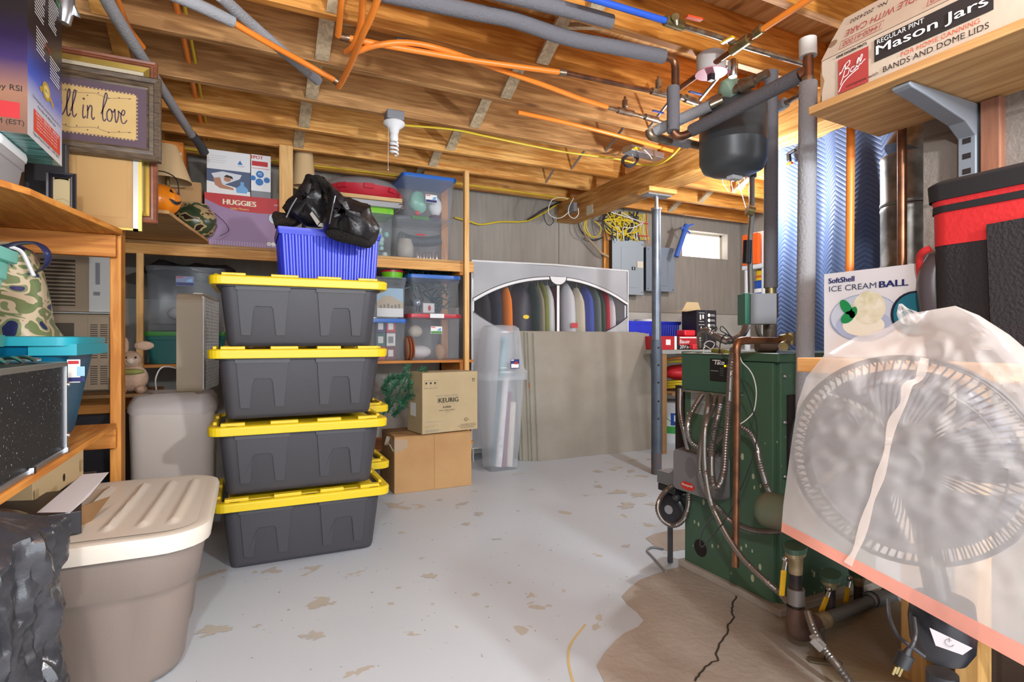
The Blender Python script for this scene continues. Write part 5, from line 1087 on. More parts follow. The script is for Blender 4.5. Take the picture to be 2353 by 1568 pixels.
m.split('frame_pole', t); MB().tube([(gx0+.02, GY+.16, gz1-.06), (gx1-.02, GY+.16, gz1-.06)], .011, STEEL, 10).obj('hanging_rod', t)
GAR = [('jacket', 'black jacket, leftmost in the garment rack', 1112, .06, '26262b', 0), ('jacket', 'dark navy jacket, second from left in the garment rack', 1138, .045, '262a3c', 0), ('jacket', 'bright orange jacket in the garment rack', 1163, .035, 'f08018', 1), ('jacket', 'black jacket with yellow chest emblem in the garment rack', 1195, .085, '2a2b36', 2),
 ('jacket', 'dark green jacket beside the emblem jacket in the garment rack', 1224, .035, '1f3532', 0), ('shirt', 'tan shirt in the garment rack left of the olive one', 1237, .022, 'a39a86', 0), ('shirt', 'olive green shirt in the garment rack', 1246, .026, '84883f', 0), ('shirt', 'white shirt left of the zipper in the garment rack', 1259, .035, 'e4e4e6', 0),
 ('shirt', 'maroon shirt just left of the centre zipper', 1272, .022, '5e2733', 0), ('coat', 'pale grey plastic wrapped coat with red tag right of the zipper', 1302, .06, 'c2c4c9', 3), ('coat', 'beige coat in the garment rack', 1326, .045, 'c4b9a3', 0), ('coat', 'royal blue coat in the garment rack', 1346, .05, '3a4a9c', 0),
 ('shirt', 'grey green shirt in the garment rack', 1364, .04, '6f7a74', 0), ('shirt', 'dark green shirt in the garment rack', 1375, .025, '3f5a4c', 0), ('shirt', 'red shirt in the garment rack', 1385, .03, 'b32a3a', 0), ('shirt', 'white shirt at the right end of the garment rack', 1398, .03, 'd9dadd', 0)]
for k, (nm, lb, u, hw, col, ex) in enumerate(GAR):
    gm = MAT('cloth_'+col, col, .85 if ex != 2 else .5); p = onY(u, 700, GY+.15); x = p.x; dz = .02*math.sin(k*2.3)-(.05 if k in (0, 15) else 0)
    t2 = thing(nm, lb, nm, (x, GY+.16, .7), 0, 'clothes hanging in the garment rack')
    R = []
    for i, (z, a, b) in enumerate(((.60, 1.25, .135), (.9, 1.2, .14), (1.1, 1.1, .14), (1.28, 1.05, .14), (1.38, .95, .13), (1.44, .7, .10), (1.49, .45, .06), (1.515, .3, .035))):
        R.append([V((x+hw*a*math.cos(6.283*j/20)*(1+.18*math.sin(3*6.283*j/20+k+i*.2))-(z-1.1)*.02, GY+.165+b*math.sin(6.283*j/20)*.95, z+dz)) for j in range(20)])
    m = MB().rings(R, gm)
    if ex == 2: m.disc(frame((x-.035, GY+.015, 1.20), (1, 0, 0), (0, 0, 1)), .03, .01, .03, YEL, -.006, ry=.018)
    if ex == 3: m.rect(frame((x-.06, GY+.014, 1.12), (1, 0, 0), (0, 0, 1)), .03, .0, .10, .045, RED, -.006)
    m.obj('garment', t2)
    MB().tube([(x, GY+.16, 1.49+dz), (x, GY+.16, 1.56), (x, GY+.175, gz1-.045), (x, GY+.15, gz1-.045)], .002, WCABLE, 5, sm=3).obj('hanger_hook', t2)

# =================== BREAKER PANELS AND WIRING ===================
PG1 = MAT('panel_grey', '9aa6ae', .45); PG2 = MAT('panel_blue_grey', '808c9a', .45); PGL = MAT('panel_seam_grey', '7d8891', .5)
def panel(name, label, u0, u1, vt, vb, mat, Y=4.53):
    x0, x1, z0, z1 = box_from(u0, u1, vt, vb, Y, .1)
    t = thing(name, label, 'electrical panel', XY(x0, x1, Y, WALLY, z0))
    MB().box(x0+.01, x1-.01, Y+.01, WALLY-.001, z0+.01, z1-.01, DGREY).obj('enclosure', t)
    cov = MB().box(x0, x1, Y, Y+.01, z0, z1, mat).obj('cover', t, bevel=.002)
    F_ = frame((x0, Y, z0), (1, 0, 0), (0, 0, 1)); w_, h_ = x1-x0, z1-z0
    m = MB(); m.box(x0+w_*.27, x0+w_*.77, Y-.004, Y, z0+h_*.13, z1-h_*.14, mat).obj('door', cov, bevel=.002)
    m = MB()
    for a in (.06, .94):
        for b in (.05, .93): m.disc(F_, w_*a, h_*b, .006, DGREY, .003)
    m.split('screw', cov); global DOOR; DOOR = cov; return t, F_, w_, h_
t, F_, w_, h_ = panel('breaker_panel', 'left grey breaker panel cover with black latch and cream note', 1407, 1479, 551, 677, PG1)
MB().rect(F_, w_*.60, h_*.45, w_*.72, h_*.51, BLACK, .006).rect(F_, w_*.65, h_*.46, w_*.67, h_*.5, WPRINT, .008).obj('latch', DOOR)
MB().rect(F_, w_*.78, h_*.50, w_*.97, h_*.62, MAT('cream_note', 'ddd6bf', .6), .006).obj('paper_note', t)
t, F_, w_, h_ = panel('breaker_panel', 'right blue grey panel box partly behind the steel post', 1485, 1550, 568, 670, PG2)
MB().rect(F_, w_*.74, h_*.25, w_*.77, h_*.85, STEEL, .006).obj('handle_strip', DOOR)
tag(MB().box(onY(1388, 600, 4.60).x, onY(1402, 600, 4.60).x, 4.60, WALLY-.001, 1.1, 2.1, ORW).obj('mounting_board', bevel=.002), 'narrow orange wood strip on the wall left of the grey breaker panel', 'board')
for k, u in enumerate((1441, 1463)): a = onY(u, 553, 4.58); b = onY(u-2, 498, 4.58); tag(MB().cyl(a, b, .016 if k == 0 else .011, STEEL, 12).obj('conduit'), ['thick grey conduit entering the top of the left breaker panel', 'thin grey conduit entering the left breaker panel near its right edge'][k], 'conduit')
rg = random.Random(21)
for k in range(22):
    u0 = 1410+rg.random()*58; pts = [(u0, 554)]; cu, cv = 1428+rg.uniform(-18, 22), 515+rg.uniform(-10, 10)
    a0 = rg.uniform(0, 6.28); r1, r2 = rg.uniform(14, 38), rg.uniform(8, 24); sw = rg.uniform(1.5, 4.5)*rg.choice((-1, 1))
    for j in range(5): pts.append((cu+r1*math.cos(a0+sw*j/4), cv+r2*math.sin(a0+sw*j/4)))
    pts.append((rg.uniform(1392, 1462), 488))
    yy = 4.50+rg.uniform(0, .08)
    tag(MB().tube([onY(u, min(v, 556), yy) for u, v in pts], .0055, YCABLE if k % 5 else WCABLE, 6, sm=5).obj('electrical_cable'), ('yellow electrical cable looping above the left breaker panel' if k % 5 else 'white electrical cable tangled among the yellow loops above the breaker panel'), 'cable', 'yellow cables above the panels' if k % 5 else 'white cables above the panels')
for k in range(8):
    u0 = rg.uniform(1395, 1460)
    tag(MB().tube([onY(u, v, 4.52) for u, v in [(u0, 553), (u0+rg.uniform(-15, 15), 530), (u0+rg.uniform(-25, 25), 505), (u0+rg.uniform(-10, 30), 487)]], .0055, BCABLE, 6, sm=5).obj('electrical_cable'), 'black electrical cable tangled above the left breaker panel', 'cable', 'black cables above the panels')
for k in range(6):
    u = 1468+k*3.3; tag(MB().tube([onY(u+2, 492, 4.57), onY(u+1, 510, 4.57), onY(u+1, 535, 4.57), onY(u+5+k*.6, 552, 4.57)], .006, YCABLE if k != 3 else WCABLE, 6, sm=3).obj('electrical_cable'), ('yellow cable in the neat tied bundle left of the steel post' if k != 3 else 'white cable in the middle of the tied yellow bundle'), 'cable', 'tied yellow cable bundle' if k != 3 else None)
tag(MB().tube([onY(1488, 490, 4.56), onY(1486, 520, 4.56), onY(1490, 560, 4.56)], .005, PEX, 6, sm=3).obj('electrical_cable'), 'single orange cable right of the tied yellow bundle', 'cable')
for k, v in enumerate((512, 541)): a = onY(1466, v, 4.555); b = onY(1489, v, 4.555); tag(MB().box(a.x, b.x, 4.552, 4.556, a.z-.006, a.z+.004, RED).obj('cable_tie'), ['upper red tie around the yellow cable bundle', 'lower red tie around the yellow cable bundle'][k], 'tie')
def cable(label, pts, r, mat, Y=None, D=None, name='electrical_cable', rib=0, group=None, n=7):
    P = [(onY(u, v, Y) if D is None else W(u, v, D if not isinstance(D, (list, tuple)) else D[i])) for i, (u, v) in enumerate(pts)]
    return tag(MB().tube(P, r, mat, n, sm=6, rib=rib).obj(name), label, 'cable', group)
cable('yellow cable running from the shelf along the wall to the beam end', [(1045, 500), (1078, 509), (1105, 516), (1150, 510), (1205, 509), (1240, 495), (1285, 467)], .008, YCABLE, Y=4.6)
cable('black cable beside the yellow wall cable at the beam end', [(1212, 506), (1245, 485), (1262, 476), (1285, 466)], .006, BCABLE, Y=4.59)
cable('tan cable curving from the beam end down to the left breaker panel', [(1335, 512), (1345, 540), (1362, 560), (1380, 580), (1398, 590)], .011, MAT('tan_cable', 'b59f7c', .5), Y=4.56)
cable('black cable curving beside the tan cable under the beam', [(1328, 512), (1336, 532), (1352, 548), (1370, 552), (1385, 545)], .006, BCABLE, Y=4.58)
cable('yellow cable loop hanging below the beam', [(1345, 505), (1343, 525), (1352, 540), (1370, 545), (1380, 532), (1378, 518), (1365, 508)], .006, YCABLE, Y=4.5)
cable('second yellow cable loop nested under the beam', [(1348, 504), (1347, 522), (1358, 543), (1368, 544)], .006, YCABLE, Y=4.52)
cable('thin grey cable loop on the wall at the beam end', [(1250, 490), (1252, 505), (1262, 518), (1272, 510), (1268, 495)], .003, DGREY, Y=4.62)
jb = onX(1313, 478, 2.66)
t = thing('junction_box', 'small grey junction box on the side of the beam near the wall', 'electrical box', (2.66, jb.y, jb.z-.03)); MB().box(2.648, 2.684, jb.y-.06, jb.y+.06, jb.z-.04, jb.z+.04, GREY).obj('housing', t, bevel=.004); MB().box(2.645, 2.649, jb.y-.055, jb.y+.055, jb.z-.035, jb.z+.035, STEEL).obj('cover', t)
for k, pts in enumerate(([(1308, 487), (1290, 500), (1272, 500), (1260, 487), (1268, 460), (1290, 454), (1305, 458)], [(1328, 478), (1329, 492), (1320, 502), (1308, 495), (1307, 478), (1318, 455)])):
    cable(['white cable loop left of the junction box on the beam', 'white cable loop hanging over the junction box on the beam'][k], pts, .0035, WCABLE, D=4.72)
tag(MB().box(2.683, 2.6845, onX(1355, 480, 2.684).y-.05, onX(1355, 480, 2.684).y+.05, onX(1355, 485, 2.684).z-.03, onX(1355, 485, 2.684).z+.05, MAT('cream_note', 'ddd6bf', .6)).obj('masking_tape'), 'strip of cream masking tape stuck on the beam near the junction box', 'tape')
# caulk gun
CGB = MAT('caulk_blue', '3f67bd', .35); cg = lambda u, v: onY(u, v, 4.40)
t = thing('caulking_gun', 'blue caulking gun hanging from the joist in front of the small window', 'caulking gun', cg(1560, 592))
m = MB(); m.tube([cg(1574, 530), cg(1554, 590)], .026, CGB, 12); m.obj('barrel_frame', t); MB().tube([cg(1578, 518), cg(1572, 532)], [.03, .03], CGB, 12).obj('end_plate', t)
m = MB(); m.bar(cg(1565, 525), cg(1593, 516), .02, .02, CGB); m.obj('handle', t, bevel=.004); m = MB(); m.bar(cg(1577, 527), cg(1586, 537), .012, .012, CGB); m.obj('trigger', t, bevel=.003); MB().tube([cg(1578, 520), cg(1573, 508), cg(1571, 490)], .003, STEEL, 5).obj('hook_rod', t)

# =================== WORKBENCH AREA BEHIND THE POST ===================
t = thing('workbench', 'grey topped workbench behind the steel post along the back wall', 'workbench', (4.1, 4.2, 0))
MB().box(3.46, 4.95, 3.86, 4.6, .885, .92, MAT('bench_top', '9b9a97', .5)).obj('bench_top', t, bevel=.003); MB().box(3.5, 4.9, 3.95, 4.6, .50, .525, CARDD).obj('lower_shelf', t)
MB().box(3.31, 3.459, 3.86, 4.08, .885, .92, MATS['bench_top']).obj('bench_top', t)
for x, y in ((3.34, 3.89), (4.9, 3.9), (3.5, 4.55), (4.9, 4.55)): MB().box(x-.025, x+.025, y-.025, y+.025, 0, .885, CARDD).obj('leg', t, bevel=.003)
x0, x1 = onY(1444, 760, 4.3).x, onY(1566, 760, 4.3).x
crate('plastic_crate', 'cobalt blue ribbed crate on the workbench behind the steel post', ((x0+x1)/2, 4.45), (x1-x0)/2, .14, .27, .922, 22, CRB)
m = MB().cyl((3.62, 4.45, 1.15), (3.62, 4.45, 1.215), .13, WHITE, 24); tag(m.obj('white_pail'), 'white round pail poking out of the cobalt crate on the workbench', 'pail')
BAU = MAT('tool_box_red', 'b4252c', .45)
x0, x1 = onY(1519, 785, 3.95).x, onY(1607, 785, 3.95).x
t = thing('tool_box_carton', 'long red and black power tool carton on the workbench', 'carton', XY(x0, x1, 3.95, 4.2, .921)); zt = onY(1560, 773, 3.95).z
m = MB().box(x0, x1, 3.95, 4.2, .921, zt, BAU); F_ = frame((x0, 3.95, .921), (1, 0, 0), (0, 0, 1)); w_, h_ = x1-x0, zt-.921
m.rect(F_, w_*.34, 0, w_*.40, h_, WPRINT); m.rect(F_, w_*.40, 0, w_*.45, h_, BLACK); m.rect(F_, w_*.45, 0, w_, h_*.35, BLACK); m.rect(F_, w_*.48, h_*.85, w_*.97, h_*.95, WPRINT); m.text(F_, 'Bauer', w_*.48, h_*.46, w_*.26, WPRINT, bold=.001); m.text(F_, '20V', w_*.48, h_*.08, w_*.16, WPRINT); m.text(F_, 'Brushless', w_*.66, h_*.08, w_*.28, WPRINT); m.rect(F_, w_*.12, h_*.35, w_*.24, h_*.75, WPRINT)
m.obj('body', t, bevel=.002)
p = onY(1580, 768, 4.08); m = MB().box(p.x-.09, p.x+.09, 4.02, 4.14, zt+.002, zt+.06, MAT('bright_red', 'e0303a', .4)); tag(m.obj('battery_charger', bevel=.015), 'red battery charger lying on the power tool carton', 'charger')
x0, x1 = onY(1601, 760, 4.0).x, onY(1646, 760, 4.0).x
t = thing('carton', 'tall black carton with round white icons and open tan flaps on the workbench', 'carton', XY(x0, x1, 4, 4.2, .921)); zt = onY(1624, 713, 4.0).z
m = MB().box(x0, x1, 4.0, 4.2, .921, zt, MAT('black_carton', '26242a', .45)); F_ = frame((x0, 4.0, .921), (1, 0, 0), (0, 0, 1)); w_, h_ = x1-x0, zt-.921
for k in range(4): m.disc(F_, w_*.62, h_*(.87-.13*k), w_*.07, WPRINT); m.rect(F_, w_*.72, h_*(.85-.13*k), w_*.93, h_*(.86-.13*k), WPRINT); m.rect(F_, w_*.72, h_*(.88-.13*k), w_*.9, h_*(.89-.13*k), WPRINT)
m.rect(F_, w_*.15, h_*.75, w_*.22, h_*.88, WPRINT); m.rect(F_, w_*.28, h_*.78, w_*.36, h_*.88, WPRINT); m.rect(F_, w_*.1, h_*.92, w_*.4, h_*.93, WPRINT); m.rect(F_, w_*.12, h_*.70, w_*.36, h_*.71, WPRINT); m.rect(F_, w_*.2, h_*.45, w_*.24, h_*.58, WPRINT); m.rect(F_, w_*.1, h_*.62, w_*.4, h_*.63, WPRINT); m.rect(F_, w_*.47, 0, w_*.48, h_, GREY)
m.obj('body', t, bevel=.002)
m = MB(); m.add([(x0, 4.0, zt), (x0, 4.2, zt), (x0-.16, 4.15, zt-.01), (x0-.15, 3.98, zt-.02)], [(0, 1, 2, 3)], MAT('pale_card', 'cfb78c', .75)); m.obj('flap', t, solid=.003)
m = MB(); m.add([(x0, 4.2, zt), (x1, 4.2, zt), (x1-.02, 4.22, zt+.09), (x0+.08, 4.22, zt+.09)], [(0, 1, 2, 3)], MATS['pale_card']); m.obj('flap', t, solid=.003)
tag(MB().bar((3.75, 3.9, .945), (3.95, 3.93, .945), .04, .04, BLACK).bar((3.68, 3.9, .945), (3.76, 3.9, .95), .05, .045, MATS['bright_red']).obj('hand_tool', bevel=.008), 'small red and black hand tool at the front edge of the workbench', 'tool')
# cords on the lower shelf, bucket
for k, (z, mt, rr) in enumerate(((.56, YCABLE, .012), (.585, YCABLE, .012), (.61, YCABLE, .012), (.80, YCABLE, .010), (.83, PEX, .01))):
    pts = [(3.78+.17*math.cos(a)*(1+.05*math.sin(3*a)), 4.12+.13*math.sin(a), z+.01*math.sin(2*a)) for a in [6.283*j/24 for j in range(25)]]
    tag(MB().tube(pts, rr, mt, 6).obj('extension_cord'), ['yellow extension cord coil, lowest on the bench shelf under the red bag', 'yellow cord coil directly above the lowest coil on the bench shelf', 'yellow cord coil just beneath the red bag on the bench shelf', 'yellow cord coil lying on the red bag', 'orange cord coil topmost on the red bag'][k], 'extension cord')
tag(MB().ball((3.78, 4.13, .70), .19, MATS['bright_red'], 20, 10, (1.0, .7, .38), jit=.02).obj('red_bag'), 'soft red bag between yellow cords on the bench shelf', 'bag')
bc = W(1545, 1000, 5.55); bx_, by_ = bc.x, bc.y
t = thing('plastic_bucket', 'white plastic bucket with blue and green label on the floor under the workbench', 'bucket', (bx_, by_, 0))
MB().lathe([(.135, 0), (.14, .005), (.165, .36), (.165, .37)], (bx_, by_, 0), WHITE, 28).obj('body', t)
MB().lathe([(.172, .35), (.174, .375), (.178, .385), (.178, .40), (.16, .41), (.12, .41)], (bx_, by_, 0), WHITE, 28).obj('lid', t)
m = MB(); R = []
d0 = math.atan2(-by_, -bx_)
for z0, z1, mt, a0, a1 in ((.10, .30, MAT('label_white', 'e4efe6', .4), -.9, 1.2), (.18, .30, MAT('label_blue', '1f4fa8', .4), -.1, 1.0), (.10, .17, MAT('label_green2', '3fa04a', .4), -.5, 1.1), (.22, .28, WPRINT, .1, .35), (.12, .2, MAT('label_green2', '3fa04a', .4), -.9, -.5)):
    n = 8; k_ = .0012+.0006*len(R); vs = []
    for z in (z0, z1):
        for j in range(n+1): a = d0+a0+(a1-a0)*j/n; r = .1405+(z/.37)*.026+k_; vs.append((bx_+r*math.cos(a), by_+r*math.sin(a), z))
    m.add(vs, [(j, j+1, n+2+j, n+1+j) for j in range(n)], mt, True); R.append(1)
m.obj('printed_label', t)
MB().tube([(bx_-.17, by_-.02, .34), (bx_-.17, by_-.1, .26), (bx_-.08, by_-.19, .18), (bx_+.06, by_-.2, .16), (bx_+.15, by_-.12, .22), (bx_+.17, by_-.03, .34)], .003, DGREY, 5, sm=4).obj('wire_handle', t)
# white shelving in the side room
PW = MAT('shelf_white_plastic', 'd3d6da', .5)
p = onZ(1712, 605, 1.60)
sx0, sy0 = 3.42, 2.95
sx0 = onY(1704, 620, sy0+.22).x
t = thing('plastic_shelving', 'white plastic shelving unit beside the hanging blue blanket', 'shelving', (sx0+.4, sy0+.2, 0))
zs_ = [onY(1715, 600, sy0).z, onY(1715, 677, sy0).z, .75, .2]
for z in zs_: MB().box(sx0, sx0+.85, sy0, sy0+.22, z-.035, z, PW).obj('shelf_board', t, bevel=.006)
for x in (sx0+.03, sx0+.82):
    for y in (sy0+.03, sy0+.19): MB().cyl((x, y, 0), (x, y, zs_[0]-.03), .022, PW, 12).obj('leg', t)
zb = zs_[0]+.002; a = sx0-.005; b = sx0+.025
tag(MB().box(a, b, sy0+.06, sy0+.21, zb, onY(1710, 525, sy0).z, MAT('safety_orange', 'f0641c', .4)).obj('storage_case', bevel=.003), 'slim orange case standing on the top white plastic shelf', 'case')
a = sx0+.075; b = a+.3; zt = onY(1742, 522, sy0).z
t = thing('carton', 'white carton with an orange stripe on the top white plastic shelf', 'carton', (a+.1, sy0+.1, zb)); m = MB().box(a, b, sy0+.02, sy0+.2, zb, zt, WHITE); F_ = frame((a, sy0+.02, zb), (1, 0, 0), (0, 0, 1)); h_ = zt-zb
m.rect(F_, 0, h_*.45, .3, h_*.54, MATS['safety_orange']); m.rect(F_, .03, h_*.85, .05, h_*.91, INK); m.rect(F_, .03, h_*.3, .08, h_*.33, INK); m.rect(F_, .02, h_*.6, .05, h_*.8, MAT('pale_grey_print', 'b9bcc2', .5)); m.obj('body', t, bevel=.002)
def can(label, x, y, z, r, h, mat, band):
    t = thing('paint_can', label, 'can', (x, y, z)); MB().lathe([(r, 0), (r, h-.01), (r*1.03, h-.008), (r*1.03, h), (r*.9, h)], (x, y, z), mat, 24).obj('body', t); m = MB(); m.lathe([(r+.001, h*.25), (r+.001, h*.5)], (x, y, z), band, 24, cap=False).obj('printed_band', t)
xx = sx0+.13; zc_ = zs_[1]+.001; hh = (onY(1742, 645, sy0+.1).z-zc_)
can('blue paint can with white lettering band under the yellow can', xx, sy0+.10, zc_, .085, hh, MAT('can_blue', '1f4fa8', .35), WPRINT)
hh2 = onY(1742, 622, sy0+.1).z-zc_-hh; can('small yellow can standing on the blue paint can', xx-.02, sy0+.10, zc_+hh+.002, .062, hh2, MAT('can_yellow', 'e2b91f', .35), MAT('can_orange', 'c9602a', .4))
# =================== BOILER ===================
BXF, BY0, BY1, BZ = 1.755, 1.42, 1.90, .955
def speck(nt, b, mp):
    N = nt.nodes; L = nt.links; tc = N.new('ShaderNodeTexCoord'); m2 = N.new('ShaderNodeMapping'); m2.inputs['Scale'].default_value = (1, 1, .55); L.new(tc.outputs['Object'], m2.inputs[0])
    n = N.new('ShaderNodeTexVoronoi'); n.inputs['Scale'].default_value = 30; L.new(m2.outputs[0], n.inputs['Vector'])
    n2 = N.new('ShaderNodeTexNoise'); n2.inputs['Scale'].default_value = 4; L.new(tc.outputs['Object'], n2.inputs['Vector'])
    mu = N.new('ShaderNodeMath'); mu.operation = 'MULTIPLY_ADD'; mu.inputs[1].default_value = -.9; mu.inputs[2].default_value = .55; L.new(n2.outputs['Fac'], mu.inputs[0])
    lt = N.new('ShaderNodeMath'); lt.operation = 'LESS_THAN'; L.new(n.outputs['Distance'], lt.inputs[0]); L.new(mu.outputs[0], lt.inputs[1])
    mx = N.new('ShaderNodeMix'); mx.data_type = 'RGBA'; L.new(lt.outputs[0], mx.inputs['Factor']); mx.inputs['A'].default_value = lin('47664f'); mx.inputs['B'].default_value = lin('b9bd9c'); L.new(mx.outputs['Result'], b.inputs['Base Color'])
GSP = MAT('speckled_green_enamel', '47664f', .55, extra=speck)
bo = thing('boiler', 'dark green heating boiler with paint flecked front standing on a concrete pad', 'boiler', (2.05, 1.65, .03))
tag(MB().prism([(1.735, 1.395), (2.4, 1.39), (2.4, 1.92), (1.735, 1.92)], .0015, .03, CONC).obj('concrete_pad', bevel=.004), 'low concrete pad under the green boiler', 'pad')
MB().box(BXF+.02, 2.34, BY0+.004, BY1, .03, BZ-.03, GSP).obj('cabinet', bo, bevel=.004)
MB().box(BXF, BXF+.02, BY0+.022, BY1+.0, .03, BZ-.035, GSP).obj('front_panel', bo, bevel=.003)
MB().box(BXF-.012, 2.36, BY0-.012, BY1+.01, BZ-.033, BZ, GREEN).obj('top_lid', bo, bevel=.005)
m = MB(); m.box(BXF+.05, BXF+.4, BY0-.004, BY0+.003, .45, .80, MAT('dark_opening', '241a18', .9)); m.obj('side_opening', bo)
m = MB()
for z in (.87, .70, .50, .25): m.ball((BXF+.035, BY0-.001, z), .008, STEEL, 8, 6)
m.split('side_screw', bo)
Fb = frame((BXF, BY1, 0), (0, -1, 0), (0, 0, 1))
def onF(u, v): p = onX(u, v, BXF); return (BY1-p.y, p.z)
m = MB(); q = onF(1610, 1260); m.disc(Fb, q[0], q[1], .036, MATS['dark_opening'], .002, 24); m.obj('sight_hole', bo)
m = MB(); m.poly(Fb, [onF(1588, 948), onF(1650, 962), onF(1650, 900), onF(1588, 895)], MAT('name_plate', 'a8aaa6', .4), .0015)
for k in range(9): a = onF(1590, 905+k*5); b = onF(1648, 908+k*5.6); m.line(Fb, [a, b], .0012, GREY, .0025, sm=0)
m.obj('name_plate', bo)
MB().box(BXF+.0, BXF+.02, BY1+.003, BY1+.06, onX(1570, 1045, 1.76).z, .80, MATS['dark_opening']).obj('black_side_flap', bo)
# relay box
t = thing('zone_relay_box', 'green relay control box with black label mounted on the boiler front', 'control box', (1.72, 1.75, .79))
RG = MAT('relay_green', '3a5c4b', .5); rx = 1.68; ya, yb = onX(1566, 850, rx).y, onX(1676, 870, rx).y
MB().box(rx, BXF-.001, yb, ya, .795, .945, RG).obj('housing', t, bevel=.004)
MB().box(rx-.002, BXF-.002, yb, ya, .785, .794, STEEL).box(rx-.002, BXF-.002, yb, ya, .946, .95, STEEL).split('flange', t)
Fx = frame((rx, ya, .795), (0, -1, 0), (0, 0, 1)); wx = ya-yb; m = MB()
m.rect(Fx, wx*.62, .045, wx*.99, .135, BLACK, .001); m.text(Fx, 'Taco', wx*.71, .112, wx*.2, WPRINT, off=.003, shear=.25, bold=.0007); m.rect(Fx, wx*.68, .127, wx*.84, .130, WPRINT, .003)
m.text(Fx, 'SWITCHING RELAY', wx*.65, .085, wx*.15, WPRINT, off=.003)
for k in range(4): m.text(Fx, 'ZONE %d' % (k+1), wx*.83, .096-.009*k, wx*.07, GREY, off=.003)
lp = m.obj('label_plate', t); MB().ball((rx-.004, ya-wx*.93, .795+.108), .0035, MAT('yellow_led', 'ffd800', .4, emit=3), 8, 6).obj('indicator_light', lp)
# grey control with red oval
t = thing('control_box', 'grey oil burner control with red oval badge hanging among steel conduits', 'control box', (1.71, 1.75, .37))
GC = MAT('control_grey', '7f7d80', .45); Fc = frame((1.675, 1.88, .36), (0, -1, 0), (0, 0, 1))
m = MB(); m.loft([(0, .118, .085, .02), (-.055, .125, .09, .022), (-.075, .125, .09, .022)], GC); 
for i in range(len(m.v)): p = m.v[i]; m.v[i] = Fc @ V((p.x+.115, p.y+.088, p.z))
m.obj('housing', t)
m = MB(); m.poly(Fc, [(.05+.035+.042*math.cos(a), .03+.017*math.sin(a)) for a in [6.283*k/24 for k in range(24)]], MAT('badge_red', 'd8341f', .4), .002); m.text(Fc, 'Honeywell', .055, .026, .06, WPRINT, off=.004, bold=.0003)
m.poly(Fc, [(.10+.03*math.cos(a), .11+.045*math.sin(a)) for a in [6.283*k/24 for k in range(24)]], MAT('control_recess', '6d6b6e', .5), .001); m.obj('badge', t)
# burner motor
mc = W(1540, 1170, 2.50); ax = V((.85, .35, 0)).normalized()
t = thing('burner_motor', 'black oil burner motor with grey transformer box at the left of the boiler', 'motor', (mc.x, mc.y, mc.z-.08))
MB().lathe([(.045, -.012), (.066, -.006), (.070, .0), (.070, .012), (.066, .014), (.066, .16), (.05, .17)], mc, MAT('motor_black', '24242a', .3), 28, axis=ax).obj('motor_body', t)
MB().lathe([(.02, -.016), (.02, -.010)], mc, STEEL, 18, axis=ax).obj('end_cap', t)
tb2 = W(1552, 1098, 2.5); MB().box(tb2.x-.055, tb2.x+.075, tb2.y-.05, tb2.y+.06, tb2.z-.028, tb2.z+.028, MAT('box_grey', '6d6f70', .5)).obj('transformer_box', t, bevel=.003)
MB().box(tb2.x-.05, tb2.x+.08, tb2.y-.05, tb2.y+.06, tb2.z-.062, tb2.z-.03, BLACK).ball((tb2.x-.03, tb2.y-.04, tb2.z-.075), .018, DGREY, 10, 6).obj('black_bracket', t, bevel=.004)
MB().tube([(mc.x+.06, mc.y+.03, mc.z+.06), (tb2.x+.02, tb2.y, tb2.z-.06)], .02, BLACK, 8).obj('neck', t)
MB().tube([(mc.x, mc.y, mc.z-.06), (mc.x, mc.y, .006)], .012, DGREY, 8).obj('support_leg', t)
MB().ball(W(1562, 1066, 2.52), .028, DGREY, 12, 8).obj('side_knob', t)
def flex(label, pts, D, r=.0105, rib=.011): return tag(MB().tube(smooth_path([W(u, v, D if not isinstance(D, (list, tuple)) else D[i]) for i, (u, v) in enumerate(pts)], 5), r, FLEX, 8, rib=rib, ribamp=.10).obj('steel_conduit'), label, 'conduit')
flex('ribbed steel conduit looping down from the relay box and back up at left', [(1614, 906), (1592, 943), (1580, 975), (1587, 1012), (1606, 1028), (1630, 1031), (1651, 1012), (1670, 988)], [2.26, 2.24, 2.2, 2.2, 2.2, 2.18, 2.15, 2.12])
flex('ribbed steel conduit crossing the boiler front low toward the bagged fan', [(1629, 908), (1626, 935), (1619, 975), (1610, 1028), (1608, 1076), (1615, 1115), (1638, 1153), (1656, 1173), (1675, 1194), (1692, 1204), (1722, 1217), (1755, 1222), (1795, 1221)], [2.2]+[2.14]*7+[2.12, 2.1, 2.05, 2.0, 1.95])
flex('long ribbed steel conduit running down to the brass valves', [(1643, 910), (1638, 937), (1622, 975), (1618, 1040), (1623, 1102), (1633, 1153), (1646, 1184), (1674, 1237), (1710, 1288), (1761, 1337), (1794, 1365), (1812, 1388)], [2.2, 2.16, 2.1, 2.08, 2.07, 2.05, 2.03, 1.98, 1.92, 1.85, 1.82, 1.79])
flex('ribbed steel conduit entering the floor from the brass valves at the bottom', [(1855, 1405), (1870, 1450), (1893, 1490), (1920, 1525), (1965, 1585)], [1.72, 1.68, 1.64, 1.60, 1.55], .0115)
flex('ribbed steel conduit along the left edge of the boiler', [(1563, 893), (1563, 948), (1571, 988), (1581, 1032)], [2.36, 2.33, 2.3, 2.3])
flex('ribbed steel conduit arching right from behind the copper pipe', [(1697, 977), (1721, 993), (1737, 1020), (1745, 1060), (1753, 1089), (1763, 1120), (1776, 1140), (1802, 1157)], [2.06, 2.04, 2.02, 2.0, 1.98, 1.97, 1.96, 1.93])
flex('ribbed steel conduit looped around the burner motor', [(1543, 1118), (1522, 1138), (1511, 1166), (1521, 1194), (1546, 1208), (1569, 1196), (1582, 1163), (1583, 1136)], [2.44, 2.4, 2.38, 2.36, 2.35, 2.34, 2.34, 2.36])
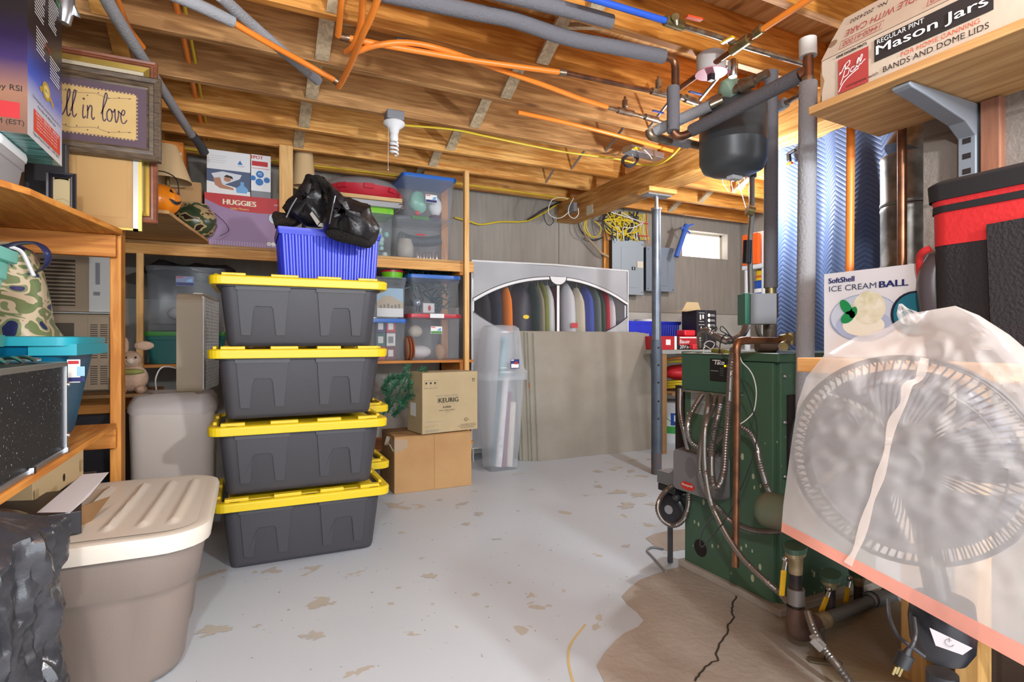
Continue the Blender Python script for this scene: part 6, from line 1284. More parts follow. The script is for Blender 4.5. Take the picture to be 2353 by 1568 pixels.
flex('ribbed steel conduit running beside the copper pipe and looping at the grey control', [(1686, 800), (1680, 845), (1677, 900), (1673, 960), (1668, 1020), (1664, 1080), (1652, 1118), (1638, 1112), (1635, 1060), (1640, 1000), (1652, 945), (1657, 912)], [2.08, 2.06, 2.05, 2.04, 2.05, 2.06, 2.06, 2.08, 2.1, 2.12, 2.14, 2.18], .0125)
flex('ribbed steel conduit lying across the top of the boiler', [(1609, 800), (1610, 768), (1625, 760), (1646, 774), (1668, 784), (1692, 779), (1708, 766), (1716, 750)], [2.4, 2.38, 2.34, 2.3, 2.28, 2.3, 2.34, 2.38], .014, .014)
flex('short ribbed conduit below the green and grey control on the pipe', [(1738, 748), (1742, 765), (1752, 780), (1756, 796)], 2.42, .009)
def wire(label, pts, D, mat=BCABLE, r=.0022): return tag(MB().tube([W(u, v, D if not isinstance(D, (list, tuple)) else D[i]) for i, (u, v) in enumerate(pts)], r, mat, 5, sm=5).obj('thermostat_wire'), label, 'wire')
wire('thin dark wire arcing from the boiler top down across the green front', [(1640, 790), (1655, 805), (1675, 842), (1700, 870), (1716, 905), (1730, 945), (1738, 975), (1738, 1010), (1730, 1050), (1712, 1100), (1690, 1150), (1666, 1195), (1630, 1240), (1612, 1258), (1609, 1240), (1620, 1210), (1640, 1185)], [2.3, 2.2, 2.1, 2.0]+[1.98]*13)
wire('thin pale wire curving across the boiler front right of the copper pipe', [(1699, 815), (1705, 832), (1722, 850), (1733, 872), (1738, 905), (1732, 945), (1715, 965), (1695, 978)], 2.0, WCABLE)
wire('thin white wire looping above the relay box', [(1620, 800), (1619, 790), (1630, 784), (1642, 790), (1634, 802), (1620, 795), (1618, 812), (1640, 818)], 2.28, WCABLE)
wire('thin black wire loop over the boiler top by the steel conduit', [(1652, 815), (1655, 790), (1660, 775), (1672, 770), (1690, 790), (1670, 812)], 2.25)
wire('thin dark wire hanging between the conduits at the boiler front', [(1668, 985), (1650, 983), (1634, 995), (1640, 1020), (1655, 1050)], 2.08)
wire('curly thin wire end at the back of the boiler top', [(1690, 775), (1660, 770), (1640, 762), (1635, 752), (1643, 748), (1648, 757), (1640, 762)], 2.35)
wire('second curly thin wire end above the boiler top', [(1680, 775), (1668, 758), (1658, 750), (1655, 758), (1662, 764), (1690, 778)], 2.34)
tag(MB().tube([W(1640, 806, 2.33), W(1672, 812, 2.22)], .012, MAT('olive_tool', '8c8a20', .4), 8).obj('screwdriver'), 'olive yellow screwdriver lying on the relay box', 'tool')
# copper drop pipe
t = thing('copper_pipe', 'copper pipe bending from the boiler top down in front of the relay box', 'pipe', W(1690, 1305, 2.0))
MB().tube([W(1690, 1303, 1.97), W(1692, 1100, 1.98), W(1693, 950, 1.98), W(1693, 820, 1.98), W(1693, 800, 1.98), W(1697, 787, 1.99), W(1708, 783, 2.0), W(1800, 783, 2.03)], .0122, COPPER, 14).obj('pipe_run', t)
MB().tube([W(1692, 812, 1.98), W(1693, 798, 1.98), W(1697, 787, 1.985), W(1709, 783, 1.995), W(1722, 783, 2.0)], .0145, COPPER, 14, sm=3).obj('elbow', t)
MB().tube([W(1795, 783, 2.02), W(1812, 778, 2.03)], .02, BRASS, 14).tube([W(1806, 790, 2.0), W(1800, 797, 1.98)], .017, BRASS, 12).tube([W(1815, 765, 2.03), W(1815, 792, 2.03)], .018, BRASS, 12).obj('relief_valve', t)
MB().tube([W(1740, 793, 2.2), W(1780, 797, 2.2)], .028, MAT('iron_brown', '6b584c', .6, .3), 14).obj('iron_nipple', t)
# vertical grey insulated risers
def riser(label, u0, v0, u1, v1, D, r, mat=FOAM):
    t = thing('insulated_pipe', label, 'pipe', W(u1, v1, D)); MB().tube([W(u0, v0, D), W(u1, v1, D)], r, mat, 18).obj('foam_sleeve', t); return t
t = riser('vertical grey foam covered pipe right of the hanging tank', 1772, 165, 1771, 662, 2.55, .030, FOAMD)
MB().tube([W(1771, 662, 2.55), W(1771, 678, 2.55)], .024, BRASS, 16).tube([W(1770, 676, 2.55), W(1770, 730, 2.55)], .034, MAT('iron_fitting', '716459', .5, .4), 16).tube([W(1769, 730, 2.5), W(1769, 800, 2.5)], .029, MATS['iron_fitting'], 16).tube([W(1769, 798, 2.48), W(1769, 815, 2.48)], .036, MAT('brick_flange', '86604f', .7), 16).tube([W(1770, 703, 2.55), W(1742, 703, 2.5), ], .02, BRASS, 14).tube([W(1757, 703, 2.53), W(1745, 703, 2.5)], .03, MATS['iron_fitting'], 16).obj('iron_fitting', t)
t = riser('tall vertical grey foam covered pipe in front of the boiler side', 1857, 190, 1846, 1235, 1.88, .0285)
MB().tube([W(1856, 90, 1.88), W(1857, 130, 1.88)], .028, MAT('vent_white', 'c6c2bc', .4), 16).tube([W(1857, 122, 1.88), W(1857, 138, 1.88)], .016, COPPER, 12).obj('air_vent', t)
MB().tube([W(1857, 136, 1.88), W(1857, 190, 1.88)], .017, COPPER, 14).tube([W(1857, 160, 1.88), W(1838, 172, 1.90)], .017, COPPER, 14).tube([W(1857, 178, 1.88), W(1857, 196, 1.88)], .02, SOLDER, 14).obj('copper_tee', t)
tag(MB().tube([W(1956, 170, 1.8), W(1955, 300, 1.8), W(1952, 640, 1.8)], .0125, PEX, 14).obj('orange_pipe'), 'vertical orange pipe below the jar shelf', 'pipe')
tag(MB().tube([W(2073, 170, 1.75), W(2073, 615, 1.75)], .0130, COPPER, 14).obj('copper_pipe'), 'vertical copper pipe in front of the galvanised flue', 'pipe')
# control on pipe
t = thing('aquastat_box', 'green and grey control box on the iron pipe above the boiler', 'control box', W(1728, 748, 2.45))
c = W(1722, 712, 2.45); Ta = Matrix.Translation(c) @ Matrix.Rotation(math.radians(-30), 4, 'Z')
MB(T=Ta).box(-.01, .10, -.045, .05, -.065, .068, GREY).obj('housing', t, bevel=.003)
m = MB(T=Ta); m.box(-.035, -.012, -.047, .052, -.067, .07, MAT('teal_cover', '1f7358', .4)); m.obj('cover', t, bevel=.003)
# flue
GAL = MAT('galvanised', 'a8a7a2', .38, .8, c2='84827c', scale=14, ramp=(.4, .55)); fl = W(2092, 500, 2.2)
t = thing('flue_pipe', 'crinkled galvanised flue pipe beside the block chimney', 'flue', (fl.x, fl.y, .97))
m = MB(); R = .1
for z0, z1 in ((.97, 1.28), (1.283, 1.53), (1.533, 1.73)):
    m.lathe([(R, z0), (R+.003, z0+.006), (R+.003, z0+.012), (R, z0+.02), (R, z1-.02), (R+.003, z1-.01), (R, z1)], (fl.x, fl.y, 0), GAL, 24, cap=False)
m.obj('vertical_section', t)
m = MB(); m.tube([(fl.x, fl.y, 1.73), (fl.x+.03, fl.y-.03, 1.80), (fl.x+.08, fl.y-.09, 1.88), (fl.x+.14, fl.y-.16, 1.93)], [.1, .1, .098, .095], GAL, 20); m.obj('elbow', t)
# expansion tank
tc_ = W(1684, 300, 2.45); TM = MAT('tank_grey', '4b4f52', .38, .2)
t = thing('expansion_tank', 'dark grey hanging expansion tank near the beam', 'tank', (tc_.x, tc_.y, 1.72))
MB().lathe([(.03, 1.728), (.09, 1.735), (.125, 1.752), (.14, 1.785), (.141, 1.86), (.1418, 1.862), (.141, 1.864), (.141, 2.0), (.138, 2.03), (.12, 2.055), (.05, 2.07), (.02, 2.072)], (tc_.x, tc_.y, 0), TM, 40).obj('shell', t)
m = MB(); m.tube([(tc_.x, tc_.y, 2.07), (tc_.x, tc_.y, 2.14)], .012, BRASS, 12); m.obj('connection', t)
MB().box(tc_.x-.02, tc_.x+.04, tc_.y-.02, tc_.y+.02, 1.71, 1.728, MAT('clear_valve_cap', 'd8dade', .2)).obj('bottom_cap', t, bevel=.004)
# regulator above tank
rgc = W(1680, 205, 2.35); GRV = MAT('verdigris', '8aa48f', .5)
t = thing('pressure_regulator', 'pale green bell shaped pressure regulator above the hanging tank', 'valve', rgc)
MB().lathe([(.02, -.05), (.045, -.03), (.048, -.005), (.04, .0), (.035, .03), (.018, .045)], rgc, GRV, 20, axis=(.75, -.35, .35)).obj('bell', t)
MB().tube([W(1620, 245, 2.4), W(1650, 228, 2.37), W(1700, 200, 2.3), W(1765, 168, 2.2)], .017, SOLDER, 12).obj('body', t)
MB().tube([W(1700, 198, 2.28), W(1735, 185, 2.24)], .026, SOLDER, 14).obj('union_nut', t)
# burning bulb under the beam
bp_ = V((2.60, 2.40, 0))
t = thing('light_bulb', 'glowing bulb in a wire caged fixture under the hanging tank', 'light bulb', (2.58, 2.38, 1.96))
MB().lathe([(.001, 0), (.02, .006), (.03, .025), (.028, .045), (.014, .07)], (2.585, 2.38, 1.935), MAT('glowing_bulb', 'ffffff', .3, emit=12), 18).obj('glass', t)
MB().lathe([(.05, 1.998), (.055, 2.02), (.05, 2.06), (.05, 2.13)], (2.585, 2.38, 0), BLACK, 20).obj('socket', t)
m = MB()
for k in range(6): a = k*1.047; m.tube([(2.585+.05*math.cos(a), 2.38+.05*math.sin(a), 2.0), (2.585+.075*math.cos(a), 2.38+.075*math.sin(a), 1.95), (2.585+.04*math.cos(a), 2.38+.04*math.sin(a), 1.88)], .0018, STEEL, 4, sm=3)
m.obj('wire_cage', t)
MB().box(2.50, 2.684, 2.33, 2.43, 2.13, 2.16, STEEL).obj('mount_plate', t)
tag(MB().tube([W(1698, 420, 3.2), W(1712, 470, 3.2), W(1722, 500, 3.2)], .0025, WCABLE, 5).obj('pull_string'), 'thin pull string hanging from the glowing bulb', 'string')
t = thing('conduit', 'steel conduit pipe with taped black section descending behind the boiler', 'conduit', W(1722, 680, 3.0))
MB().tube([W(1728, 395, 3.0), W(1727, 500, 3.0), W(1723, 560, 3.0), W(1725, 690, 3.0)], .014, MAT('dull_pipe', '8b8880', .4, .6), 12, sm=3).obj('pipe_run', t)
MB().tube([W(1718, 553, 2.97), W(1716, 605, 2.97)], .023, BLACK, 12).obj('tape_wrap', t); MB().tube([W(1716, 482, 2.97), W(1732, 486, 2.97)], .026, BRASS, 10).obj('clamp', t); MB().tube([W(1728, 388, 3.0), W(1728, 408, 3.0)], .024, BLACK, 12).obj('collar', t)
# valves and pipes at bottom right
IRON = MAT('iron_black', '2d2628', .5, .2, c2='4d4038', scale=14); BR2 = MAT('stained_brass', '8f7b52', .5, .5, c2='b8a98a', scale=18)
FG = MAT('flange_green', '4e6d5b', .5, c2='42604f', scale=10)
def valve_drop(label, u, vs, D, handle, r=.018, union=True):
    t = thing('ball_valve', label, 'valve', W(u, vs[-1], D))
    a = W(u, vs[0], D); m = MB(); 
    Tf = Matrix.Translation(a) @ Matrix.Rotation(.5, 4, 'Z')
    mm = MB(T=Tf); mm.prism([(math.cos(6.283*k/24)*.055, math.sin(6.283*k/24)*.033) for k in range(24)], -.004, .012, FG); mm.obj('green_flange', t)
    MB(T=Tf).prism([(math.cos(6.283*k/24)*.052, math.sin(6.283*k/24)*.03) for k in range(24)], -.016, -.005, BR2).obj('brass_flange', t)
    MB().tube([W(u, vs[0]+8, D), W(u, vs[1], D)], [r*1.25, r*1.1], BR2, 14).obj('valve_body', t)
    MB().tube([W(u, vs[1], D), W(u, vs[-1], D)], r, IRON, 14).obj('iron_pipe', t)
    (u1, v1), (u2, v2), (u3, v3) = handle
    m = MB(); m.tube([W(u1, v1, D-.04), W(u2, v2, D-.045)], .007, CHROME, 8, flat=.4); m.ball(W(u1, v1, D-.045), .010, CHROME, 8, 6); ls = m.obj('lever_stem', t)
    m = MB(); m.bar(W(u2, v2, D-.045), W(u3, v3, D-.045), .008, .018, MAT('handle_yellow', 'd9a90f', .4)); m.obj('yellow_handle', ls, bevel=.004); return t
t = valve_drop('leftmost brass ball valve with long yellow handle beside the boiler corner', 1828, (1262, 1318, 1400), 1.78, ((1805, 1285), (1801, 1310), (1796, 1370)), .0185)
MB().tube([W(1829, 1352, 1.78), W(1829, 1388, 1.78)], .026, MAT('union_grey', '8f8b88', .5, .5), 16).obj('union', t)
MB().tube([W(1829, 1395, 1.78), W(1829, 1425, 1.78), W(1832, 1445, 1.78), W(1845, 1450, 1.79), W(1860, 1440, 1.80), W(1875, 1430, 1.82)], [.027, .029, .032, .032, .028, .024], MAT('rusty_brown', '4e3b37', .6, .2, c2='6b5346', scale=12), 16, sm=3).obj('elbow', t)
t = valve_drop('middle brass ball valve with yellow handle under a green flange', 1908, (1326, 1352, 1425), 1.93, ((1906, 1355), (1900, 1372), (1886, 1408)), .0165)
t = valve_drop('far ball valve with short yellow handle nearly hidden by the bag', 1973, (1315, 1345, 1395), 2.08, ((1952, 1330), (1948, 1350), (1943, 1386)), .0165)
t = thing('return_pipe', 'horizontal grey return pipe running away along the floor past the valves', 'pipe', W(1950, 1400, 1.9))
MB().tube([W(1873, 1432, 1.82), W(1898, 1424, 1.85)], .026, BR2, 16).obj('brass_coupling', t); MB().tube([W(1898, 1422, 1.86), W(1960, 1398, 2.0), W(2000, 1380, 2.1)], .021, MAT('return_grey', '6c6a66', .6), 14).obj('pipe_run', t)
MB().tube([W(1995, 1382, 2.09), W(2006, 1376, 2.11)], .026, GREY, 14).tube([W(2003, 1378, 2.1), W(2035, 1375, 2.15), W(2045, 1365, 2.16)], .03, MATS['return_grey'], 14).obj('elbow', t)
t = thing('circulator_pump', 'dusty green rounded circulator end poking out beside the boiler', 'pump', W(1770, 1200, 1.9))
a, b = W(1752, 1168, 1.93), W(1850, 1190, 1.80); d = (b-a).normalized()
MB().lathe([(.02, -.004), (.048, .0), (.057, .012), (.06, .03), (.06, .16)], a, MAT('dusty_green', '5b6b55', .6, c2='6f6553', scale=5), 24, axis=d).obj('motor_end', t)
t = thing('conduit_clip', 'white conduit strap fastening the floor conduit', 'strap', W(1880, 1490, 1.63)); m = MB(); m.bar(W(1868, 1468, 1.62), W(1892, 1492, 1.6), .028, .02, MAT('strap_grey', 'a8a5a2', .5)); m.bar(W(1866, 1472, 1.62), W(1878, 1466, 1.62), .03, .012, MATS['strap_grey']); m.obj('strap_body', t, bevel=.003)
p = onZ(1895, 1522, .004); m = MB(T=Matrix.Translation(p) @ Matrix.Rotation(-.7, 4, 'Z')); m.prism(rrect(.05, .016, .014, 4), .0, .005, MAT('rusty_plate', '7d6f57', .6, .4)); tag(m.obj('floor_bracket', bevel=.001), 'rusty slotted metal bracket lying on the stained floor', 'bracket')
MB().tube([p+V((0, 0, .004)), W(1892, 1440, 1.72)], .003, DGREY, 5).obj('bracket_rod', bpy.data.objects['floor_bracket'])
tag(MB().tube([onZ(1530, 1315, .006), onZ(1500, 1280, .006), onZ(1487, 1265, .006), onZ(1500, 1258, .006), onZ(1525, 1262, .006)], .005, MAT('grey_tubing', '8d8f92', .4), 6, sm=5).obj('grey_tube'), 'thin grey tube lying on the floor left of the boiler', 'tube')
# moving blanket
def quilt(nt, b, mp):
    N = nt.nodes; L = nt.links; tc = N.new('ShaderNodeTexCoord'); sp = N.new('ShaderNodeSeparateXYZ'); L.new(tc.outputs['UV'], sp.inputs[0])
    def M(op, a, b_=None, c=None):
        n = N.new('ShaderNodeMath'); n.operation = op
        for i, x in enumerate((a, b_, c)):
            if x is None: continue
            if isinstance(x, (int, float)): n.inputs[i].default_value = x
            else: L.new(x, n.inputs[i])
        return n.outputs[0]
    pp = M('PINGPONG', M('MULTIPLY', sp.outputs['X'], 1.0), .075); s_ = M('ADD', sp.outputs['Y'], M('MULTIPLY', pp, .85)); w_ = M('ABSOLUTE', M('SINE', M('MULTIPLY', s_, 120.0)))
    seam = M('POWER', w_, .35)
    r = N.new('ShaderNodeValToRGB'); r.color_ramp.elements[0].color = lin('3d4c70'); r.color_ramp.elements[1].color = lin('52668f'); r.color_ramp.elements[0].position = .25; r.color_ramp.elements[1].position = .7; L.new(seam, r.inputs[0]); L.new(r.outputs[0], b.inputs['Base Color'])
    bp = N.new('ShaderNodeBump'); bp.inputs['Strength'].default_value = .55; bp.inputs['Distance'].default_value = .007; L.new(seam, bp.inputs['Height']); L.new(bp.outputs[0], b.inputs['Normal'])
QB = MAT('quilted_blue', '5870a6', .55, extra=quilt)
ya, yb = 1.15, 2.41; n1, n2 = 110, 60
def bl_fn(u, v):
    y = ya+(yb-ya)*u; z = .72+(2.15-.72)*v; f = .3+.7*(1-v)
    return (2.865+f*(.045*math.sin(y*19)+.016*math.sin(y*43+1.3)+.012*math.sin(y*8+z*5)), y+.01*math.sin(z*6), z+.012*math.sin(y*19)*(v > .99))
o = MB().sheet(bl_fn, n1, n2, QB).obj('moving_blanket'); me = o.data; uv = me.uv_layers.new(name='UVMap')
for poly in me.polygons:
    for li in poly.loop_indices: i = me.loops[li].vertex_index; uv.data[li].uv = (ya+(yb-ya)*(i % (n1+1))/n1, .72+1.43*(i//(n1+1))/n2)
s_ = o.modifiers.new('solid', 'SOLIDIFY'); s_.thickness = .006
tag(o, 'quilted blue moving blanket hanging from the beam behind the pipes', 'blanket')
t = thing('spring_clamp', 'black spring clamp with orange tips holding the blue blanket to the beam', 'clamp', onX(1815, 370, 2.84)); a = onX(1805, 378, 2.83)
MB().bar(onX(1812, 352, 2.82), onX(1814, 372, 2.82), .02, .02, BLACK).bar(onX(1812, 354, 2.82), onX(1828, 344, 2.82), .02, .015, BLACK).obj('jaws', t, bevel=.004); MB().bar(onX(1809, 378, 2.815), onX(1820, 374, 2.815), .02, .012, MATS['safety_orange']).obj('orange_tip', t)
# =================== RIGHT: SHELF WITH JAR CARTON ===================
sh = thing('wall_shelf', 'plywood wall shelf at upper right carrying the jar carton', 'shelf', (1.64, .3, 1.65))
MB().prism([(1.456, 1.078), (1.818, 1.10), (1.818, -.6), (1.456, -.6)], 1.65, 1.672, PLY).obj('board', sh, bevel=.003)
BRK = MAT('bracket_grey', '8d939c', .45, .3)
def bracket(y, nm='bracket'):
    m = MB(); Tb = frame((0, y+.022, 0), (1, 0, 0), (0, 0, 1))
    m.prism([(1.49, 1.648), (1.815, 1.648), (1.815, 1.43), (1.79, 1.43), (1.79, 1.56), (1.74, 1.59), (1.56, 1.625), (1.50, 1.634), (1.485, 1.64)], 0, .044, BRK, T=Tb)
    F3 = frame((1.79, y+.022, 1.43), (0, -1, 0), (0, 0, 1))
    for k in range(3): m.rect(F3, .012, .03+.042*k, .032, .045+.042*k, MATS['dark_opening'], .001)
    return m.obj(nm, sh, bevel=.003, label='grey metal bracket with three slots')
bracket(.845); bracket(-.1)
tag(MB().box(1.79, 1.82, .77, .815, .97, 1.648, WOOD('reddish_stud', '7d503c', '96644b', 'z')).obj('wood_strip', bevel=.003), 'reddish brown vertical wood strip on the block wall under the jar shelf', 'board')
# jar carton
KR = MAT('old_kraft', 'b9a793', .8, c2='c7b8a6', scale=3, bump=.06, bscale=40); DR = MAT('faded_red', 'a8403c', .6); BJ = MAT('faded_black', '2a2626', .6)
t = thing('carton', 'old tan mason jar carton on the wall shelf with one flap leaning inward', 'carton', (1.62, .75, 1.674))
jx, jy, jz = 1.470, 1.048, 1.674; H1 = .118; L1 = .56
m = MB(); m.box(jx, 1.78, jy-L1, jy, jz, jz+H1, KR); m.obj('body', t, bevel=.003)
# upper flap hinges at the top front edge, leaning away slightly
hv = V((.055, 0, .115)); Fj = frame((jx-.001, jy, jz), (0, -1, 0), (0, 0, 1)); Fu = frame((jx, jy, jz+H1), (0, -1, 0), hv)
m = MB(); e = .135; m.poly(Fu, [(0, 0), (L1, 0), (L1, e), (.03, e), (.012, e*.5)], KR, .0); m.poly(Fu, [(0, 0), (.012, e*.5), (.03, e), (L1, e), (L1, 0)], KR, -.004)
def boxline(F_, x0, y0, x1, y1, w_, mt): m.line(F_, [(x0, y0), (x1, y0), (x1, y1), (x0, y1), (x0, y0)], w_, mt, off=.002, sm=0)
def flipped(s_, x, y, w_, h_, mt): m.text(Fu, s_, x+w_, y+h_, w_, mt, h=h_, rot=math.pi)
boxline(Fu, .05, .012, .165, .040, .0015, DR); flipped('14400-61000', .058, .017, .10, .018, DR); flipped('HANDLE WITH CARE', .055, .052, .23, .024, DR); flipped('No. 2024202', .055, .098, .10, .014, BJ); boxline(Fu, .27, .012, .40, .045, .0015, DR); flipped('14400-61000', .275, .017, .11, .022, DR)
m.disc(Fu, .022, .05, .012, MAT('stain_brown', '8d7158', .7), .0015); m.obj('top_flap', t)
m = MB(); m.rect(Fj, .052, .004, .135, .098, DR, .0012); s = .001
def st(pts, wd=.0022): m.line(Fj, [(.058+a*.010, .035+b*.010) for a, b in pts], wd, WPRINT, off=.003)
st([(.2, 2.6), (-.1, 2.0), (.6, 2.6), (1.6, 4.2), (1.2, 1.8), (.2, -.9)]); st([(1.6, 4.2), (2.8, 4.7), (2.6, 3.6), (1.4, 2.8), (2.6, 2.7), (2.3, 1.2), (.9, .8)]); st([(4.0, 2.6), (3.2, 2.4), (3.1, 1.5), (3.8, 1.6), (4.2, 2.7), (4.0, 1.7), (4.4, 1.9), (5.3, 3.9), (5.2, 4.3), (4.8, 3.4), (4.9, 2.0), (5.4, 2.4), (6.2, 4.4), (6.0, 4.8), (5.6, 3.8), (5.7, 2.4), (6.4, 2.9), (7.0, 3.2)]); st([(-.3, -2.6), (1.0, -.6), (3.0, .7), (5.2, 1.6)], .0026)
m.text(Fj, 'ONE DOZEN PINTS', .048, .104, .083, BJ, bold=.0003)
m.rect(Fj, .150, .048, .405, .105, BJ, .0012); m.text(Fj, 'REGULAR PINT', .158, .090, .11, WPRINT, off=.003); m.text(Fj, 'Mason Jars', .156, .056, .24, WPRINT, off=.003, h=.030, bold=.0006)
m.text(Fj, 'FOR HOME CANNING', .215, .032, .165, MAT('orange_ink', 'cf5a3c', .6), h=.011); m.text(Fj, 'complete with', .075, .010, .085, BJ, h=.011); m.text(Fj, 'BANDS AND DOME LIDS', .172, .012, .225, BJ, h=.014)
m.poly(Fj, [(0, .09), (.012, .06), (.003, .02), (0, .02)], CARDD, .001); m.obj('printing', t)
MB().box(jx+.01, 1.70, jy+.002, jy+.008, jz, jz+.115, CARDD).add([(jx+.015, jy+.012, jz+.005), (1.7, jy+.02, jz+.005), (1.7, jy+.02, jz+.10), (jx+.01, jy+.006, jz+.105)], [(0, 1, 2, 3)], CARDD).obj('end_flap', t)
# =================== LOWER COUNTER, ITS BOXES ===================
ct = thing('wooden_counter', 'wooden counter along the right wall under the cooler bag', 'counter', (1.58, .2, 0))
MB().box(1.345, 1.81, -.7, 1.03, .917, .955, PINEY).obj('counter_board', ct, bevel=.003)
MB().box(1.36, 1.41, .62, .665, 0, .916, WOOD('pine_leg', 'b48a4e', 'd0a768', 'z')).obj('leg', ct, bevel=.003); MB().box(1.76, 1.80, .93, 1.0, 0, .916, MATS['pine_leg']).obj('leg', ct, bevel=.003)
MB().box(1.36, 1.40, -.6, -.53, 0, .916, MATS['pine_leg']).obj('leg', ct, bevel=.003)
db = MB().box(1.42, 1.80, .05, .56, 0, .42, MAT('black_bin', '25232a', .5)).obj('storage_box', bevel=.01); tag(db, 'black box on the floor under the wooden counter at the lower right corner', 'box')
t = thing('carton', 'white ice cream maker carton with scoop and mint print on the counter', 'carton', (1.55, .9, .956))
m = MB().box(1.458, 1.66, .775, 1.03, .956, 1.187, MAT('carton_white', 'dcdde2', .4)); Fi = frame((1.458, 1.03, .956), (0, -1, 0), (0, 0, 1)); LTX = MAT('light_blue_ink', '8fa3c4', .5)
m.text(Fi, 'SoftShell', .015, .203, .072, NAVY, bold=.0006, h=.014); m.text(Fi, 'ICE CREAM', .016, .180, .128, MAT('slate_ink', '3c4560', .5), h=.015); m.text(Fi, 'BALL', .152, .180, .068, NAVY, h=.016, bold=.001)
m.disc(Fi, .11, .105, .092, LTX, .0012, 32, ry=.062); m.disc(Fi, .11, .108, .089, MAT('bowl_pale', 'c2cbdc', .4), .0016, 32, ry=.057); m.disc(Fi, .11, .085, .075, MAT('glass_blue', 'aab8d6', .3), .0018, 28, ry=.04); m.disc(Fi, .11, .085, .055, MAT('cream_white', 'e8e8da', .6), .0022, 28, ry=.028)
ICE = MAT('ice_cream', 'e6e4d4', .6, c2='cfcda8', scale=40); m.disc(Fi, .125, .130, .043, ICE, .0026, 28); MINTG = MAT('mint_leaf', '1c8a4c', .5)
for cx, cy, a, rx_, ry_ in ((.065, .135, 2.2, .024, .013), (.07, .108, .6, .022, .014), (.085, .12, 1.2, .016, .01)): m.poly(Fi, [(cx+rx_*math.cos(k*.449)*math.cos(a)-ry_*math.sin(k*.449)*math.sin(a), cy+rx_*math.cos(k*.449)*math.sin(a)+ry_*math.sin(k*.449)*math.cos(a)) for k in range(14)], MINTG, .0032)
m.disc(Fi, .235, .11, .055, MAT('navy_ring', '1c2438', .4), .0036, 28); m.disc(Fi, .237, .11, .050, MAT('teal_ball', '1f6f86', .4), .0042, 28); m.obj('body', t, bevel=.002)
# cooler bag
CBK = MAT('cooler_black', '1f1b1e', .85, bump=.3, bscale=150); CRD = MAT('cooler_red', 'c4262a', .6, bump=.1, bscale=100); ZB = MAT('webbing_black', '19171a', .8)
t = thing('cooler_bag', 'black and red soft cooler bag on the wooden counter at right', 'cooler bag', (1.54, .42, .956)); c = (1.545, .42)
def lv(*z): return [(a, b, d, .04) for a, b, d in z]
m = MB(); m.loft(lv((.957, .135, .30), (.975, .145, .312), (1.205, .15, .315), (1.212, .15, .315)), CBK, off=c, n=5); m.obj('body', t)
MB().loft(lv((1.212, .151, .316), (1.285, .152, .317)), CRD, False, False, off=c, n=5).obj('red_band', t)
MB().loft(lv((1.285, .154, .319), (1.300, .154, .319)), ZB, False, False, off=c, n=5).obj('zipper', t)
m = MB(); m.loft(lv((1.300, .153, .318), (1.312, .155, .32)), CRD, False, False, off=c, n=5).loft(lv((1.312, .158, .324), (1.348, .16, .326), (1.356, .15, .316), (1.358, .1, .2)), ZB, False, True, off=c, n=5); m.obj('lid', t, bevel=.002)
xf = c[0]-.152; F5 = frame((xf-.001, c[1]+.315, .957), (0, -1, 0), (0, 0, 1)); m = MB(); m.poly(F5, [(.125, .0), (.115, .285), (.27, .29), (.255, .27), (.23, .27), (.21, .0)], CBK, .004); m.poly(F5, [(.24, .0), (.25, .275), (.31, .275), (.29, .0)], ZB, .005); m.obj('front_strap', t, solid=.003)
MB().tube([(xf+.07, c[1]+.315, .97), (xf+.05, c[1]+.325, 1.08), (xf+.05, c[1]+.328, 1.15), (xf+.06, c[1]+.315, 1.19)], .03, MAT('grey_vinyl', '4f494e', .35), 12, sm=4).obj('side_pocket', t)
MB().tube([(xf+.05, c[1]+.355, 1.15), (xf+.035, c[1]+.35, 1.19), (xf+.02, c[1]+.335, 1.205), (xf+.02, c[1]+.318, 1.212)], .008, CRD, 8, sm=4, flat=.5).obj('red_strap', t)
# =================== BAGGED FAN ===================
# fan
fc = W(2076, 1057, 1.03); nrm = (EYEV-fc); nrm.z = 0; nrm = nrm.normalized(); nrm = (nrm+V((-.22, .0, -.02))).normalized(); upv = V((0, 0, 1)); sx = upv.cross(nrm).normalized(); upv = nrm.cross(sx)
def fpt3(r, a, d): return fc+(sx*math.cos(a)+upv*math.sin(a))*r*.93+nrm*d*.85
FS = .90
fan = thing('pedestal_fan', 'grey pedestal fan with round wire cage inside the translucent bag', 'fan', (fc.x, fc.y, 0))
CW = MAT('cage_wire', '22242a', .5); BLD = MAT('fan_blade', '4d505e', .4)
m = MB()
for k in range(88):
    a = 6.2832*k/88; m.tube([fpt3(.035, a+.25, .055), fpt3(.09, a+.18, .055), fpt3(.15, a+.08, .045), fpt3(.195, a, .018), fpt3(.205, a, -.01), fpt3(.19, a, -.05)], .0019, CW, 3, cap=False)
m.obj('wire_cage', fan)
m = MB()
for r, d, rr in ((.205, -.002, .004), (.20, .004, .002), (.155, .044, .0022)): m.tube([fpt3(r, 6.2832*k/48, d) for k in range(49)], rr, CW, 6, cap=False)
m.obj('cage_rings', fan)
MB().lathe([(.001, .062), (.03, .062), (.036, .055), (.036, .05)], fc, DGREY, 20, axis=nrm).obj('hub_cap', fan); MB().tube([fpt3(0, 0, .0625), fpt3(0, 0, .066)], .012, WHITE, 8).obj('badge', fan)
MB().lathe([(.055, -.14), (.06, -.06), (.05, -.055)], fc, DGREY, 20, axis=nrm).obj('motor', fan)
for k in range(5):
    a0 = k*1.2566; m = MB(); m.sheet(lambda u, v: fpt3(.03+.15*v, a0+(u-.5)*(1.0+.2*v)+v*.5, (u-.5)*.04), 8, 6, BLD); m.obj('blade', fan, solid=.002)
bc_ = W(2165, 1455, .98); FB_ = MAT('fan_black', '1c1c22', .3)
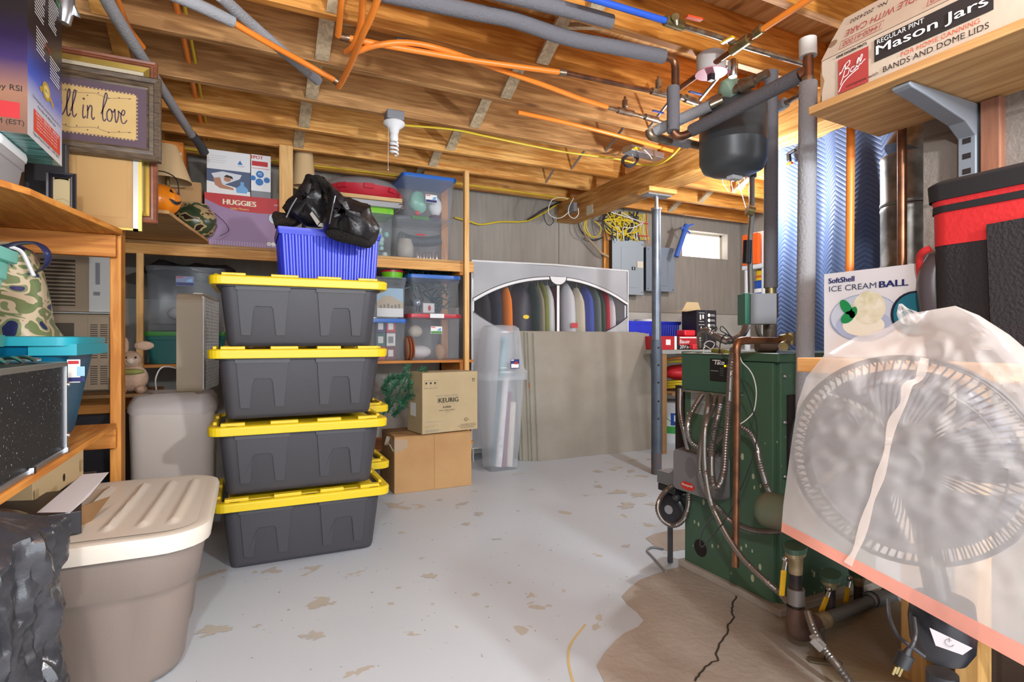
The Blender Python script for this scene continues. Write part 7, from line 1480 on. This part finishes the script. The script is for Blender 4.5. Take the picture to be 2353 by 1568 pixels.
MB().tube([fpt3(0, 0, -.11), V((bc_.x, bc_.y, bc_.z+.03))], .02, FB_, 14).obj('neck', fan)
MB().lathe([(.015, -.05), (.035, -.043), (.047, -.02), (.050, .02), (.045, .06)], bc_+V((0, 0, .0)), FB_, 24).obj('control_head', fan)
Fh = frame(W(2150, 1484, .905), sx, V((0, 0, 1))); m = MB(); m.poly(Fh, [(.0, .0), (.034, -.003), (.046, .012), (-.008, .026)], MAT('button_panel', 'b9b2b5', .3), 0); m.line(Fh, [(.018+.0055*math.cos(a), .011+.0055*math.sin(a)) for a in [1.0+5.0*k/10 for k in range(11)]], .0007, GREY, .001); m.line(Fh, [(.018, .012), (.018, .019)], .0007, GREY, .001, sm=0); m.obj('power_button_panel', fan, solid=.001)
MB().tube([V((bc_.x, bc_.y, bc_.z-.07)), V((bc_.x, bc_.y, .03))], .024, FB_, 18).obj('pole', fan); MB().lathe([(.17, 0), (.17, .012), (.14, .025), (.04, .035)], (bc_.x, bc_.y, 0), FB_, 32).obj('base', fan)
(MB().tube([W(2040, 1380, 1.06), W(2044, 1420, 1.0), W(2062, 1460, .97), W(2088, 1482, .95), (W(2125, 1510, .94))], .0035, BCABLE, 8, sm=5).obj('power_cord', fan))
t = thing('power_plug', 'black three prong plug dangling on its cord below the fan bag', 'plug', W(2070, 1545, .93))
MB().tube([W(2100, 1420, .96), W(2104, 1455, .94), W(2098, 1480, .93), W(2088, 1495, .93)], .0035, BCABLE, 8, sm=5).obj('cord_end', t)
MB().tube([W(2090, 1490, .93), W(2082, 1508, .93)], [.0045, .008], BLACK, 10).tube([W(2083, 1504, .93), W(2070, 1532, .93)], .0125, BLACK, 10).obj('plug_body', t)
for du, dv in ((-8, 0), (6, 4), (0, -2)): MB().bar(W(2067+du, 1533+dv, .928), W(2059+du, 1551+dv, .928), .002, .004, BRASS).obj('prong', t)
# bag: shell of rings from bottom hem to top, wrinkled
def interp(tab, s):
    for (a, p), (b, q) in zip(tab, tab[1:]):
        if s <= b: k = (s-a)/(b-a); k = k*k*(3-2*k)*.35+k*.65; return tuple(x+(y-x)*k for x, y in zip(p, q))
    return tab[-1][1]
LT = [(0, (1795, 1222)), (.12, (1800, 1160)), (.35, (1817, 1030)), (.55, (1832, 930)), (.70, (1852, 868)), (.80, (1895, 815)), (.88, (1965, 775)), (.94, (2040, 752)), (1, (2085, 722))]
RT = [(0, (2640, 1690)), (.12, (2600, 1500)), (.35, (2560, 1250)), (.55, (2520, 1060)), (.70, (2450, 910)), (.80, (2390, 830)), (.88, (2320, 770)), (.94, (2250, 725)), (1, (2195, 703))]
NU, NV = 130, 80
def bagp(q, s, side):
    (u0, v0), (u1, v1) = interp(LT, s), interp(RT, s); a = math.pi*q
    k = (1-math.cos(a))/2; 
    u = u0+(u1-u0)*k; v = v0+(v1-v0)*k; 
    D0 = 1.12-.22*k; th = .125*math.sin(a)**.45*(1-.65*max(0, (s-.7)/.3)**1.5)
    p = W(u, v, D0+side*th)
    w1 = noise.noise(V((u*.004, v*.007, side*3+s)))*.016; w2 = noise.noise(V((u*.016+v*.018, v*.022-u*.02, 7+side)))*.004*(.2+2.2*s); w3 = (1-abs(noise.noise(V((u*.013-v*.004, v*.03+u*.011, 3)))*2))*.005*(.15+1.4*s)
    g = (math.sin(a))**.5
    d = (EYEV-p).normalized()*(w1+w2+w3)*(-side)*g
    return p+d
BAG = bpy.data.materials.new('translucent_bag'); BAG.use_nodes = True; MATS['bag'] = BAG
nt = BAG.node_tree; N = nt.nodes; L = nt.links; b = N['Principled BSDF']; out = N['Material Output']; b.inputs['Base Color'].default_value = lin('e6dfdb'); b.inputs['Roughness'].default_value = .33
tc = N.new('ShaderNodeTexCoord'); nz = N.new('ShaderNodeTexNoise'); nz.inputs['Scale'].default_value = 5; nz.inputs['Detail'].default_value = 6; nz.inputs['Distortion'].default_value = 1.2; L.new(tc.outputs['Object'], nz.inputs['Vector'])
bpn = N.new('ShaderNodeBump'); bpn.inputs['Strength'].default_value = .12; bpn.inputs['Distance'].default_value = .012; L.new(nz.outputs['Fac'], bpn.inputs['Height']); L.new(bpn.outputs[0], b.inputs['Normal'])
tl = N.new('ShaderNodeBsdfTranslucent'); tl.inputs[0].default_value = lin('f4eeea'); L.new(bpn.outputs[0], tl.inputs['Normal']); tp = N.new('ShaderNodeBsdfTransparent')
m1 = N.new('ShaderNodeMixShader'); m1.inputs[0].default_value = .45; L.new(b.outputs[0], m1.inputs[1]); L.new(tl.outputs[0], m1.inputs[2]); m2 = N.new('ShaderNodeMixShader'); m2.inputs[0].default_value = .36; L.new(tp.outputs[0], m2.inputs[1]); L.new(m1.outputs[0], m2.inputs[2]); L.new(m2.outputs[0], out.inputs[0])
t = thing('plastic_bag', 'large translucent white drawstring trash bag pulled over the fan', 'bag', W(2100, 1300, 1.05))
m = MB(); ring = []
def bring(s): return [bagp(i/NU, s, -1) for i in range(NU)]+[bagp(1-i/NU, s, 1) for i in range(NU)]
m.rings([bring(.045+.955*j/NV) for j in range(NV+1)], BAG, False, True); m.obj('bag_film', t)
m = MB(); m.rings([bring(.0+.045*j/3) for j in range(4)], TRANSP('pink_hem', 'e79c88', .85, .4, .5), False, False); m.obj('drawstring_hem', t, label='pink drawstring hem')
# top knot tuft
m = MB(); R = []
for i, (u, v, w_, h_) in enumerate(((2090, 730, 26, 18), (2080, 722, 20, 12), (2074, 712, 12, 8), (2070, 702, 6, 4))): R.append([W(u+w_*math.cos(6.283*k/14), v+h_*math.sin(6.283*k/14), .98+.012*math.sin(k*2+i)) for k in range(14)])
m.rings(R, BAG, False, True); m.obj('gathered_tuft', t)
sm_pts = [(2125, 828), (2112, 865), (2085, 890), (2075, 925), (2050, 975), (2035, 1050), (2015, 1110), (1995, 1180), (1970, 1250), (1948, 1300)]
def bag_front(u, v):
    best = None
    for j in range(0, 60):
        s = j/59; (u0, v0), (u1, v1) = interp(LT, s), interp(RT, s); k = min(1, max(0, (u-u0)/(u1-u0))); vv = v0+(v1-v0)*k
        if best is None or abs(vv-v) < best[0]: best = (abs(vv-v), k, s)
    k, s = best[1], best[2]; return bagp(math.acos(1-2*k)/math.pi, s, -1)
m = MB(); q = smooth_path([bag_front(*p_) for p_ in sm_pts], 4); vs = []
for i, p_ in enumerate(q):
    d = (EYEV-p_).normalized(); T_ = (q[min(i+1, len(q)-1)]-q[max(0, i-1)]).normalized(); n_ = T_.cross(d).normalized()*(.0055+.0015*math.sin(i*.9)); vs += [p_+d*.004+n_, p_+d*.004-n_]
m.add(vs, [(2*i, 2*i+1, 2*i+3, 2*i+2) for i in range(len(q)-1)], TRANSP('bag_seam', 'd8c8be', .55, .4, .3), True); m.obj('seam_strip', t)
# =================== PIPES AND WIRES UNDER THE CEILING ===================
def zrun(u, v, z): return onZ(u, v, z)
def cpipe(name, label, pts, z, r, mat, n=14, sm=4, cat='pipe', parts=None):
    P = [onZ(u, v, z if not isinstance(z, (list, tuple)) else z[i]) for i, (u, v) in enumerate(pts)]
    t = thing(name, label, cat, P[0]); MB().tube(P, r, mat, n, sm=sm if len(P) > 2 else 0).obj('pipe_run', t); return t, P
t, P = cpipe('insulated_pipe', 'long dark grey foam covered pipe crossing the ceiling toward the tank', [(850, -22), (1080, 26), (1180, 46), (1300, 86), (1400, 106), (1525, 130)], 2.245, .030, FOAMD)
e = P[-1]; MB().tube([e, e+V((.045, -.0, 0)), e+V((.062, .0, -.012)), e+V((.066, 0, -.04)), V((e.x+.066, e.y, W(1547, 205, 2.43).z))], .0175, COPPER, 14).obj('copper_elbow', t)
a = W(1547, 202, 2.43); b = W(1547, 303, 2.40); MB().tube([a, b], .027, FOAMD, 16).obj('foam_sleeve', t)
MB().tube([b, W(1556, 312, 2.4), W(1572, 312, 2.4), W(1592, 303, 2.4)], .018, COPPER, 14, sm=4).obj('copper_bend', t)
t, P = cpipe('insulated_pipe', 'short dark grey foam covered pipe ending open near the ceiling', [(1120, -22), (1300, 22), (1405, 50)], 2.27, .027, FOAMD)
t = thing('insulated_pipe', 'slanting grey foam covered pipe passing in front of the hanging tank', 'pipe', W(1590, 300, 2.40)); MB().tube([W(1590, 300, 2.40), W(1842, 172, 1.92)], .0265, FOAMD, 18).obj('foam_sleeve', t)
t = thing('insulated_pipe', 'short grey foam covered pipe behind the front slanting pipe', 'pipe', W(1500, 304, 2.5)); MB().tube([W(1505, 302, 2.5), W(1632, 243, 2.36)], .024, FOAM, 16).obj('foam_sleeve', t)
MB().tube([W(1492, 300, 2.5), W(1496, 312, 2.5), W(1515, 318, 2.52), W(1540, 325, 2.55)], .02, SOLDER, 14, sm=3).tube([W(1575, 328, 2.58), W(1606, 335, 2.6)], .018, SOLDER, 12).split('copper_fitting', t); MB().tube([W(1535, 322, 2.55), W(1582, 331, 2.58)], .022, FOAM, 14).obj('foam_collar', t)
MB().tube([W(1632, 243, 2.36), W(1660, 230, 2.34)], .018, SOLDER, 12).obj('copper_end', t)
t = thing('insulated_pipe', 'short grey insulated pipe stub right of the tank below the joists', 'pipe', W(1800, 240, 2.6)); MB().tube([W(1786, 248, 2.6), W(1805, 236, 2.55)], .025, FOAM, 14).obj('foam_sleeve', t); MB().tube([W(1803, 238, 2.56), W(1845, 215, 2.45)], .012, SOLDER, 10).obj('copper_pipe_end', t)
def pex(label, pts, z, r=.0125, mat=PEX): return cpipe('pex_pipe', label, pts, z, r, mat)
pex('orange pipe dropping from the ceiling at centre left of the others', [(786, -20), (781, 40), (777, 82)], [2.28, 2.26, 2.24])
pex('orange pipe curving in a U from the ceiling, middle one', [(835, -20), (828, 60), (812, 105), (796, 119)], [2.25, 2.22, 2.19, 2.20])
pex('orange pipe bending down to the fitting left of centre', [(874, -20), (852, 40), (833, 80), (815, 125), (795, 170), (778, 200)], [2.2, 2.18, 2.17, 2.17, 2.17, 2.17])
t, P = pex('long orange pipe crossing the joists toward the copper valves, upper one', [(788, 85), (905, 108), (1075, 137), (1180, 152), (1285, 166)], 2.25)
MB().tube([P[0]+V((-.01, 0, 0)), P[0]+V((.025, 0, 0))], .016, SOLDER, 12).obj('crimp_ring', t)
q = onZ(1300, 168, 2.25); MB().tube([P[-1], q], .016, SOLDER, 12).obj('crimp_fitting', t)
t, P = cpipe('copper_pipe', 'straight copper pipe continuing from the upper orange pipe', [(1300, 168), (1500, 210), (1532, 217)], 2.25, .0115, COPPER, sm=0)
c0 = onZ(1513, 200, 2.25)
def airvalve(label, u, v, z, lever=None):
    c = onZ(u, v, z); t = thing('shutoff_valve', label, 'valve', c)
    MB().tube([onZ(u-16, v-3, z), onZ(u+18, v+5, z)], .017, SOLDER, 12).obj('valve_body', t)
    MB().lathe([(.009, .0), (.009, .02), (.016, .025), (.016, .06), (.008, .066), (.006, .08)], c, SOLDER, 12).obj('bleeder', t)
    if lever: MB().bar(onZ(*lever[0], z), onZ(*lever[1], z), .014, .006, LEVB).obj('blue_lever', t)
    return t
airvalve('solder jointed valve with bleeder on the upper copper line', 1513, 212, 2.25)
airvalve('solder jointed tee with bleeder on the lower copper line', 1436, 256, 2.25)
t, P = pex('orange pipe crossing under the first and sloping to the lower copper fittings', [(822, 118), (865, 104), (935, 98), (1010, 112), (1120, 150), (1250, 196), (1330, 226), (1395, 246)], [2.22, 2.24, 2.27, 2.27, 2.26, 2.25, 2.25, 2.25])
MB().tube([onZ(910, 95, 2.28), onZ(985, 108, 2.28)], .018, MAT('grey_sleeve', '5b5a60', .6), 10).obj('grey_sleeve', t)
t, P = cpipe('copper_pipe', 'copper pipe with fittings on the lower line by the tank', [(1392, 246), (1420, 253), (1470, 266), (1530, 284)], 2.25, .0115, SOLDER, sm=0)
t = thing('shutoff_valve', 'small brass shutoff with blue lever on the lower copper line', 'valve', onZ(1496, 270, 2.25)); MB().tube([onZ(1482, 268, 2.25), onZ(1510, 276, 2.25)], .018, SOLDER, 12).obj('valve_body', t); MB().bar(onZ(1500, 254, 2.26), onZ(1524, 260, 2.26), .014, .006, LEVB).obj('blue_lever', t)
t = thing('shutoff_valve', 'brass shutoff with blue lever near the top of the foam sleeve', 'valve', onZ(1590, 230, 2.22)); MB().tube([onZ(1562, 222, 2.22), onZ(1625, 245, 2.22)], .014, SOLDER, 12).tube([onZ(1575, 226, 2.22), onZ(1595, 233, 2.22)], .02, SOLDER, 12).obj('valve_body', t); MB().bar(onZ(1584, 210, 2.24), onZ(1612, 218, 2.24), .014, .006, LEVB).obj('blue_lever', t)
t, P = pex('orange pipe running to a joint under the joists at left', [(536, 52), (600, 90), (690, 140), (772, 186)], 2.21, .0125)
MB().tube([P[-1]+V((-.008, -.008, 0)), onZ(780, 192, 2.2)], .017, SOLDER, 12).obj('crimp_ring', t)
cpipe('insulated_pipe', 'pale grey foam sleeve on the orange pipe at upper left', [(380, -20), (455, 12), (536, 50)], 2.21, .0225, FOAM)
cpipe('insulated_pipe', 'long grey foam sleeve ending loose under the joists at left', [(505, -10), (600, 75), (731, 186)], 2.24, .0215, FOAM)
cpipe('insulated_pipe', 'pale grey foam covered pipe running down behind the framed sign', [(225, -40), (262, 30), (318, 120), (385, 225), (440, 310)], [2.2, 2.2, 2.2, 2.2, 2.2], .0225, FOAM)
cpipe('insulated_pipe', 'dark end of grey foam pipe above the sleeping photo carton', [(440, 310), (456, 328), (470, 352)], [2.2, 2.18, 2.14], .026, DGREY)
pex('orange pipe beside the pale grey pipe at upper left', [(262, -20), (290, 55), (318, 95), (328, 108)], 2.28, .0125)
for k, (x, mt, r, lb) in enumerate(((-.265, PEX, .0125, 'orange pipe threaded through holes in the joists at upper left'), (-.235, YCABLE, .007, 'yellow cable threaded through the joists beside the orange pipe'))):
    tag(MB().tube([(x, 2.0, 2.405), (x+.004, 3.2, 2.40), (x, 4.4, 2.40)], r, mt, 8).obj('pex_pipe' if k == 0 else 'electrical_cable'), lb, 'pipe' if k == 0 else 'cable')
pex('bright orange pipe passing below the far joists to the beam', [(1190, 258), (1300, 282), (1420, 312), (1545, 347)], 2.29, .0125)
t, P = pex('blue water pipe at the top centre ending at a brass valve', [(1330, -12), (1430, 18), (1530, 48)], 2.26, .0125, PEXB)
t = thing('ball_valve', 'brass valve with red lever at the end of the blue pipe', 'valve', onZ(1545, 52, 2.26)); MB().tube([onZ(1528, 47, 2.26), onZ(1568, 60, 2.26)], .02, BRASS, 12).tube([onZ(1552, 38, 2.26), onZ(1555, 62, 2.26)], .015, BRASS, 10).obj('valve_body', t); MB().bar(onZ(1578, 38, 2.24), onZ(1612, 46, 2.24), .018, .007, MAT('lever_red', 'd2451f', .4)).obj('red_lever', t)
cpipe('copper_pipe', 'grey copper line continuing right from the red lever valve', [(1568, 60), (1640, 82), (1700, 104), (1850, 148)], 2.26, .0115, SOLDER, sm=0)
pex('orange pipe entering from the top right toward the brass tee', [(1875, -12), (1800, 36), (1745, 72)], 2.24, .0125)
t, P = cpipe('copper_pipe', 'sloping copper pipe with brass tee below the orange pipe at top right', [(1745, 72), (1690, 112), (1620, 160), (1562, 203)], 2.24, .0125, COPPER, sm=0)
MB().tube([onZ(1752, 66, 2.24), onZ(1735, 78, 2.24)], .018, BRASS, 12).tube([onZ(1722, 88, 2.24), onZ(1682, 116, 2.24)], .022, BRASS, 14).obj('brass_tee', t); MB().bar(onZ(1658, 100, 2.22), onZ(1686, 84, 2.22), .02, .007, MATS['handle_yellow']).obj('yellow_lever', t, bevel=.002)
for k, (a, b) in enumerate((((1452, 110), (1490, 85)), ((1262, 304), (1296, 277)), ((1338, 244), (1390, 203)), ((1437, 166), (1474, 142)))):
    q0, q1 = onZ(a[0], a[1], JZ-.002), onZ(b[0], b[1], JZ+.03)
# round ceiling box with pink cover
c = onZ(1634, 168, 2.22); t = thing('ceiling_box', 'round white ceiling fixture with pink cover above the tank', 'ceiling fixture', c); MB().lathe([(.062, .0), (.065, .08), (.05, .09)], c, MAT('fixture_grey', 'b8b3b0', .5), 24).obj('housing', t); MB().lathe([(.03, -.006), (.07, -.004), (.07, .0)], c, MAT('pink_cover', 'c97f8c', .5), 28).obj('pink_cover', t); MB().box(c.x-.012, c.x+.012, c.y-.012, c.y+.012, c.z-.035, c.z-.006, BLACK).obj('black_socket', t)
c = onZ(1684, 172, 2.2); t = thing('bleeder_valve', 'shiny copper cap valve right of the pink ceiling cover', 'valve', c); MB().lathe([(.018, -.01), (.022, 0), (.022, .06), (.012, .07)], c, CHROME, 18).obj('cap', t)
# CFL lamp
cf = onY(905, 275, 3.17)
t = thing('light_fixture', 'white spiral bulb in a porcelain holder hanging from a joist, unlit', 'light fixture', cf)
MB().box(cf.x-.05, cf.x+.05, 3.12, 3.208, JZ-.055, JZ-.002, GREY).obj('junction_box', t, bevel=.008)
zz = JZ-.06; MB().lathe([(.06, 0), (.062, -.008), (.055, -.02), (.03, -.04), (.026, -.06), (.02, -.065)], (cf.x, 3.165, zz), WHITE, 24).obj('lamp_holder', t)
MB().lathe([(.02, -.06), (.024, -.075), (.024, -.10), (.018, -.11)], (cf.x, 3.165, zz), WHITE, 18).obj('bulb_base', t)
MB().tube([(cf.x+.021*math.cos(a*.9), 3.165+.021*math.sin(a*.9), zz-.112-.0032*a) for a in [k*.35 for k in range(64)]], .0065, MAT('spiral_glass', 'f2f2f4', .25), 7).obj('spiral_tube', t)
MB().tube([(cf.x-.04, 3.13, zz-.02), (cf.x-.042, 3.13, zz-.28)], .0012, WCABLE, 4).ball((cf.x-.042, 3.13, zz-.285), .004, WHITE, 8, 5).obj('pull_chain', t)
# far fixture
c = onZ(1478, 348, 2.27); t = thing('fluorescent_fixture', 'small white strip light fixture with loose wires near the beam', 'light fixture', c); m = MB(); m.bar(onZ(1440, 342, 2.27), onZ(1515, 362, 2.27), .09, .04, STEEL); m.obj('housing', t, bevel=.004); MB().bar(onZ(1456, 340, 2.245), onZ(1470, 343, 2.245), .03, .006, YEL).obj('warning_label', t)
MB().tube([onZ(1452, 352, 2.26), onZ(1455, 364, 2.2), onZ(1457, 372, 2.14)], .0025, WCABLE, 5, sm=3).tube([onZ(1470, 350, 2.24), onZ(1480, 345, 2.22), onZ(1492, 356, 2.22), onZ(1498, 365, 2.22)], .003, WCABLE, 5, sm=4).obj('loose_wire', t)
cc = onZ(1448, 385, 2.18); m = MB()
for k in range(4): m.tube([(cc.x+(.05+.006*k)*math.cos(a), cc.y+.03*math.sin(a), cc.z+.04+.05*math.sin(a+.6)+.005*k) for a in [6.283*j/20 for j in range(21)]], .004, BCABLE, 5)
tag(m.obj('coiled_wire'), 'coil of black wire hung between the joists near the beam', 'wire')
tag(MB().tube([onZ(u, v, z) for u, v, z in [(928, 288, 2.29), (1040, 298, 2.29), (1110, 312, 2.28), (1205, 332, 2.29), (1300, 350, 2.29), (1420, 366, 2.28), (1470, 378, 2.26), (1510, 378, 2.2), (1540, 362, 2.2), (1562, 340, 2.26)]], .0065, YCABLE, 6, sm=6).obj('electrical_cable'), 'yellow cable stapled under the joists from the spiral bulb to the beam', 'cable')
for k in range(3): tag(MB().tube([(-1.0, 4.33+.02*k, JZ-.01), (.2, 4.34+.02*k, JZ-.015), (1.3, 4.33+.015*k, JZ-.012), (2.66, 4.36+.02*k, JZ-.01)], .006, [YCABLE, PEX, YCABLE][k], 6, sm=4).obj('electrical_cable'), ['yellow cable along the back wall under the joists, frontmost', 'orange cable along the back wall between two yellow cables', 'yellow cable along the back wall, rearmost'][k], 'cable', 'cables along the back joist')
c = onZ(160, 20, 2.15); m = MB().tube([W(150, -30, 1.9), W(148, 20, 1.9), W(140, 50, 1.9)], .028, STEEL, 12, sm=3); t = thing('work_light', 'grey metal work light hood at the top left behind the printed carton', 'light fixture', W(150, 0, 1.9)); m.obj('neck', t); MB().add([W(120, -40, 1.9), W(160, -10, 1.9), W(186, 42, 1.92), W(140, 20, 1.92), W(120, 10, 1.9)], [(0, 1, 2, 3, 4)], STEEL).obj('hood', t, solid=.006)
for o in bpy.data.objects:
    if '_w' in o: del o['_w']
